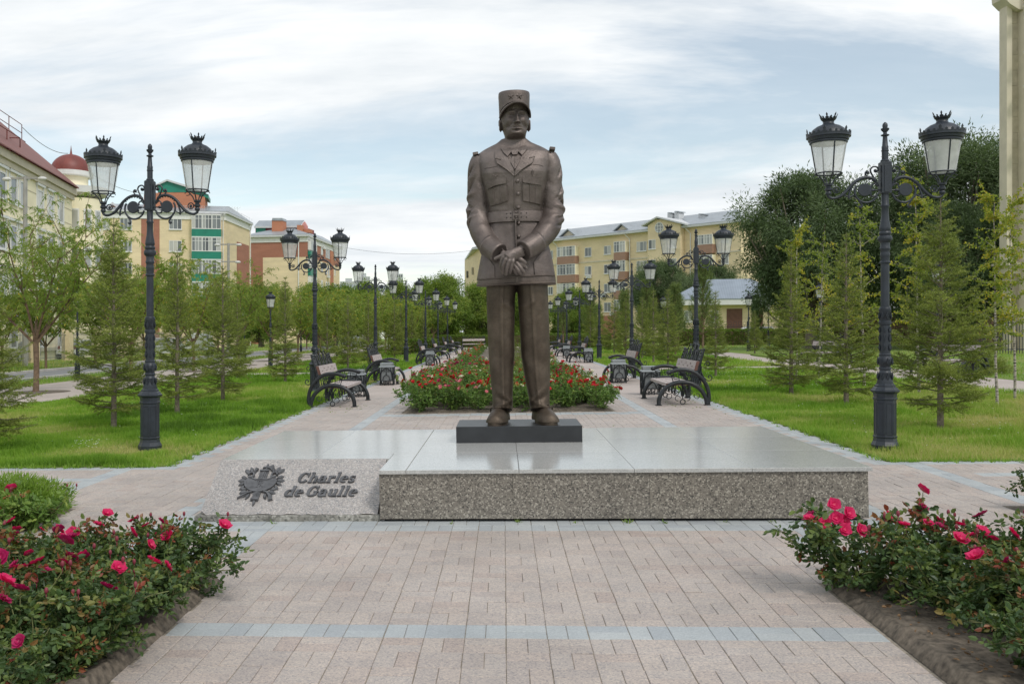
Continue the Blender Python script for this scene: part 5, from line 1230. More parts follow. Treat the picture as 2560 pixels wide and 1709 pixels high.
def spruce(H=3.3, R=1.0, seed=1, clear=0.35, per_m=200, gap=1.0):
    random.seed(seed); wd = MB(); A, B, T = [], [], []
    wd.tube([(0, 0, -0.08), (0.005, 0, H*.3), (0, 0.01, H*.7), (0, 0, H)], [.048, .036, .018, .004], 8)
    def seg(P, tip):
        for i in range(len(P)-1): A.append(P[i]); B.append(P[i+1]); T.append(tip)
    z = clear; k = 0
    while z < H-0.06:
        f = (z-clear)/(H-clear); l = R*(1-f)**0.85*random.uniform(.75, 1.12)+0.07
        if f < 0.08: l *= .75
        nb = random.choice((3, 3, 4)) if f < 0.9 else 4
        a0 = random.uniform(0, 6.28)
        for q in range(nb):
            a = a0+2*pi*q/nb+random.uniform(-.35, .35); ll = l*random.uniform(.6, 1.1); up = -0.10+1.25*f+random.uniform(-.12, .18)
            P = branch((0, 0, z), (cos(a), sin(a), up), ll, 7, -0.045*(1-f), .05)
            wd.tube(P, [.011*(1-f*.6)*(1-.8*i/7) for i in range(8)], 4)
            if f > .93: seg(P, .75)
            else: seg(P[2:], .45)
            step = 0.062*gap; s = 0.20*ll
            while s < ll:
                fi = s/ll*7; i0 = min(6, int(fi)); p = P[i0].lerp(P[i0+1], fi-i0); d = (P[i0+1]-P[i0]).normalized(); side = d.cross(Vector((0, 0, 1))).normalized()
                for sg in (-1, 1):
                    if random.random() < .12: continue
                    tl = (ll-s)*.50+.05; tl = min(tl, .34)*random.uniform(.7, 1.15)
                    dd = (d*.75+side*sg*.85+Vector((0, 0, random.uniform(-.55, .30)))).normalized()
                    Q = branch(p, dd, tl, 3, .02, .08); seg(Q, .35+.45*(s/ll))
                    if tl > .14:
                        for w in (1, 2):
                            for g2 in (-1, 1):
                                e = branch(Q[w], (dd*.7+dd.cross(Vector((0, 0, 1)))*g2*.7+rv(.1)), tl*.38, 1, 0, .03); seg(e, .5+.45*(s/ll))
                s += step
        z += random.uniform(.055, .13)*(1.0 if f < .8 else 1.4); k += 1
    seg([Vector((0, 0, H*.86)), Vector((0, 0, H))], .8)
    T = np.array(T)
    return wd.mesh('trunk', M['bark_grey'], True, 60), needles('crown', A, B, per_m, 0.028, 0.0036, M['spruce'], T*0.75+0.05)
def pine(H=3.4, R=.8, seed=1):
    random.seed(seed); wd = MB(); A, B, T = [], [], []
    wd.tube([(0, 0, -0.08), (0.02, 0, H*.5), (0, 0, H)], [.05, .03, .008], 7)
    z = .9
    while z < H:
        f = (z-.9)/(H-.9)
        for q in range(7):
            a = 2*pi*q/7+random.uniform(-.3, .3); l = R*(1-.62*f)*random.uniform(.6, 1.1)
            P = branch((0, 0, z), (cos(a), sin(a), .35+.5*f), l, 6, -.14, .07); wd.tube(P, [.012*(1-.8*i/6) for i in range(7)], 4)
            for i in range(2, 7):
                for w in range(4):
                    e = branch(P[i], rv(.6)+Vector((cos(a)*.4, sin(a)*.4, 1.0)), random.uniform(.12, .26), 2, -.15, .05)
                    A.extend(e[:-1]); B.extend(e[1:]); T.extend([.35+.4*random.random()]*2)
        z += .24
    return wd.mesh('trunk', M['bark'], True, 60), needles('crown', A, B, 105, 0.075, 0.0042, M['pine'], np.array(T), .9)
def birch(H=3.8, seed=1, nl=3600):
    random.seed(seed); wd = MB(); C, D = [], []
    P0 = branch((0, 0, -.05), (0.02, 0, 1), H, 12, 0, .025); wd.tube(P0, [.026*(1-.85*i/12)+.002 for i in range(13)], 7)
    tw = []
    for i in range(4, 13):
        for q in range(4):
            a = random.uniform(0, 6.28); P = branch(P0[i], (cos(a), sin(a), 1.0), random.uniform(.35, .95)*(1.25-i/14), 6, .07, .12); wd.tube(P, [.007*(1-.8*k/6) for k in range(7)], 4); tw.append(P)
            for w in range(2): 
                Q = branch(P[random.randint(2, 5)], rv(.6)+Vector((0, 0, .3)), random.uniform(.2, .45), 4, .15, .1); tw.append(Q); wd.tube(Q, .0025, 3)
    for k in range(nl):
        P = random.choice(tw); f = random.uniform(.8, len(P)-1.001); i0 = int(f); C.append(P[i0].lerp(P[i0+1], f-i0)+rv(.018)); D.append(rv(.6)+Vector((0, 0, -.8)))
    C = np.array(C); D = np.array(D); n = len(C)
    tint = np.clip(.02+.5*valnoise(C[:, 0]+seed*3, C[:, 2], .35, seed)+.45*RNG.random(n)-.05, 0, 1)
    return wd.mesh('trunk', M['birchbark'], True, 60), leaf_cloud('crown', C, D, RNG.uniform(.035, .055, n), RNG.uniform(.03, .042, n), M['birch'], tint)
def big_tree(H=14, R=5.5, seed=1, nclump=150, nleaf=170, mat='bigwillow', ll=0.30, lw=0.062, base=2.2):
    random.seed(seed); wd = MB(); C, D, T = [], [], []
    wd.tube([(0, 0, -.3), (.1, 0, H*.15), (-.1, .1, H*.35), (0, 0, H*.6)], [.42, .32, .25, .12], 10)
    lobes = []
    for k in range(22):
        u = -.75+1.7*k/21; a = k*2.4+random.uniform(-.4, .4); rr_ = R*sqrt(max(.04, 1-u*u))*random.uniform(.55, .80); lobes.append((Vector((cos(a)*rr_, sin(a)*rr_, base+(H-base)*(.44+.44*u))), R*random.uniform(.26, .42), random.uniform(-.08, .22)))
    for k in range(nclump):
        lc, lr, lt = lobes[k % 22]; dv_ = rv().normalized(); dv_.z = dv_.z*.8+.15; c = lc+dv_*lr*random.uniform(.55, 1.05); c.z = min(c.z, H-.4); u = c.z/H*2-1
        cr = random.uniform(.50, .95)*R/5.5
        if k % 3 == 0: wd.tube(smooth_path([(0, 0, H*.2+random.random()*H*.2), c*.5+Vector((0, 0, c.z*.05)), c], 3), [.14, .11, .10, .08, .06, .04, .02], 5)
        m_ = int(nleaf*random.uniform(.7, 1.2)); X = RNG.normal(size=(m_, 3))*np.array([cr*.55, cr*.55, cr*.62]); C.append(X+np.array(c))
        D.append(unit(X)*.6+RNG.normal(size=(m_, 3))*.35+np.array([0, 0, .15 if u > .5 else -.35])); T.append(np.full(m_, lt+random.uniform(-.05, .22)+.14*dv_.z))  # upper clumps of each lobe tinted lighter, light from above put in the colour
    C = np.concatenate(C); D = np.concatenate(D); T = np.concatenate(T); n = len(C)
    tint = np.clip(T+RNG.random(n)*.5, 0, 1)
    return wd.mesh('trunk', M['bark_grey'], True, 60), leaf_cloud('crown', C, D, ll*RNG.uniform(.7, 1.3, n), lw*RNG.uniform(.8, 1.2, n), M[mat], tint)
def plant(name, meshes, loc, label, cat, group=None, rz=None, s=1.0, sz=None, parts=('trunk', 'crown')):
    o = empty(name, label, cat, group, loc=(loc[0], loc[1], 0.0), rz=random.uniform(0, 6.28) if rz is None else rz, tilt=False)
    o.scale = (s, s, sz or s)
    for nm, me in zip(parts, meshes): link(nm, me, o)
    return o
W1 = willow(seed=11, nl=44, H=5.4, crown=1.7, leafW=.021, leafL=.115); W2 = willow(seed=12, H=5.0, nl=50, yellow=.35, leafW=.026, leafL=.12); W3 = willow(seed=13, H=5.2, nl=50, crown=1.5, yellow=.12, leafW=.026, leafL=.12)
WF = willow(seed=14, H=5.2, nl=32, leafL=.17, leafW=.045, yellow=.3, crown=2.0); WG = willow(seed=15, H=5.2, nl=32, leafL=.17, leafW=.045, crown=2.0)
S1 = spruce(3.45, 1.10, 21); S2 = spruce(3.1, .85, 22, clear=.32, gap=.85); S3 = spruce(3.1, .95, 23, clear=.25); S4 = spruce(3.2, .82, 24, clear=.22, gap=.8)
P1 = pine(3.5, .85, 31); P2 = pine(3.0, .7, 32); B1 = birch(3.9, 41); B2 = birch(3.5, 42, 1900)
BT1 = big_tree(12.2, 5.3, 51, 330, 340, ll=.26, lw=.062); BT2 = big_tree(11, 4.6, 52, 260, 330, ll=.26, lw=.062)
BT3 = big_tree(7.5, 3.6, 53, 200, 200, 'willow', .24, .09, 0.6)
random.seed(99)
GW = 'young willows planted along the left footpath'
n_ = ['nearest to the camera, forked low above a round soil patch', 'second along the footpath, behind the tall spruce', 'third along the footpath', 'fourth, leaning behind the single lantern', 'fifth along the footpath', 'sixth along the footpath', 'seventh along the footpath', 'eighth along the footpath', 'farthest along the footpath']
for i, w in enumerate(n_):
    y = 24.8+6.6*i
    plant('willow_tree', (W1, W3, W2)[i % 3] if i < 6 else (WF, WG)[i % 2], (-13.2, y), 'young airy willow, '+w, 'tree', GW, rz=(0.4 if i == 0 else None), s=random.uniform(.98, 1.1) if i else 1.2)
    pb = MB(); pb.lathe([(0.95, 0.0), (0.9, 0.016), (0.3, 0.03), (0.02, 0.03)], 18); pb.xf(Matrix.Translation((-13.2, y, 0))); tag(pb.build('tree_pit', M['soil'], smooth=True), kind='structure')
GM = 'bushy willows filling the left side of the park'
mid = [(-9.2, 47), (-9.2, 54), (-9.0, 60), (-8.6, 66), (-9, 71), (-7.9, 76), (-22.8, 44), (-23.2, 50.5), (-23, 57), (-23.3, 64), (-22.6, 71), (-23, 78), (-13, 88), (-9.5, 87.5), (-17, 84), (-20, 92), (-27, 85), (-25.5, 39), (-26.2, 46), (-6.3, 81.5)]
for i, (x, y) in enumerate(mid):
    lb = 'bushy yellow-green willow, '+('%s one between promenade and left footpath' % ORD[i] if i < 6 else ('%s one on the far verge of the road' % ORD[i-6] if i < 12 else '%s one in the far clump at the left' % ORD[i-12]))
    plant('willow_tree', (WF, WG, W2)[i % 3], (x, y), lb, 'tree', GM, s=random.uniform(.7, .95) if i < 6 else random.uniform(.95, 1.2))
GS = 'young spruces planted in rows on both lawns'
sl = [(-6.45, 14.5, S1, 1.0, 'tallest on the left, beside the nearest left lamp post'), (-6.37, 17.2, S2, 1.02, 'second from the front on the left, right behind the nearest lamp post'), (-6.5, 20.5, S3, 1.0, 'third from the front on the left, with spreading low branches'), (-6.83, 27.9, S4, 1.02, 'dark dense one on the left before the single lantern'),
      (-7.15, 11.9, S3, .95, 'cut off by the left edge of the picture'), (-6.6, 33.5, S2, .9, 'fifth on the left'), (-6.6, 38, S3, 1.0, 'sixth on the left'), (-6.4, 42.5, S4, 1.0, 'seventh on the left'), (-6.7, 47, S2, 1.0, 'eighth on the left'), (-6.3, 52, S3, 1.05, 'ninth on the left'), (-6.5, 57, S4, 1.0, 'tenth on the left'), (-6.4, 63, S2, 1.0, 'eleventh on the left'), (-6.2, 70, S3, 1.05, 'farthest on the left'), (-9.2, 30.8, S2, .9, 'near the footpath, before the road'), 
      (5.92, 13.3, S1, .97, 'tallest on the right, with long bare lower branches'), (6.13, 17.4, S3, 1.02, 'second from the front on the right, beside the lamp post'), (6.03, 20.3, S4, 1.0, 'third from the front on the right, the densest'), (6.0, 27.2, S2, .82, 'slender one on the right behind the second bench'), (6.1, 35.5, S3, .95, 'right of the second right double lamp post'), (6.2, 39.5, S2, 1.0, 'behind the third lamp post on the right'), (6.4, 44, S3, .95, 'sixth on the right'), (6.3, 49, S4, 1.0, 'seventh on the right'), (6.4, 55, S3, 1.1, 'eighth on the right'), (6.3, 62, S2, 1.1, 'ninth on the right'), (6.4, 70, S4, 1.15, 'farthest on the right'), (13.3, 50.5, S3, .75, 'small one before the low tiled house')]
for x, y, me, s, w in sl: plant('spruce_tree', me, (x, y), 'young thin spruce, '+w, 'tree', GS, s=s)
GP = 'young pines behind the right lamp posts'
for i, (x, y, me, s) in enumerate([(9.3, 44.5, P1, 1.25), (11.8, 64.0, P2, 1.15), (9.0, 49.8, P2, 1.2), (8.6, 57, P1, 1.2), (8.2, 64, P2, 1.25), (8.9, 70, P1, 1.2), (16.2, 61, P2, 1.0), (7.0, 76, P1, 1.3), (5.2, 82.5, P2, 1.3), (10.6, 58.5, P2, 1.1)]):
    plant('pine_tree', me, (x, y), 'young pine, %s in the row right of the promenade' % ORD[i], 'tree', GP, s=s)
GBi = 'thin birches with yellowing leaves in the right lawn'
for i, (x, y, me, s, w) in enumerate([(8.36, 16.6, B1, .92, 'rightmost, leaning beside the first spruce'), (8.43, 19.75, B1, 1.12, 'behind the tallest right spruce'), (8.27, 22.2, B2, 1.15, 'right of the second spruce, white trunk low down'), (8.5, 26.0, B2, 1.05, 'behind the densest right spruce'), (7.4, 24.4, B1, 1.0, 'left of the densest right spruce, golden leaves'), (9.2, 14.6, B2, .95, 'cut by the right picture edge'), (9.6, 18.4, B1, .95, 'with orange leaves against the dark willows')]):
    plant('birch_tree', me, (x, y), 'slender yellowing birch, '+w, 'tree', GBi, s=s)
GD = 'tall dark willows behind the right footpath'
for x, y, me, s, w in [(18.7, 58, BT2, .98, 'lower left one of the group, edge against the sky'), (27.0, 58, BT1, 1.02, 'tallest, behind the right lamp post'), (33.0, 57, BT1, .98, 'right of the tallest one'), (35.0, 53.0, BT2, 1.05, 'rightmost, touching the stone arch'), (30, 51.5, BT2, .88, 'lower one in front of the tallest'), (24.2, 52.5, BT2, .72, 'small one whose low branches hang over the tiled house')]:
    plant('big_willow_tree', me, (x, y), 'large dark green willow, '+w, 'tree', GD, s=s)
for i, (x, y, me, s, w) in enumerate([(18.0, 108, BT2, .82, 'rounded grey-green willow before the yellow block, left of the tiled house'), (25, 112, BT2, .80, 'rounded grey-green willow behind the tiled roof'), (-6.5, 92, BT3, .95, 'dark leafy tree at the far end of the promenade'), (-10.5, 96, BT3, .9, 'leafy tree left of the dark one at the promenade end'), (-2.2, 95, BT3, .85, 'lighter leafy tree near the statue at the far end'), (2.2, 97, BT3, .8, 'leafy tree seen between the statue and right lamps'), (-16, 101, BT3, .95, 'far tree behind the left lamps'), (-22, 108, BT3, 1.0, 'far tree before the red roofed flats'), (7.5, 100, BT3, .78, 'far tree at the right end of the promenade'), (-30, 112, BT3, 1.0, 'far tree beside the red and yellow flats'), (27, 76, BT3, .9, 'dense tree closing the gap under the dark willows, left one'), (34, 72, BT3, .95, 'dense tree closing the gap under the dark willows, middle one'), (41, 70, BT3, 1.0, 'dense tree closing the gap under the dark willows, right one')]):
    plant('leafy_tree', me, (x, y), w, 'tree', 'mature trees closing the far end of the park', s=s)
# shrubs at the right edge
def leafball(name, R, H, n, mat, ll, lw, seed, t0=.1, low=0.0):
    u = RNG.normal(size=(n, 3)); u = unit(u); u[:, 2] = np.abs(u[:, 2])*1.0+low
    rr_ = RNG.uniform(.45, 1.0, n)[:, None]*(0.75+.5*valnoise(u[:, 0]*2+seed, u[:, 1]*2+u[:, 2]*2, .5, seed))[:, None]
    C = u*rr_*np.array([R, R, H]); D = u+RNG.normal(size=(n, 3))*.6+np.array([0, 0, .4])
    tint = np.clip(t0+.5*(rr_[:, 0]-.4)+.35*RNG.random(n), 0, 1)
    return leaf_cloud(name, C, D, ll*RNG.uniform(.7, 1.3, n), lw*RNG.uniform(.8, 1.2, n), M[mat], tint)
for i, (x, y, R, H) in enumerate([(14.2, 24.3, .9, .75), (15.4, 26, 1.0, .9), (16.5, 28.5, 1.1, .8), (13.6, 27.5, .7, .55)]):
    me = leafball('foliage', R, H, 5000, 'spruce', .09, .012, i)
    o = empty('shrub', ('dark low evergreen shrub by the stone pier at the right edge, %s one' % ORD[i]), 'shrub', 'evergreen shrubs by the stone arch', loc=(x, y, 0), tilt=False); link('foliage', me, o)
    b = MB(); 
    for k in range(6): a = k*1.05; b.tube(branch((0, 0, -.05), (cos(a), sin(a), 1.2), H*.8, 4), [.02, .016, .012, .008, .004], 5)
    b.build('stem', M['bark'], o)
# hedges
def hedge(x0, x1, y0, y1, h, label, n=9000):
    o = empty('hedge', label, 'hedge', 'clipped hedges at the end of the park', loc=((x0+x1)/2, (y0+y1)/2, 0), tilt=False); a, b = (x1-x0)/2, (y1-y0)/2
    P = []
    X = RNG.uniform(-a, a, n); Yv = RNG.uniform(-b, b, n); Z = RNG.uniform(0, h, n); f = RNG.integers(0, 3, n)
    Yv = np.where(f == 0, -b+RNG.normal(0, .05, n), Yv); Z = np.where(f == 1, h+RNG.normal(0, .04, n), Z); X = np.where(f == 2, np.where(RNG.random(n) < .5, -a, a), X)
    C = np.stack([X, Yv, Z], 1); D = RNG.normal(size=(n, 3))+np.array([0, -.5, .5])
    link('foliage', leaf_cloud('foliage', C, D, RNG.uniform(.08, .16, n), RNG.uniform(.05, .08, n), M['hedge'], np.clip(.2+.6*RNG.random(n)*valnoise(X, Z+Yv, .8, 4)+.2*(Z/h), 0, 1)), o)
    m = MB(); m.box(-a+.08, a-.08, -b+.08, b-.08, -.2, h-.08); m.build('branches', M['bark'], o)
hedge(-9, -.2, 84.6, 85.6, 1.05, 'clipped hedge across the far left end of the promenade', 14000); hedge(.2, 8.5, 84.6, 85.6, 1.05, 'clipped hedge across the far right end of the promenade', 9000)
hedge(13.0, 24.0, 73.5, 74.6, 1.15, 'long clipped hedge in front of the fence and the low tiled house', 16000); hedge(4.8, 8.2, 72.5, 73.5, .95, 'short dark hedge behind the far right benches', 5000); hedge(-7.5, -4.6, 60.5, 61.4, .95, 'short hedge behind the far left benches', 5000)
hedge(20, 50, 66.5, 68, 2.3, 'tall dark shrub row closing the view under the big willows', 26000)
# ------------------------------------------------------------------ roses
def compound(n, C, D, L, mat, name, tint):
    """pinnate rose leaves: five leaflets each"""
    D = unit(D); S_ = unit(np.cross(D, np.array([0, 0, 1])+RNG.normal(size=(n, 3))*.3)); Cs, Ds, Ls, Ts = [], [], [], []
    L = np.broadcast_to(L, (n,))
    for f, sd in ((1.0, 0), (.62, 1), (.62, -1), (.28, 1), (.28, -1)):
        Cs.append(C+D*(L*f*.62)[:, None]); d = D if sd == 0 else unit(D*.45+S_*sd); Ds.append(d+RNG.normal(size=(n, 3))*.14+np.array([0, 0, -.1])); Ls.append(L*(.46 if sd == 0 else .38)); Ts.append(tint)
    Cs = np.concatenate(Cs); Ds = np.concatenate(Ds); Ls = np.concatenate(Ls); Ts = np.clip(np.concatenate(Ts)+RNG.normal(0, .04, len(Cs)), 0, 1)
    return leaf_cloud(name, Cs, Ds, Ls, Ls*.66, mat, Ts, fold=.16, six=True)
def flower_mesh(R, mat, seed, layers=((5, 1.0, .30), (5, .78, .75), (3, .45, 1.15))):
    random.seed(seed); V, Fc, T = [], [], []
    for li, (n, s, cup) in enumerate(layers):
        for k in range(n):
            a = 2*pi*(k+.5*li)/n+random.uniform(-.2, .2); w = R*s*1.25*random.uniform(.85, 1.1); c_ = cup+random.uniform(-.18, .18)
            b = len(V)
            for i in range(4):
                f = i/3
                for j in range(4):
                    g_ = (j-1.5)/1.5; ww = w*.5*(0.30+.95*sin(min(1, f*1.05)*pi*.62))*g_; rr_ = R*s*f*(1-.10*abs(g_)**2*f)
                    el = c_*f*(1.15-.55*f) if cup > .5 else c_*(f-.25*f*f)
                    x_, z_ = rr_*cos(el)*1.0, rr_*sin(el)+R*.10*abs(g_)*f+R*.06*sin(5*g_+k)*f*f+.0015*li
                    V.append((x_*cos(a)-ww*sin(a), x_*sin(a)+ww*cos(a), z_))
            for i in range(3):
                for j in range(3): Fc.append((b+i*4+j, b+i*4+j+1, b+i*4+5+j, b+i*4+4+j)); T.append(.0+.33*i+.2*random.random())
    return np_mesh('flower', V, Fc, mat, True, tint=T)
FL = {k: [flower_mesh(.050, M[k], i+hash(k) % 7 if False else i+len(k)) for i in range(3)] for k in ('petal_pink', 'petal_magenta', 'petal_red', 'petal_white', 'petal_rose')}
bud = MB(); bud.ball((0, 0, .012), .009, 8, 6, (1, 1, 1.7)); bud.tube([(0, 0, 0), (0, 0, -.03)], .0022, 4)
BUD = bud.mesh('bud', simple('dark_crimson_bud', (0.22, 0.03, 0.05), .6), True)
LEAFOBJ = []
for q in range(5):
    LEAFOBJ.append(compound(1, np.zeros((1, 3)), np.array([[1.0, 0, .1]]), .085, M['roseleaf'], 'leaf', np.array([(.2, .45, .62, .85, .97)[q]])))
def rose_bush(R, H, n, seed, mat, stems=12, ll=.075, t0=.12, spread=1.0):
    random.seed(seed); st = MB(); tips = []; C, D, T = [], [], []
    for k in range(stems):
        a = 2*pi*k/stems+random.uniform(-.4, .4); o_ = random.uniform(.1, 1.0)*spread
        P = branch((0.03*cos(a), 0.03*sin(a), -.02), (cos(a)*o_*R/H*1.1, sin(a)*o_*R/H*1.1, 1), H*random.uniform(.75, 1.15)*sqrt(1+(o_*R/H)**2)*.95, 6, 0.03, .09)
        st.tube(P, [.0055*(1-.55*i/6) for i in range(7)], 5); tips.append(P[-1]); ln = [P]
        for w in range(4):
            Q = branch(P[random.randint(2, 5)], rv(.7)+Vector((cos(a)*.5, sin(a)*.5, .7)), random.uniform(.10, .26)*H/.5, 4, 0, .14); st.tube(Q, [.0035*(1-.5*i/4) for i in range(5)], 4); ln.append(Q); tips.append(Q[-1])
        for Q in ln:
            for t in range(int(n/stems/5)):
                f = random.uniform(.6, len(Q)-1.001); i0 = int(f); C.append(Q[i0].lerp(Q[i0+1], f-i0)); D.append(rv(.7)+Vector((0, 0, .15))); hh = C[-1].z/H
                T.append(t0+random.random()*.45+(.42 if (hh > .88 and random.random() < .55) else 0)+(.3 if random.random() < .08 else 0))
    C = np.array(C); D = np.array(D); T = np.clip(np.array(T), 0, 1)
    return st.mesh('stems', M['stem'], True, 60), compound(len(C), C, D, ll*RNG.uniform(.7, 1.2, len(C)), mat, 'foliage', T), tips, C
NB = [rose_bush(.42, .385, 760, 61+k, M['roseleaf'], 14, .080, .22, 1.0) for k in range(4)]
def put_bush(B, x, y, s, label, group, colors, nf, leafs=0, rz=0, fs=1.0, tall=False):
    o = empty('rose_bush', label, 'rose bush', group, loc=(x, y, 0.02), rz=rz, tilt=False); o.scale = (s, s, s)
    link('stems', B[0], o); f = link('foliage', B[1], o); f['kind'] = 'stuff'
    T = sorted(B[2], key=lambda p: -p.z-0.35*p.length)[:max(nf*2, 6)]; random.shuffle(T)
    for p in T[:nf]:
        q = bpy.data.objects.new('flower', random.choice(FL[random.choice(colors)])); COL.objects.link(q); q.parent = o
        out_ = Vector((p.x, p.y, .30)); q.location = p+Vector((0, 0, .012)); q.rotation_euler = (Vector((out_.x*1.2, out_.y*1.2-.12, .5))+rv(.15)).to_track_quat('Z', 'Y').to_euler(); k = fs*random.uniform(.6, 1.05)/s; q.scale = (k, k, k)
    for p in T[nf:nf+3]:
        q = bpy.data.objects.new('bud', BUD); COL.objects.link(q); q.parent = o; q.location = p+Vector((0, 0, .02))
    idx = random.sample(range(len(B[3])), leafs) if leafs else []
    for i in idx:
        c = B[3][i]; q = bpy.data.objects.new('leaf', random.choice(LEAFOBJ)); COL.objects.link(q); q.parent = o; q.location = tuple(c*1.04)
        q.rotation_euler = (random.gauss(0, .5), random.gauss(-.1, .5), atan2(c[1], c[0])+random.gauss(0, .7)); k = random.uniform(.7, 1.15); q.scale = (k, k, k)
    return o
random.seed(5)
near_l = [(-1.99, 5.20), (-2.45, 5.22), (-2.92, 5.20), (-2.06, 4.80), (-2.45, 4.78), (-2.9, 4.75), (-2.10, 4.42), (-2.48, 4.36), (-2.02, 4.06), (-2.38, 3.98), (-2.86, 4.35), (-2.10, 3.68), (-2.45, 3.60), (-3.35, 5.15)]
near_r = [(1.86, 5.26), (2.28, 5.16), (2.75, 5.20), (2.12, 4.86), (2.5, 4.80), (2.95, 4.80), (2.20, 4.46), (2.58, 4.42), (2.26, 4.06), (2.62, 4.02), (2.12, 3.72), (2.45, 3.62), (3.2, 5.2), (3.0, 4.4)]
wh_l = ['right end of the back row', 'second in the back row', 'third in the back row', 'beside the grey strip, nearest the paving', 'middle of the bed behind the pink cluster', 'at the left picture edge, mid height', 'leaning over the paving edge near the grey strip', 'centre of the lower bed', 'lower right, next to bare soil', 'lower middle, large dark leaves', 'left edge with a trio of pink blooms', 'bottom edge, closest to the paving', 'bottom left corner', 'far left of the back row']
wh_r = ['tallest, with a bright red cluster', 'second in the back row, two pink blooms', 'back row with several crimson blooms', 'at the paving edge above bare soil', 'middle of the bed', 'right edge of the picture, mid height', 'over the soil beside the grey strip', 'centre of the lower bed', 'lower middle with a large open bloom', 'lower right corner', 'bottom edge by the paving', 'bottom right, darkest leaves', 'far right of the back row', 'right edge below the crimson cluster']
for lst, wh, side in ((near_l, wh_l, 'left'), (near_r, wh_r, 'right')):
    for i, ((x, y), w) in enumerate(zip(lst, wh)):
        sc = random.uniform(.85, 1.05) if not (side == 'right' and i == 0) else 1.12
        if side == 'left' and y > 5: sc *= 1.0
        put_bush(NB[i % 4], x, y, sc, 'rose bush in the %s foreground bed, %s' % (side, w), 'rose bushes in the foreground beds', ['petal_pink', 'petal_pink', 'petal_magenta'], 4 if not (side == 'right' and i == 0) else 9, 42, rz=random.uniform(0, 6.28) if not (side == 'right' and i == 0) else 0.0, fs=.80)
lit = RNG.random((900, 2)); sd_ = RNG.random(900) < .5
LX = np.where(sd_, -1.9-1.3*lit[:, 0], 1.75+1.3*lit[:, 0]); LY = 3.3+2.1*lit[:, 1]
C = np.stack([LX, LY, np.full(900, .075)], 1); D = np.stack([RNG.normal(size=900), RNG.normal(size=900), RNG.normal(size=900)*.25], 1)
tag(link('fallen_leaves', leaf_cloud('fallen_leaves', C, D, RNG.uniform(.012, .032, 900), RNG.uniform(.008, .02, 900), simple('dry_leaf_litter', (.20, .12, .06), .9, var=.5, scale=40), RNG.random(900), six=True)), kind='stuff')
rc = [o for o in COL.objects if o.name.startswith('rose_bush') and 'bright red cluster' in o.get('label', '')]
for o in rc:      # the cluster of open blooms on the tall shoot
    st_ = MB(); top_ = Vector((-.15, -.10, .36)); st_.tube(smooth_path([(0, 0, 0), (.02, -.04, .25), top_-Vector((0, 0, .05))], 4), .005, 5); st_.build('shoot', M['stem'], o)
    for k in range(7):
        a = k*2.4; r_ = .018+.016*k; q = bpy.data.objects.new('flower', FL['petal_pink'][k % 3]); COL.objects.link(q); q.parent = o
        q.location = top_+Vector((cos(a)*r_, -.02*(k % 3), sin(a)*r_*.7)); q.rotation_euler = Vector((cos(a)*.5, -.9, .55)).to_track_quat('Z', 'Y').to_euler(); q.scale = (.62,)*3
# second beds: juniper and bright rose at the left, rose spray at the right
me = leafball('foliage', .60, .30, 9000, 'juniper', .075, .012, 3, .1)
def juniper(x, y, label, s):
    o = empty('juniper_shrub', label, 'shrub', 'low junipers in the left side bed', loc=(x, y, 0.02), tilt=False); o.scale = (s, s, s); link('foliage', me, o)
    b = MB()
    for k in range(7): a = k*.9; b.tube(branch((0, 0, -.02), (cos(a), sin(a), .8), .45, 4), [.012, .01, .007, .005, .003], 5)
    b.build('stem', M['bark'], o)
juniper(-4.35, 7.55, 'light green feathery juniper at the left edge behind the rose bed, right one', .85); juniper(-4.95, 7.5, 'light green feathery juniper at the left edge behind the rose bed, left one', .9)
BBR = [rose_bush(.40, .30, 420, 71+k, M['rosebright'], 12, .105, .25) for k in range(3)]
put_bush(BBR[0], -3.85, 6.95, .90, 'low bright green bush spreading over the paving before the juniper, right one', 'bright green bushes in the left side bed', ['petal_pink'], 1, 10); put_bush(BBR[1], -4.25, 6.8, .95, 'low bright green bush spreading over the paving before the juniper, left one', 'bright green bushes in the left side bed', ['petal_pink'], 0, 10)
put_bush(NB[1], 4.22, 7.45, .95, 'rose bush at the right picture edge beside the platform paving, nearest the corner', 'rose bushes in the right side bed', ['petal_magenta'], 3, 12); put_bush(NB[2], 4.6, 7.2, 1.0, 'rose bush at the right picture edge, farther right one', 'rose bushes in the right side bed', ['petal_magenta'], 3, 10)
# promenade beds
FB = [rose_bush(.44, .50, 460, 81+k, M['rosebright'], 12, .10, .08) for k in range(4)]
kinds = [['petal_red'], ['petal_red', 'petal_magenta'], ['petal_rose', 'petal_magenta'], ['petal_red', 'petal_white'], ['petal_rose'], ['petal_red'], ['petal_white', 'petal_red']]
cn = {'petal_red': 'red', 'petal_magenta': 'magenta', 'petal_rose': 'pale pink', 'petal_white': 'cream white'}
yy = 17.08
NTH = ['front', 'second', 'third', 'fourth', 'fifth', 'sixth', 'seventh', 'eighth', 'ninth', 'tenth', 'eleventh', 'twelfth', 'thirteenth', 'fourteenth', 'fifteenth', 'sixteenth', 'seventeenth', 'eighteenth', 'nineteenth', 'twentieth', 'twenty-first', 'twenty-second']
rows = []
while yy < 31.8: rows.append((yy, 'first')); yy += .62 if yy < 20 else (.85 if yy < 25 else 1.3)
yy = 35.2; nfirst = len(rows)
while yy < 76: rows.append((yy, 'second')); yy += 1.6 if yy < 50 else 3.2
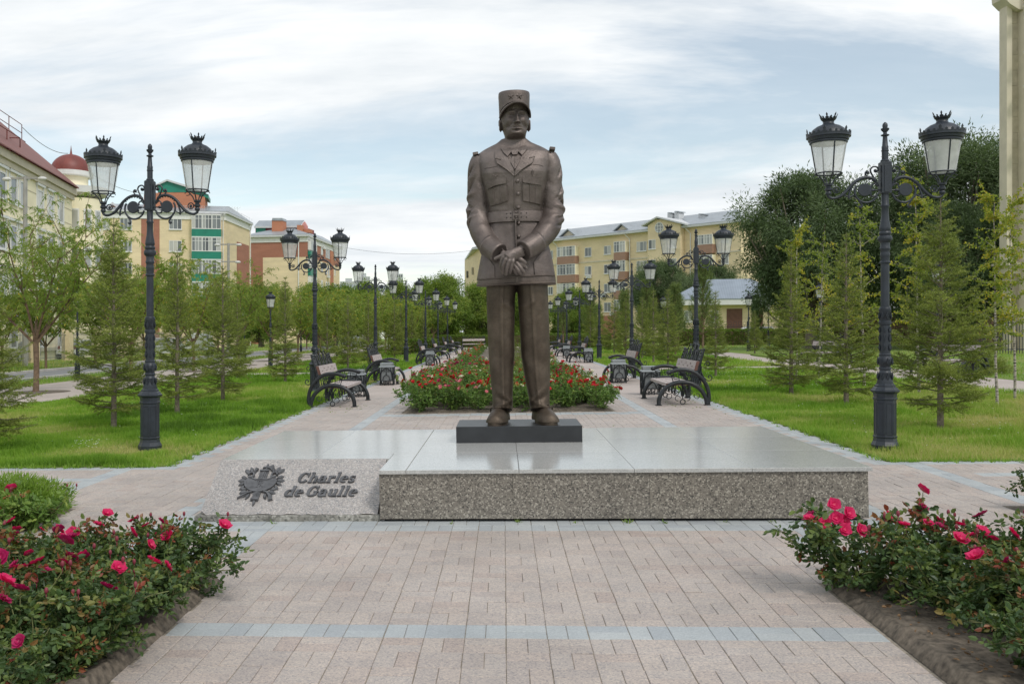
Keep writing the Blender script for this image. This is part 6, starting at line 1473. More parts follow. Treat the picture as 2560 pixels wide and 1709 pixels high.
for r, (y, bed) in enumerate(rows):
    ncol = 7 if r < 5 else (5 if bed == 'first' else 3)
    for c in range(ncol):
        x = -1.72+3.3*c/(ncol-1)+random.uniform(-.12, .12)
        kd = random.choice(kinds) if r > 1 else kinds[(c*2+r) % 7]
        if r < 2 and c > 3: kd = ['petal_red'] if random.random() < .8 else ['petal_red', 'petal_white']
        s = random.uniform(.85, 1.1)*(1.0 if r < 2 else (1.25 if (c < ncol*.45 and 2 < r < 9) else .95))
        side = ('left edge', 'left half', 'left of centre', 'centre', 'right of centre', 'right half', 'right edge')[int(round(c*6/(ncol-1)))]
        put_bush(FB[(r*3+c) % 4], x, y+random.uniform(-.12, .12), s, '%s rose bush, %s row of the %s promenade bed, %s' % (' and '.join(cn[k] for k in kd), NTH[r if bed == 'first' else r-nfirst], bed, side), 'rose bushes in the promenade beds', kd, (10 if r < 3 else 6) if bed == 'first' else 4, 0, rz=random.uniform(0, 6.28), fs=.95)
plant('spruce_tree', S4, (.12, 20.8), 'small spruce in the middle of the promenade rose bed, seen between the statue legs', 'tree', s=.42)
plant('spruce_tree', S2, (.35, 25.2), 'small spruce farther back in the promenade rose bed behind the right trouser leg', 'tree', s=.42)
# ------------------------------------------------------------------ buildings
def brickmat(name, c1, c2, mo, scale=4.0, streak=0.12):
    m, t, b = new_mat(name); v = texco(t)
    sp = N(t, 'ShaderNodeSeparateXYZ'); t.links.new(v, sp.inputs[0]); cb = N(t, 'ShaderNodeCombineXYZ')
    t.links.new(math_n('ADD', sp.outputs[0], sp.outputs[1], t), cb.inputs[0]); t.links.new(sp.outputs[2], cb.inputs[1])
    br = N(t, 'ShaderNodeTexBrick'); br.inputs['Scale'].default_value = scale; t.links.new(cb.outputs[0], br.inputs['Vector'])
    br.inputs['Color1'].default_value = (*c1, 1); br.inputs['Color2'].default_value = (*c2, 1); br.inputs['Mortar'].default_value = (*mo, 1); br.inputs['Mortar Size'].default_value = 0.02
    mp = N(t, 'ShaderNodeMapping'); mp.inputs['Scale'].default_value = (0.25, 0.25, 1.1); t.links.new(v, mp.inputs[0])
    c = mixc(t, 1.0, br.outputs[0], ramp(t, noise(t, mp.outputs[0], 1.0, 6, 0.65), [(0.3, 1-streak), (0.7, 1+streak)]), 'MULTIPLY')
    t.links.new(c, b.inputs['Base Color']); b.inputs['Roughness'].default_value = 0.85; return m
M['ybrick'] = brickmat('yellow_brick', (0.72, 0.58, 0.36), (0.77, 0.63, 0.41), (0.66, 0.56, 0.40))
M['rbrick'] = brickmat('red_brick', (0.34, 0.130, 0.085), (0.38, 0.155, 0.10), (0.34, 0.20, 0.15))
M['obrick'] = brickmat('orange_brick', (0.46, 0.17, 0.09), (0.50, 0.20, 0.11), (0.40, 0.22, 0.15))
M['cream'] = simple('cream_render', (0.88, 0.80, 0.58), 0.85, var=0.07, scale=0.7)
M['stoneY'] = simple('tan_limestone', (0.44, 0.385, 0.285), 0.85, var=0.16, scale=2.5, bumps=0.3)
M['stoneL'] = simple('pale_limestone_trim', (0.60, 0.54, 0.42), 0.8, var=0.08, scale=1.5)
M['white'] = simple('white_trim', (0.72, 0.72, 0.70), 0.6, var=0.05)
M['gutter'] = simple('grey_white_fascia', (0.56, 0.57, 0.58), 0.6, var=0.06)
M['green_p'] = simple('green_profiled_sheet', (0.010, 0.20, 0.135), 0.45, var=0.12, scale=1.5)
M['brown_p'] = simple('brown_panel', (0.34, 0.20, 0.145), 0.6, var=0.1)
M['pink_p'] = simple('pink_render', (0.62, 0.30, 0.28), 0.8); M['maroon'] = simple('maroon_panel', (0.22, 0.045, 0.055), 0.6)
M['redmetal'] = simple('dark_red_painted_steel', (0.16, 0.028, 0.022), 0.6, var=0.2)
M['greywall'] = simple('pale_grey_concrete', (0.47, 0.49, 0.50), 0.9, var=0.08, scale=0.3); M['concrete'] = simple('concrete_pole', (0.33, 0.32, 0.30), 0.9)
M['doorbrown'] = simple('brown_timber_door', (0.14, 0.06, 0.04), 0.6); M['acm'] = simple('white_air_conditioner_case', (0.62, 0.62, 0.60), 0.5)
def ribbed(name, c, scale=9.0, rough=0.5, metal=0.0, axis=0):
    m, t, b = new_mat(name); v = texco(t); w = N(t, 'ShaderNodeTexWave'); w.bands_direction = 'XYZ'[axis]; w.inputs['Scale'].default_value = scale; t.links.new(v, w.inputs['Vector'])
    cc = ramp(t, noise(t, v, 0.6, 5, .6), [(.3, tuple(x*.85 for x in c)), (.7, tuple(x*1.12 for x in c))]); t.links.new(mixc(t, 1.0, cc, ramp(t, w.outputs[1], [(0, .82), (.5, 1.05)]), 'MULTIPLY'), b.inputs['Base Color'])
    b.inputs['Roughness'].default_value = rough; b.inputs['Metallic'].default_value = metal; return m
M['grey_roof'] = ribbed('grey_profiled_roof', (0.33, 0.36, 0.385), 2.2, 0.4, 0.2); M['red_roof'] = ribbed('dark_red_metal_tile_roof', (0.20, 0.065, 0.05), 3.0, 0.55)
M['tile_roof'] = ribbed('blue_grey_metal_tile_roof', (0.27, 0.31, 0.36), 1.8, 0.45, 0.1); M['dome_red'] = simple('rust_red_dome_sheet', (0.19, 0.045, 0.035), 0.5, var=0.25, scale=1.0)
def winglass():
    m, t, b = new_mat('window_glass'); oi = N(t, 'ShaderNodeObjectInfo')
    t.links.new(ramp(t, oi.outputs['Random'], [(0, (0.06, 0.07, 0.075)), (.45, (0.16, 0.18, 0.185)), (.8, (0.40, 0.41, 0.39)), (1, (0.52, 0.50, 0.44))]), b.inputs['Base Color'])
    b.inputs['Roughness'].default_value = 0.08; b.inputs['Specular IOR Level'].default_value = 0.8; return m
M['win'] = winglass()
class Fac:
    """a facade plane between two ground points; local x runs along it, local y away from the viewer"""
    def __init__(s, A, B):
        s.A = Vector((A[0], A[1])); s.B = Vector((B[0], B[1])); s.d = (s.B-s.A).normalized(); s.L = (s.B-s.A).length; s.n = Vector((-s.d.y, s.d.x)); s.rz = atan2(s.d.y, s.d.x)
    def px(s, u, v):
        a = (u*K_-PU_)/F_; b = -(v*K_-PV_)/F_; dx, dy = -sY+a*cY, cY+a*sY
        # (C + t d - A).n = 0
        t = ((s.A.x+0.13)*s.n.x+s.A.y*s.n.y)/(dx*s.n.x+dy*s.n.y); x, y = t*dx-0.13, t*dy
        return (Vector((x, y))-s.A).dot(s.d), EYE+t*b
    def local(s, P): q = Vector((P[0], P[1]))-s.A; return q.dot(s.d), q.dot(s.n)
def bld(F, name, label, cat='building', group=None):
    o = empty(name, label, cat, group, loc=(F.A.x, F.A.y, 0), rz=F.rz); TILT.remove(o); return o
def panel(o, name, mat, x0, x1, z0, z1, y0=-0.03, y1=0.0, parent=None):
    m = MB(); m.box(x0, x1, y0, y1, z0, z1); return m.build(name, mat, parent or o)
def window(o, x0, x1, z0, z1, nv=1, nh=0, y=0.0, sill=True, fr=0.07, hz=None, side=False, name='window'):
    """nv mullions, nh transoms; side=True puts it on the right-hand side wall (x plane = y argument)"""
    x0, x1 = sorted((x0, x1)); z0, z1 = sorted((z0, z1)); m = MB(); W_ = lambda a, b, c, d, p0, p1: (m.box(a, b, y-p1, y-p0, c, d) if not side else m.box(y+p0, y+p1, a, b, c, d))
    W_(x0, x1, z0, z0+fr, 0.005, 0.07); W_(x0, x1, z1-fr, z1, 0.005, 0.07); W_(x0, x0+fr, z0+fr, z1-fr, 0.005, 0.07); W_(x1-fr, x1, z0+fr, z1-fr, 0.005, 0.07)
    for k in range(nv): c = x0+(x1-x0)*(k+1)/(nv+1); W_(c-fr*.45, c+fr*.45, z0+fr, z1-fr, 0.005, 0.06)
    if nh: c = z1-(z1-z0)*0.27; W_(x0+fr, x1-fr, c-fr*.4, c+fr*.4, 0.005, 0.055)
    if sill: W_(x0-.05, x1+.05, z0-.09, z0-0.003, 0.0, 0.14)
    w = m.build(name, M['white'], o)
    for k in range(nv+1):
        a = x0+fr+(x1-x0-2*fr)*k/(nv+1)+.01; b = x0+fr+(x1-x0-2*fr)*(k+1)/(nv+1)-.01
        m = MB(); z0_, z1_ = z0+fr*.9, z1-fr*.9
        if side: m.box(y+.012, y+.03, a, b, z0_, z1_)
        else: m.box(a, b, y-.03, y-.012, z0_, z1_)
        m.build('pane', M['win'], w)
    return w
def quad_roof(o, name, mat, quads, parent=None, th=0.08):
    m = MB()
    for q in quads:
        q = [Vector(p) for p in q]; k = len(q); dn = Vector((0, 0, -th)); m.add(q+[p+dn for p in q], [tuple(range(k)), tuple(reversed(range(k, 2*k)))]+[(i, (i+1) % k, k+(i+1) % k, k+i) for i in range(k)])
    return m.build(name, mat, parent or o)
D2 = lambda u, D: dpt(u, 758, D)
# ---- yellow brick block with green balconies (left)
fb = Fac(D2(205, 121), D2(516, 124)); o = bld(fb, 'apartment_building', 'yellow brick apartment block with green balcony panels, behind the left lamp post')
L = fb.L; H = fb.px(516, 490)[1]; far = fb.local(D2(573, 137)); ang_ = atan2(far[1], far[0]-L)
m = MB(); fp = [(0, 0), (L, 0), (far[0], far[1]), (far[0]-L, far[1]+1)]
m.prism([(a, b) for a, b in fp], -3, H-0.9, 'xy'); m.build('wall', M['ybrick'], o)
m = MB(); fo = [(-.5, -.45), (L+.35, -.45), (far[0]+.5, far[1]+.2), (far[0]-L, far[1]+1.5)]; m.prism([(a+(0.12 if 1 <= i <= 2 else 0), b-(.12 if i < 2 else 0)) for i, (a, b) in enumerate(fp)], H-0.899, H-.05, 'xy'); m.build('cornice', M['white'], o)
m = MB(); m.prism(fo, H-.05, H+.22, 'xy'); m.build('eaves', M['gutter'], o)
c0 = [(a*1.0, b) for a, b in fo]; rz_ = H+.22; cen = [(L*.1, far[1]*.5), (L*.93+(far[0]-L)*.5, far[1]*.5)]
quad_roof(o, 'roof', M['grey_roof'], [[(fo[0][0], fo[0][1], rz_+.05), (fo[1][0], fo[1][1], rz_+.05), (cen[1][0], cen[1][1], rz_+1.6), (cen[0][0], cen[0][1], rz_+1.6)], [(fo[1][0], fo[1][1], rz_+.05), (fo[2][0], fo[2][1], rz_+.05), (cen[1][0], cen[1][1], rz_+1.6)]])
def R4(F, u0, u1, v0, v1):
    a, b = F.px(u0, v1); c, d = F.px(u1, v0); return a, c, b, d
for k in range(5):
    dy = 51*k
    for u0, u1 in ((227, 252), (275, 303), (388, 417)):
        window(o, *R4(fb, u0, u1, 501+dy, 526+dy), nv=2 if u1 < 410 else 2)
    x0, x1, z0, z1 = R4(fb, 441, 487, 495+dy, 526+dy); zz0 = fb.px(460, 544+dy)[1]
    yb = -1.0; x2 = fb.px(508, 500)[0]
    m = MB(); m.box(x0, x2, yb, -.01, zz0, z0-.03); bp = m.build('balcony', M['green_p'], o)
    window(o, x0, (x0+x1)/2+.05, z0, z1, 2, 1, y=yb+.05, sill=False, name='balcony_glazing'); window(o, (x0+x1)/2+.06, x1, z0, z1, 2, 1, y=yb+.05, sill=False, name='balcony_glazing'); window(o, x1+.02, x2, z0, z1, 1, 1, y=yb+.05, sill=False, name='balcony_glazing')
    m = MB(); m.box(x0+.05, x2-.05, yb+.08, -.02, z0-.02, z1); m.build('balcony_interior', M['cream'], bp)
    m = MB(); m.box(x0-.03, x2+.03, yb-.03, -.01, z1+.003, z1+.10); m.box(x0-.03, x2+.03, yb-.03, -.01, z0-.028, z0-.002); m.build('balcony_slab', M['white'], bp)
for u0, u1 in ((324, 338), (352, 366)):
    a, b = fb.px(u0, 500)[0], fb.px(u1, 500)[0]; panel(o, 'red_brick_stripe', M['rbrick'], a, b, -2, H-.91, -.035, 0.0)
xs_ = L; 
# side wall red brick patch and pipes
sd = Fac(D2(516, 124), D2(573, 137)); q0, q1_ = sd.px(543, 554), sd.px(571, 560)
so = MB(); P0 = sd.A+sd.d*q0[0]-sd.n*0.04; P1 = sd.A+sd.d*(q1_[0])-sd.n*0.04
lp = [fb.local(P) for P in (P0, P1)]
so.prism([lp[0], lp[1], (lp[1][0]-.02, lp[1][1]+.1), (lp[0][0]-.02, lp[0][1]+.1)], -3, q0[1], 'xy'); so.build('red_brick_panel', M['rbrick'], o)
for P, zt in ((fb.A+fb.d*(L-.25)-fb.n*.12, H-.9), (sd.A+sd.d*(sd.L-.1)-sd.n*.12, H-.9)):
    l = fb.local(P); m = MB(); m.tube([(l[0], l[1], -2), (l[0], l[1], zt), (l[0]+.2, l[1]-.35, zt+.8)], .07, 6); m.build('downpipe', M['white'], o)
# penthouse
yb = 3.0; kx = lambda u, v: fb.px(u, v)
def P3(u, v, y, F=None):
    """local point seen at photo position, y metres behind the facade"""
    F = F or fb; G = Fac((F.A.x+F.n.x*y, F.A.y+F.n.y*y), (F.B.x+F.n.x*y, F.B.y+F.n.y*y)); a, b = G.px(u, v); return (a, y, b)
def block(o, F, name, mat, pts, y0, y1):
    m = MB(); pl = [P3(u, v, y0, F) for u, v in pts]; m.prism([(p[0], p[2]) for p in pl], y0, y1, 'xz'); return m.build(name, mat, o)
block(o, fb, 'penthouse_wall', M['obrick'], [(330, 480), (470, 480), (470, 452), (430, 440), (375, 441), (330, 446)], 3.0, 9)
block(o, fb, 'penthouse_gable', M['green_p'], [(362, 441), (436, 441), (436, 428), (382, 415), (362, 422)], 2.95, 8)
block(o, fb, 'penthouse_eaves', M['gutter'], [(355, 424), (383, 411), (470, 437), (470, 441), (437, 432), (383, 415), (357, 427)], 2.6, 9)
block(o, fb, 'penthouse_gable', M['green_p'], [(437, 441), (478, 455), (478, 446), (437, 431)], 3.1, 8)
block(o, fb, 'dormer', M['brown_p'], [(238, 484), (276, 484), (258, 467)], 1.5, 4); block(o, fb, 'dormer_eaves', M['gutter'], [(232, 485), (237, 485), (258, 469), (279, 485), (284, 485), (258, 463)], 1.3, 4.2)
m = MB()
for k in range(24):
    a = L*.62+k*(L*.38+2)/24; m.tube([(a, .3+(.0), rz_+.1), (a, .3, rz_+.75)], .018, 3); m.tube([(a, .3, rz_+.4), (a+.45, .3, rz_+.75)], .012, 3)
m.tube([(L*.62, .3, rz_+.75), (L+.3, .3, rz_+.75), (far[0], far[1], rz_+.75)], .018, 3)
for k in range(10): f = k/9; m.tube([(L+.3+(far[0]-L)*f, .3+far[1]*f, rz_), (L+.3+(far[0]-L)*f, .3+far[1]*f, rz_+.75)], .018, 3)
m.build('roof_railing', M['gutter'], o)
# ---- red and yellow block
fc = Fac(D2(573, 159), D2(705, 157)); o = bld(fc, 'apartment_building', 'red and yellow brick apartment block with grey roof and brick chimney')
L = fc.L; H = fc.px(705, 541)[1]; far = fc.local(D2(779, 182)); zr = fc.px(650, 590)[1]
fp = [(0, 0), (L, 0), far, (far[0]-L, far[1])]
m = MB(); m.prism(fp, -4, zr, 'xy'); m.build('wall', M['ybrick'], o)
m = MB(); m.prism([(a-.01, b-.01*(i < 2)) for i, (a, b) in enumerate(fp)], zr+.002, H-1.0, 'xy'); m.build('upper_wall', M['rbrick'], o)
panel(o, 'red_brick_strip', M['rbrick'], 0, fc.px(603, 600)[0], -4, zr, -.04, 0)
m = MB(); m.prism([(-.1, -.15), (L+.1, -.15), (far[0]+.15, far[1]), (far[0]-L, far[1])], H-.998, H-.12, 'xy'); m.build('cornice', M['white'], o)
m = MB(); m.prism([(-.5, -.6), (L+.4, -.6), (far[0]+.6, far[1]+.3), (far[0]-L, far[1])], H-.118, H+.2, 'xy'); m.build('eaves', M['gutter'], o)
pk = [P3(x, v, 6, fc) for x, v in ((600, 530), (664, 519))]
quad_roof(o, 'roof', M['grey_roof'], [[(-.5, -.6, H+.26), (L+.4, -.6, H+.26), pk[1], pk[0]], [(L+.4, -.6, H+.26), (far[0]+.6, far[1]+.3, H+.26), (far[0]-3, far[1]-2, H+2.3), pk[1]]])
block(o, fc, 'penthouse_wall', M['maroon'], [(586, 540), (690, 540), (690, 518), (586, 518)], 4.5, 12)
block(o, fc, 'penthouse_panel', M['green_p'], [(587, 538), (609, 532), (609, 520), (587, 520)], 4.4, 4.49)
block(o, fc, 'penthouse_panel', M['pink_p'], [(693, 538), (704, 532), (704, 518), (698, 508), (693, 514)], 4.6, 5.2)
pr = [P3(583, 519, 4.1, fc), P3(688, 518, 4.1, fc), P3(698, 505, 7, fc), P3(594, 506, 7, fc)]; quad_roof(o, 'penthouse_roof', M['grey_roof'], [pr]); block(o, fc, 'penthouse_eaves', M['gutter'], [(583, 523), (688, 522), (688, 518), (583, 519)], 4.0, 4.09)
ch = block(o, fc, 'chimney', M['obrick'], [(623.5, 532), (648, 532), (648, 506), (623.5, 506)], 2.0, 4.0); block(o, fc, 'chimney_cap', M['grey_roof'], [(623, 506), (648.5, 506), (647, 500), (625, 500)], 1.9, 4.1)
block(o, fc, 'chimney', M['obrick'], [(681, 530), (692, 530), (692, 516), (681, 516)], 3.0, 4.2); block(o, fc, 'chimney', M['obrick'], [(697, 533), (713, 534), (713, 527), (697, 525)], 4.0, 5.0)
fs_ = Fac(D2(705, 157), D2(779, 182))
def sidepan(F, Fs, o, name, mat, u0, u1, v0, v1, out=0.05, th=0.05):
    a, z0 = Fs.px(u0, v1); b, z1 = Fs.px(u1, v0); P = [F.local(Fs.A+Fs.d*a-Fs.n*out), F.local(Fs.A+Fs.d*b-Fs.n*out), F.local(Fs.A+Fs.d*b-Fs.n*(out-th)), F.local(Fs.A+Fs.d*a-Fs.n*(out-th))]
    zt = (min(z0, z1), max(z0, z1)); m = MB(); m.prism(P, zt[0], zt[1], 'xy'); return m.build(name, mat, o)
for k in range(4):
    dy = 31*k if False else 40*k
    sidepan(fc, fs_, o, 'balcony_glazing', M['white'], 706, 721, 555+dy, 576+dy, .5, .49); sidepan(fc, fs_, o, 'balcony_pane', M['win'], 708, 719, 557+dy, 574+dy, .52, .02); sidepan(fc, fs_, o, 'balcony', M['green_p'], 706, 721, 578+dy, 594+dy, .5, .49)
for u0, u1, v0, v1 in ((736, 740.5, 563, 584), (747, 751, 572, 591), (752, 756, 574, 593), (767, 769.5, 580, 597), (736, 740, 643, 666), (747, 750, 646, 666), (752, 755, 647, 667), (766, 769, 650, 668), (771, 773, 652, 668), (736, 740, 603, 624), (747, 750, 609, 629), (752, 755, 610, 630), (767, 769, 616, 633)):
    w = sidepan(fc, fs_, o, 'window', M['white'], u0, u1, v0, v1, .06, .06); sidepan(fc, fs_, w, 'pane', M['win'], u0+.7, u1-.5, v0+1, v1-1, .08, .018)
sidepan(fc, fs_, o, 'orange_brick_strip', M['obrick'], 757.5, 764, 560, 760, .10, .10); sidepan(fc, fs_, o, 'downpipe', M['white'], 723, 724, 556, 760, .2, .1); panel(o, 'downpipe', M['white'], L-1.6, L-1.45, -4, H-1, -.2, -.05)
for u, v in ((739, 566), (764, 582), (749, 632)): sidepan(fc, fs_, o, 'air_conditioner', M['acm'], u, u+4, v, v+5, .4, .35)
# ---- long yellow block on the right
fd = Fac(D2(1097, 164), D2(1700, 123.2)); o = bld(fd, 'apartment_building', 'long yellow apartment block with brown balconies and round gable window')
L = fd.L; H = 15.95; fl_ = fd.local(D2(1066, 190)); dep = fl_[1]
m = MB(); m.prism([(0, 0), (L, 0), (L, dep), (fl_[0], dep)], -4, H, 'xy'); m.build('wall', M['ybrick'], o)
m = MB(); m.prism([(-.7, -.8), (L+.7, -.8), (L+.7, dep+.7), (fl_[0]-.8, dep+.7)], H+.001, H+.30, 'xy'); m.build('eaves', M['gutter'], o)
quad_roof(o, 'roof', M['grey_roof'], [[(-.7, -.8, H+.36), (L+.7, -.8, H+.36), (L-5, dep*.5, H+2.9), (2, dep*.5, H+2.9)], [(-.7, -.8, H+.36), (2, dep*.5, H+2.9), (fl_[0]-.8, dep+.7, H+.36)]])
zb_, zb2 = fd.px(1300, 605)[1], 0
m = MB(); m.box(-.05, L, -.08, 0, zb_-.12, zb_+.12); m.build('string_course', M['stoneL'], o)
for u0, u1, lst in ((1287, 1328, [(564, 590), (605, 632), (649, 674), (690, 716)]), (1417, 1443, [(553, 580), (597, 624), (647, 667), (687, 713)]), (1605, 1643, [(537.5, 563), (584, 610), (631, 656), (678, 704)])):
    for k, (v0, v1) in enumerate(lst):
        x0, x1, z0, z1 = R4(fd, u0, u1, v0, v1); zp = z0-1.25
        m = MB(); m.box(x0, x1, -.95, -.001, zp, z0-.03); bp = m.build('balcony', M['brown_p'], o)
        m = MB(); m.box(x0+.05, x1-.05, -.85, -.002, z0-.028, z1-.02); m.build('balcony_interior', M['cream'], bp)
        nn = 4 if x1-x0 > 2.5 else 2; xm = (x0+x1)/2
        window(o, x0, xm-.02, z0, z1, nn-2 if nn > 2 else 1, 1, y=-.88, sill=False, name='balcony_glazing'); window(o, xm+.02, x1, z0, z1, nn-2 if nn > 2 else 1, 1, y=-.88, sill=False, name='balcony_glazing')
for u0, u1, vs, nv in ((1342, 1357, [(567, 589), (610, 631), (651, 672), (693, 712)], 1), (1386, 1402, [(563, 584), (606, 628), (650, 671), (693, 715)], 1), (1461, 1484, [(553, 577), (597, 620.5), (640.5, 666), (690, 714)], 2), (1549, 1566, [(545, 569), (590, 614), (636, 660)], 1), (1253, 1269, [(574, 594), (614, 634), (657, 676), (697, 716)], 2), (1518, 1536, [(548, 572), (594, 618), (640, 664)], 1), (1655, 1672, [(533, 557), (581, 606), (630, 654)], 1)):
    for v0, v1 in vs: window(o, *R4(fd, u0, u1, v0, v1), nv=nv)
g0, gp, g1 = P3(1484, 533, -1.2, fd), P3(1509, 500, -1.2, fd), P3(1563, 524, -1.2, fd)
m = MB(); zsh0, zsh1 = P3(1484, 517, -1.2, fd)[2], P3(1563, 513, -1.2, fd)[2]
m.prism([(g0[0], -3), (g1[0]-.3, -3), (g1[0]-.3, zsh1), (gp[0]+.4, gp[2]-.2), (gp[0]-.5, gp[2]-.2), (g0[0], zsh0)], -1.0, 6, 'xz'); gbl = m.build('gable_wall', M['ybrick'], o)
m = MB()
for a, b in (((g0[0]-.8, zsh0-.1), (gp[0], gp[2])), ((gp[0], gp[2]), (g1[0]+.8, zsh1-.25))):
    m.prism([a, b, (b[0], b[1]+.22), (a[0], a[1]+.22)], -1.5, 6.5, 'xz')
m.build('gable_eaves', M['gutter'], o)
cx_, _, cz_ = P3(1512.5, 522, -1.0, fd); r_ = .72
m = MB(); n = 24
m.tube([(cx_+r_*cos(t), -1.03, cz_+r_*sin(t)) for t in np.linspace(0, 2*pi, n+1)], .07, 5)
for q in (-.25, .25): m.box(cx_+q-.035, cx_+q+.035, -1.07, -1.01, cz_-.66, cz_+.66); m.box(cx_-.66, cx_+.66, -1.068, -1.012, cz_+q-.035, cz_+q+.035)
rw = m.build('round_window', M['white'], o); m = MB(); m.prism([(cx_+r_*cos(2*pi*k/n), cz_+r_*sin(2*pi*k/n)) for k in range(n)], -1.005, -.99, 'xz'); m.build('pane', M['win'], rw)
for u, v in ((1461, 553), (1461, 597)): pass
for (u0, u1, vs) in ((1488, 1504, ((549, 572), (595, 617), (640, 663))), (1536, 1552, ((545, 569), (592, 614), (638, 661)))): 
    for v0, v1 in vs:
        a, _, c_ = P3(u0, v1, -1.0, fd); b, _, d = P3(u1, v0, -1.0, fd); window(o, a, b, c_, d, 1, y=-1.0)
for u, v in ((1309, 533), (1432, 521)):
    a = P3(u-19, v+14, 1.2, fd); b = P3(u+18, v+11, 1.2, fd); c_ = P3(u, v-4, 1.2, fd)
    m = MB(); m.prism([(a[0], a[2]), (b[0], b[2]), (c_[0], c_[2])], .8, 4.5, 'xz'); dm = m.build('dormer', M['stoneL'], o)
    m = MB()
    for p, q in (((a[0]-.3, a[2]-.05), (c_[0], c_[2]+.12)), ((c_[0], c_[2]+.12), (b[0]+.3, b[2]-.05))): m.prism([p, q, (q[0], q[1]+.16), (p[0], p[1]+.16)], .4, 5, 'xz')
    m.build('dormer_roof', M['grey_roof'], dm)
for u0, u1, v0, v1 in ((1531, 1542, 487, 510), (1547, 1557, 484, 510), (1602, 1614, 490, 512), (1652, 1663, 495, 515), (1668, 1676, 500, 520)):
    block(o, fd, 'chimney', M['gutter'], [(u0, v1), (u1, v1), (u1, v0+3), (u0, v0+3)], 4.5, 5.8); block(o, fd, 'chimney_cap', M['grey_roof'], [(u0-1, v0+2), (u1+1, v0+2), (u1-1, v0), (u0+1, v0)], 4.3, 6.0)
for u in (1279, 1445.5, 1585):
    a = fd.px(u, 600)[0]; m = MB(); m.tube([(a, -.12, -2), (a, -.12, H-.8), (a-.5, -.6, H-.1)], .075, 6); m.build('downpipe', M['white'], o)
for u, v in ((1353, 634), (1387, 678), (1408, 720)):
    a, b = fd.px(u, v); m = MB(); m.box(a-.45, a+.45, -.45, -.1, b-.3, b+.3, .03); ac = m.build('air_conditioner', M['acm'], o); m = MB(); m.tube([(a-.1+.2*cos(t), -.46, b+.2*sin(t)) for t in np.linspace(0, 2*pi, 13)], .02, 4); m.build('fan_guard', M['gutter'], ac)
a0, a1 = fd.px(1397, 735)[0], fd.px(1421, 735)[0]; panel(o, 'plinth_wall', M['rbrick'], a0-1, a1, -4, fd.px(1400, 724)[1], -.9, 0)
# left end wall: windows
for v in (600, 640, 680):
    for yy_ in (dep*.3, dep*.7):
        zc = fd.px(1100, v+6)[1]; m = MB(); xw = fl_[0]*yy_/dep-.04; m.box(xw-.02, xw+.03, yy_-.5, yy_+.5, zc-1.4, zc); m.build('window', M['win'], o)
# ---- cream building with red roof and dome
fa = Fac(D2(-190, 46), D2(165, 74)); o = bld(fa, 'cream_building', 'cream building with dark red roof and domed turret at the left edge')
L = fa.L; H = 12.9; dep = 12
m = MB(); m.prism([(-14, 0), (L, 0), (L, dep), (-14, dep)], -3, H-.02, 'xy'); m.build('wall', M['cream'], o)
m = MB(); m.box(-14, L+.2, -.35, -.001, H-.55, H); m.box(-14, L+.1, -.18, -.001, H-.95, H-.56); m.box(-14, L, -.10, -.002, 3.0, 3.35); m.box(-14, L, -.14, -.001, .0, .25); m.build('cornice', M['stoneL'], o)
m = MB()
for k in range(7): z = 4.2+k*1.15; m.box(-14, L-.02, -.025, -.001, z, z+.05)
m.build('rustication_line', M['stoneL'], o)
quad_roof(o, 'roof', M['red_roof'], [[(-14, -.6, H+.06), (L-.2, -.6, H+.06), (L-7, 5.0, H+5.3), (-14, 5.0, H+5.3)], [(L-.2, -.6, H+.06), (L+.3, dep, H+.06), (L-7, 5.0, H+5.3)]])
zt = fa.px(91, 436)[1]; zh = 1.75
for row in range(4):
    for k, u in enumerate((30, 52, 91.5, 115.5, 139, 4, -24, -60)):
        a = fa.px(u, 500)[0]; z1 = zt-3.15*row
        if row == 3 and k % 2: continue
        w = window(o, a-.62, a+.62, z1-zh, z1, 0, 0, sill=True, fr=.10); m = MB(); m.box(a-.86, a-.68, -.05, -.001, z1-zh-.1, z1+.25); m.box(a+.68, a+.86, -.05, -.001, z1-zh-.1, z1+.25); m.box(a-.95, a+.95, -.16, -.002, z1+.252, z1+.42); m.build('window_surround', M['white'], w)
tc_ = D2(184, 77); tl = fa.local(tc_); tr_ = 1.45*1.25
m = MB(); m.lathe([(tr_, -3), (tr_, fa.px(160, 436)[1]-.3)], 32); m.xf(Matrix.Translation((tl[0], tl[1], 0))); m.build('turret', M['cream'], o, smooth=True, auto=50)
zc = EYE+77*(758-448)/2109; m = MB(); m.lathe([(tr_, zc-.2), (tr_+.35, zc), (tr_+.4, zc+.55), (tr_-.1, zc+.62)], 32); m.xf(Matrix.Translation((tl[0], tl[1], 0))); m.build('turret_cornice', M['white'], o, smooth=True, auto=40)
t2 = fa.local(D2(163, 77.5)); zd = EYE+77*(758-404)/2109; rd = 1.62
m = MB(); m.lathe([(rd-.25, zc), (rd-.25, zd)], 32); m.xf(Matrix.Translation((t2[0], t2[1], 0))); m.build('drum', M['cream'], o, smooth=True, auto=50)
m = MB(); m.lathe([(rd-.2, zd-.05), (rd+.15, zd), (rd+.15, zd+.38), (rd-.1, zd+.42)], 32); m.xf(Matrix.Translation((t2[0], t2[1], 0))); m.build('drum_cornice', M['white'], o, smooth=True, auto=40)
m = MB(); m.lathe([(rd*cos(t)+.02, zd+.40+1.5*sin(t)) for t in np.linspace(0, pi/2-.12, 10)]+[(.10, zd+1.95), (.05, zd+2.3), (.01, zd+2.65)], 32); m.xf(Matrix.Translation((t2[0], t2[1], 0))); m.build('dome', M['dome_red'], o, smooth=True, auto=60)
cam_l = fa.local((-0.13, 0)); ca_ = atan2(cam_l[1]-tl[1], cam_l[0]-tl[0])
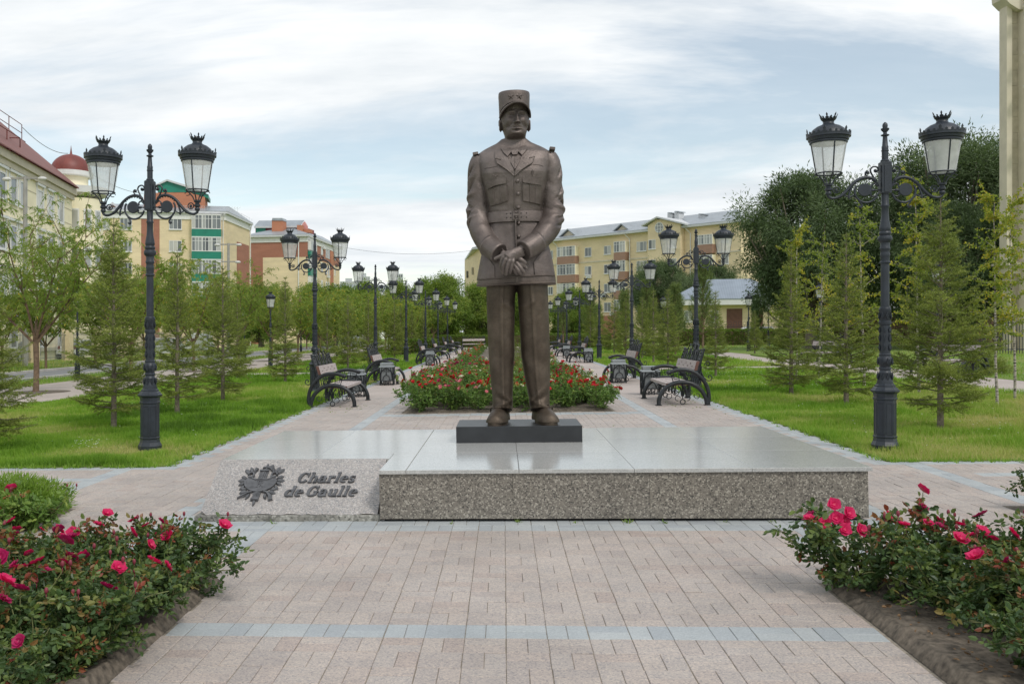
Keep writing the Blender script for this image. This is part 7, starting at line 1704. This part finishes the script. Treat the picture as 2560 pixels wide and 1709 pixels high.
for da in (-.75, -.22, .32, .85):
    z1 = EYE+76*(758-481)/2109
    for row in range(3):
        T = Matrix.Translation((tl[0], tl[1], 0)) @ Matrix.Rotation(ca_+da, 4, 'Z')
        w = MB(); w.box(tr_-.3, tr_+.05, -.33, .33, z1-1.7-3.1*row, z1-3.1*row); w.xf(T); wf = w.build('window', M['white'], o)
        w = MB(); w.box(tr_+.052, tr_+.07, -.22, .22, z1-1.55-3.1*row, z1-.12-3.1*row); w.xf(T); w.build('pane', M['win'], wf)
# roof walkways in red steel
m = MB()
def rail(p, q, h, n, z):
    for k in range(n+1): f = k/n; x, y = p[0]+(q[0]-p[0])*f, p[1]+(q[1]-p[1])*f; m.tube([(x, y, z), (x, y, z+h)], .035, 4)
    for e in (0, h*.5, h): m.tube([(p[0], p[1], z+e), (q[0], q[1], z+e)], .035, 4)
a = P3(50, 300, 5.0, fa); rail((-6, 5.0), (a[0], 5.0), 1.4, 12, a[2]-.9); m.box(-6, a[0], 4.7, 5.6, a[2]-1.0, a[2]-.9)
b = P3(46, 370, .6, fa); rail((-6, .6), (b[0], .6), 1.5, 9, b[2]+.1); rail((b[0], .6), (b[0], 2.2), 1.5, 2, b[2]+.1); m.box(-6, b[0], .6, 2.4, b[2], b[2]+.09)
m.build('roof_walkway', M['redmetal'], o)
p = P3(24, 353, 2.0, fa); m = MB(); m.prism([(p[0]-.5, p[2]-.5), (p[0]+.5, p[2]-.5), (p[0]+.5, p[2]+.6), (p[0]+.25, p[2]+1.0), (p[0]-.25, p[2]+1.0), (p[0]-.5, p[2]+.6)], 1.8, 4.0, 'xz'); dm = m.build('dormer', M['red_roof'], o); m = MB(); m.prism([(p[0]-.3, p[2]-.3), (p[0]+.3, p[2]-.3), (p[0]+.3, p[2]+.4), (p[0], p[2]+.8), (p[0]-.3, p[2]+.4)], 1.76, 1.79, 'xz'); m.build('dormer_window', M['white'], dm)
# ---- low house with tiled hip roof
fe = Fac(D2(1556, 99), D2(1800, 95)); o = bld(fe, 'low_house', 'low yellow brick house with blue grey tiled hip roof behind the hedge')
L = fe.L; H = fe.px(1600, 700)[1]
m = MB(); m.prism([(0, 0), (L, 0), (L, 8), (0, 8)], -3, H, 'xy'); m.build('wall', M['ybrick'], o)
m = MB(); m.box(-.9, L+.9, -.9, 9, H+.001, H+.62); m.build('fascia', M['white'], o)
e0 = (-.95, -.95, H+.66); e1 = (L+.95, -.95, H+.66); r0 = P3(1620, 641, 3.8, fe); r1 = (L-3.5, 3.8, r0[2]); quad_roof(o, 'roof', M['tile_roof'], [[e0, e1, r1, r0], [(-.95, 9, H+.66), e0, r0]])
for u0, u1, v0, nm in ((1667, 1703, 708, 'door'), (1600, 1616, 722, 'door'), (1728, 1750, 712, 'door')):
    a, b = fe.px(u0, v0), fe.px(u1, 768); m = MB(); m.box(a[0], b[0], -.05, 0, -1.5, a[1]); m.build(nm, M['doorbrown'], o)
for u0, u1 in ((1570, 1588), (1630, 1648)): window(o, *R4(fe, u0, u1, 712, 738), nv=1)
# ---- stone arch pier at the right edge
ff = Fac(D2(2309, 46), D2(2420, 46)); o = bld(ff, 'stone_arch', 'tall tan limestone arch pier with cornices cut by the right edge of the picture'); random.seed(3)
m = MB(); m.box(.16, 3.2, .12, .6, -2, 19.0); m.build('core_wall', M['stoneY'], o)
zb0, zb1 = EYE+46*(758-628)/2109, EYE+46*(758-601)/2109; zg = -1.2
def blocks(x0, x1, z0, z1, ch, cw, yf, mat, nm='stone_block'):
    z = z0; r = 0
    while z < z1-.02:
        h = min(ch, z1-z); x = x0-(cw*.5 if r % 2 else 0)
        while x < x1-.02:
            a, b = max(x, x0), min(x+cw, x1)
            if b-a > .05: m = MB(); j = random.uniform(-.006, .006); m.box(a+.006, b-.006, yf+j, .118, z+.006, z+h-.006); m.build(nm, mat, o)
            x += cw
        z += h; r += 1
blocks(.24, 1.15, zg, zb0, .30, .62, .06, M['stoneY']); blocks(.28, .88, zb1+.25, 18.6, .78, .60, .07, M['stoneY'])
m = MB(); m.box(0.0, .27, -.02, .58, zb1+.25, 19); m.box(.155, .235, .0, .59, zg, zb0); m.build('pier_strip', M['stoneL'], o)
m = MB(); m.box(-.05, 1.5, -.12, .7, zb0, zb0+.42); m.box(-.28, 1.5, -.30, .8, zb0+.421, zb0+.54); m.box(-.16, 1.5, -.18, .75, zb0+.541, zb1); m.box(-.08, .27, -.10, .65, zb1+.001, zb1+.25); m.build('ledge', M['stoneL'], o)
m = MB(); m.box(.64, 3.2, -.55, .1, -2, 19); m.build('inner_wall', M['stoneL'], o)
for v in (10, 118, 196, 318, 590):
    z = EYE+45.2*(758-v)/2109; m = MB(); m.box(.54, 3.2, -.85, -.551, z-.28, z-.10); m.box(.46, 3.2, -.98, -.551, z-.099, z+.02); m.build('cornice', M['stoneL'], o)
    m = MB(); m.box(.46, 3.2, -.99, -.551, z+.021, z+.05); m.build('flashing', M['gutter'], o)
z = EYE+46*(758-14)/2109; m = MB(); m.prism([(-.35, z+.9), (-.30, z+.3), (0, z+.0), (.45, z-.28), (.9, z-.3), (.9, z+2), (-.35, z+2)], -.3, .7, 'xz'); m.build('arch_spring', M['stoneL'], o)
# ---- far city
random.seed(8)
def far_block(u0, u1, v0, D, label, rows=6, cols=8, mat='greywall'):
    F = Fac(D2(u0, D), D2(u1, D)); o = bld(F, 'far_building', label, 'building', 'distant city blocks'); H_ = EYE+D*(758-v0)/2109
    m = MB(); m.box(0, F.L, 0, F.L*.6, -8, H_); m.build('wall', M[mat], o); m = MB()
    for r in range(rows):
        for c in range(cols): x = F.L*(c+.25)/cols; z = H_*(r+.4)/rows; m.box(x, x+F.L*.5/cols, -.15, -.01, z, z+H_*.45/rows)
    m.build('window', M['win'], o); m = MB(); m.box(F.L*.3, F.L*.7, F.L*.2, F.L*.4, H_+.01, H_+H_*.06); m.build('roof_housing', M[mat], o)
far_block(780, 818, 645, 520, 'distant pale grey block left of the third lamp post', 9, 8); far_block(819, 848, 634, 560, 'distant pale high-rise behind the third lamp post, left', 11, 6); far_block(894, 924, 628, 560, 'distant pale high-rise behind the third lamp post, right', 11, 6); far_block(1022, 1038, 662, 600, 'distant tower above the trees before the statue', 9, 4); far_block(975, 1000, 668, 600, 'distant low block above the trees', 6, 6)
F = Fac(D2(778, 230), D2(905, 236)); o = bld(F, 'far_house', 'long white building with grey sheet roof behind the left trees', 'building'); H_ = F.px(840, 690)[1]
m = MB(); m.box(0, F.L, 0, 10, -4, H_); m.build('wall', M['white'], o); quad_roof(o, 'roof', M['grey_roof'], [[(-.5, -.6, H_), (F.L+.5, -.6, H_), (F.L, 5, H_+4.3), (0, 5, H_+4.3)]])
for k in range(7): window(o, F.L*(k+.2)/7, F.L*(k+.6)/7, H_-2.6, H_-.9, 1)
for k in range(3): m = MB(); x = F.L*(.2+.3*k); m.prism([(x-2, H_), (x+2, H_), (x, H_+2.3)], -.4, 4, 'xz'); m.build('dormer', M['white'], o)
# ------------------------------------------------------------------ fences, poles, cables
fo_ = empty('fence', 'iron railing with yellow brick pillars along the road in front of the cream building', 'fence', loc=(-30, 44, 0), tilt=False)
for k in range(13):
    y = -6+4.6*k; m = MB(); m.box(-.28, .28, y-.28, y+.28, -.3, 2.25); m.build('pillar', M['ybrick'], fo_); m = MB(); m.box(-.34, .34, y-.34, y+.34, 2.251, 2.36, .02); m.build('pillar_cap', M['stoneL'], fo_)
m = MB()
for k in range(12):
    for j in range(24): y = -6+4.6*k+.42+j*.163; m.box(-.012, .012, y-.012, y+.012, .1, 1.95)
tag(m.build('pickets', M['bin_metal'], fo_), kind='stuff')
for z in (.25, 1.75): m = MB(); m.box(-.02, .02, -6, 49, z, z+.04); m.build('rail', M['bin_metal'], fo_)
fr_ = empty('fence', 'black iron fence with ringed tops in front of the low tiled house', 'fence', loc=(12.5, 79, 0), tilt=False)
m = MB()
for k in range(150): x = k*.13; m.box(x-.012, x+.012, -.012, .012, 0, 1.75)
for k in range(50): x = k*.39+.13; m.tube([(x+.13*cos(t), 0, 1.85+.15*sin(t)) for t in np.linspace(0, 2*pi, 11)], .012, 4)
tag(m.build('pickets', M['iron'], fr_), kind='stuff')
for k in range(8): m = MB(); m.box(k*2.6-.06, k*2.6+.06, -.08, .08, -.2, 2.05); m.build('post', M['iron'], fr_)
for z in (.2, 1.55): m = MB(); m.box(0, 19.4, -.02, .02, z, z+.04); m.build('rail', M['iron'], fr_)
f3 = empty('fence', 'dark iron fence beside the stone arch pier on the right', 'fence', loc=(22, 43.5, 0), tilt=False); m = MB()
for k in range(60): m.box(k*.12-.012, k*.12+.012, -.012, .012, 0, 1.5)
tag(m.build('pickets', M['iron'], f3), kind='stuff'); m = MB(); m.box(0, 7.2, -.02, .02, 1.4, 1.44); m.box(0, 7.2, -.02, .02, .2, .24); m.build('rail', M['iron'], f3)
def pole(u, vt, D, label, arms):
    P = D2(u, D); o = empty('utility_pole', label, 'utility pole', loc=(P.x, P.y, 0)); TILT.remove(o); z = EYE+D*(758-vt)/2109
    m = MB(); m.tube([(0, 0, -1.5), (0, 0, z)], [.17, .11], 8); m.build('mast', M['concrete'], o)
    for dz, w in arms:
        m = MB(); m.box(-w, w, -.05, .05, z-dz-.05, z-dz+.05); a = m.build('crossarm', M['concrete'], o)
        for s in (-1, 1):
            m = MB(); m.ball((s*w*.95, -.1, z-dz-.05), .17, 8, 6, (1.6, 1, .7)); m.build('floodlight', M['acm'], a)
pole(58, 405, 52, 'concrete pole with a crossarm in front of the cream building', ((.1, 1.1), )); pole(524, 558, 80, 'concrete pole with two floodlight crossarms before the yellow block', ((.1, 1.0), (1.6, .9)))
pole(864, 640, 140, 'thin far mast behind the third lamp post', ((.5, .6),)) if False else None
def cable(p, q, sag, label):
    P, Q = dpt(*p), dpt(*q); pts = [P.lerp(Q, i/14)-Vector((0, 0, sag*4*(i/14)*(1-i/14))) for i in range(15)]; m = MB(); m.tube(pts, .022, 4)
    o = m.build('cable', M['iron'], None); TILT.remove(o); tag(o, label, 'cable')
cable((52, 293, 52), (156, 352, 74), .4, 'thin overhead cable running from the red roof railing to the dome'); cable((205, 396, 76), (366, 440, 121), .8, 'thin overhead cable from the dome to the yellow block'); cable((700, 548, 157), (1100, 572, 165), 1.6, 'thin overhead cable crossing the sky left of the statue')
# ------------------------------------------------------------------ cars, pallets, people
def car(x, y, rz, label, paint, van=False):
    o = empty('parked_car', label, 'car', loc=(x, y, 0), rz=rz, tilt=False); Lc, w = 4.3, .86; h = 1.75 if van else 1.42
    prof = [(-2.15, .35), (-2.15, .85), (-1.95, h*.93 if van else .95), (-1.5, h) if van else (-1.35, h-.02), (.35, h), (1.0, .98), (1.9, .86), (2.15, .65), (2.15, .35)]
    m = MB(); rings = []
    for f, k in ((-1, .90), (-.93, 1), (.93, 1), (1, .90)): rings.append([(a*(.985 if k < 1 else 1), f*w*(1-.13*max(0, (b-.9)/.6)), .35+(b-.35)*(1 if k == 1 else .985)) for a, b in prof])
    m.loft(rings); m.build('body', paint, o, smooth=True, auto=35)
    for s in (-1, 1):
        m = MB(); yy = s*w*.965; m.prism([(-1.55, .98), (.78, .98), (.28, h-.12), (-1.35, h-.12)], yy-.012, yy+.012, 'xz'); m.build('side_window', M['win'], o)
        for wx in (-1.35, 1.35):
            m = MB(); m.lathe([(.32, -.1), (.33, -.06), (.33, .06), (.32, .1)], 18); m.xf(Matrix.Translation((wx, s*.80, .32)) @ Matrix.Rotation(pi/2, 4, 'X')); wl_ = m.build('wheel', M['gap'], o, smooth=True, auto=40); m = MB(); m.lathe([(.19, -.115), (.19, .115)], 12); m.xf(Matrix.Translation((wx, s*.80, .32)) @ Matrix.Rotation(pi/2, 4, 'X')); m.build('rim', M['acm'], wl_)
        m = MB(); m.box(2.10, 2.17, s*.55-.14, s*.55+.14, .62, .76, .01); m.build('headlight', M['acm'], o); m = MB(); m.box(-2.17, -2.12, s*.62-.1, s*.62+.1, .72, .95); m.build('tail_light', M['redmetal'], o)
    m = MB(); m.add([(.42, -.66, h-.06), (.42, .66, h-.06), (1.02, .74, .99), (1.02, -.74, .99)], [(0, 1, 2, 3)]); m.xf(Matrix.Translation((.02, 0, .015))); m.build('windscreen', M['win'], o)
    m = MB(); m.add([(-1.62, -.66, h-.08), (-1.62, .66, h-.08), (-2.04, .74, 1.0), (-2.04, -.74, 1.0)], [(0, 1, 2, 3)]); m.xf(Matrix.Translation((-.02, 0, .015))); m.build('rear_window', M['win'], o)
M['car_w'] = simple('white_car_paint', (0.72, 0.73, 0.74), .25, var=.03); M['car_g'] = simple('silver_car_paint', (0.32, 0.34, 0.36), .3, .3, .05)
x_, y_ = gpt(598, 801); car(-25.0, 74, radians(100), 'white van parked beyond the road, seen between the left willows', M['car_w'], True)
car(-24.8, 66.0, radians(95), 'white car parked beyond the road behind the second willow', M['car_w']); car(-33.2, 60, radians(95), 'silver car parked behind the pillared railing, nearer one', M['car_g']); car(-33.0, 69, radians(92), 'white car parked behind the pillared railing, farther one', M['car_w']); car(-15.5, 96, radians(80), 'dark silver car parked near the two walkers', M['car_g']); car(23, 84, radians(10), 'white car behind the black iron fence on the right', M['car_w'])
P = D2(1532, 70); po = empty('pallet_stack', 'stack of weathered wooden pallets by the hedge on the right', 'pallets', loc=(P.x, P.y, 0), tilt=False)
M['oldwood'] = simple('old_grey_timber', (0.20, 0.16, 0.13), .9, var=.3)
for k in range(6):
    m = MB()
    for q in range(5): m.box(-.6, .6, -.5+q*.22, -.38+q*.22, k*.15+.11, k*.15+.135)
    for q in (-.55, 0, .47): m.box(q, q+.09, -.5, .5, k*.15, k*.15+.108)
    m.build('pallet', M['oldwood'], po)
def person(x, y, rz, label, shirt, trouser, hgt=1.75):
    o = empty('person', label, 'person', loc=(x, y, 0), rz=rz, tilt=False)
    J = {'pel': (0, 0, .95), 'che': (0, .01, 1.28), 'neck': (0, 0, 1.47), 'chin': (0, -.01, 1.55), 'top': (0, 0, 1.72), 'shl': (-.17, 0, 1.42), 'shr': (.17, 0, 1.42), 'ell': (-.23, .03, 1.13), 'elr': (.23, .02, 1.13), 'wrl': (-.22, -.08, .90), 'wrr': (.20, -.10, .92), 'hal': (-.21, -.11, .82), 'har': (.19, -.13, .84), 'hil': (-.10, 0, .90), 'hir': (.10, 0, .90), 'knl': (-.11, -.06, .50), 'knr': (.11, .03, .50), 'anl': (-.11, -.10, .09), 'anr': (.12, .14, .11), 'tol': (-.12, -.27, .04), 'tor': (.13, 0.0, .05)}
    Rr = {'pel': .135, 'che': .145, 'neck': .058, 'chin': .085, 'top': .075, 'shl': .075, 'shr': .075, 'ell': .048, 'elr': .048, 'wrl': .032, 'wrr': .032, 'hal': .035, 'har': .035, 'hil': .09, 'hir': .09, 'knl': .062, 'knr': .062, 'anl': .042, 'anr': .042, 'tol': .035, 'tor': .035}
    E_l = [('pel', 'che'), ('che', 'neck'), ('neck', 'chin'), ('chin', 'top'), ('che', 'shl'), ('che', 'shr'), ('shl', 'ell'), ('shr', 'elr'), ('ell', 'wrl'), ('elr', 'wrr'), ('wrl', 'hal'), ('wrr', 'har'), ('pel', 'hil'), ('pel', 'hir'), ('hil', 'knl'), ('hir', 'knr'), ('knl', 'anl'), ('knr', 'anr'), ('anl', 'tol'), ('anr', 'tor')]
    ks = list(J); me = bpy.data.meshes.new('body'); me.from_pydata([J[k] for k in ks], [(ks.index(a), ks.index(b)) for a, b in E_l], [])
    ob = link('body', me, o); sk = ob.modifiers.new('skin', 'SKIN'); sk.use_smooth_shade = True; me.skin_vertices or None
    if not me.skin_vertices: 
        bm = bmesh.new(); bm.from_mesh(me); bm.verts.layers.skin.verify(); bm.to_mesh(me); bm.free()
    for i, k in enumerate(ks): me.skin_vertices[0].data[i].radius = (Rr[k]*1.05, Rr[k]*.85); me.skin_vertices[0].data[i].use_root = (k == 'pel')
    sb = ob.modifiers.new('sub', 'SUBSURF'); sb.levels = 1; sb.render_levels = 1
    mt, t, b = new_mat('clothed_figure_'+label[:6]); g = N(t, 'ShaderNodeTexCoord'); sp = N(t, 'ShaderNodeSeparateXYZ'); t.links.new(g.outputs['Object'], sp.inputs[0])
    rr = N(t, 'ShaderNodeValToRGB'); rr.color_ramp.interpolation = 'CONSTANT'; e = rr.color_ramp.elements; e[0].position = 0; e[0].color = (.02, .02, .02, 1); e[1].position = .06; e[1].color = (*trouser, 1)
    for p_, c_ in ((.53, shirt), (.835, (.36, .20, .14)), (.925, (.05, .035, .03))): q = e.new(p_); q.color = (*c_, 1)
    t.links.new(math_n('DIVIDE', sp.outputs[2], 1.8, t), rr.inputs[0]); t.links.new(rr.outputs[0], b.inputs['Base Color']); b.inputs['Roughness'].default_value = .8
    me.materials.append(mt)
x_, y_ = gpt(769, 806); person(x_, y_, radians(20), 'person in a tan shirt and dark trousers walking away beyond the left willows', (.42, .29, .19), (.02, .02, .025)); person(x_+.55, y_+.5, radians(-10), 'person in dark clothes walking beside the tan-shirted walker', (.03, .035, .05), (.03, .035, .05))
# ------------------------------------------------------------------ let everything stand on the sloping park
bpy.context.view_layer.update()
Rt = Matrix.Rotation(-math.atan(SLOPE), 4, 'Y')
seen = set()
for o in TILT:
    if o.name in seen or o.parent: continue
    seen.add(o.name); o.matrix_world = Rt @ o.matrix_basis
for o in SINK:
    if o.name in seen or o.parent: continue
    seen.add(o.name); o.location.z += SLOPE*o.location.x
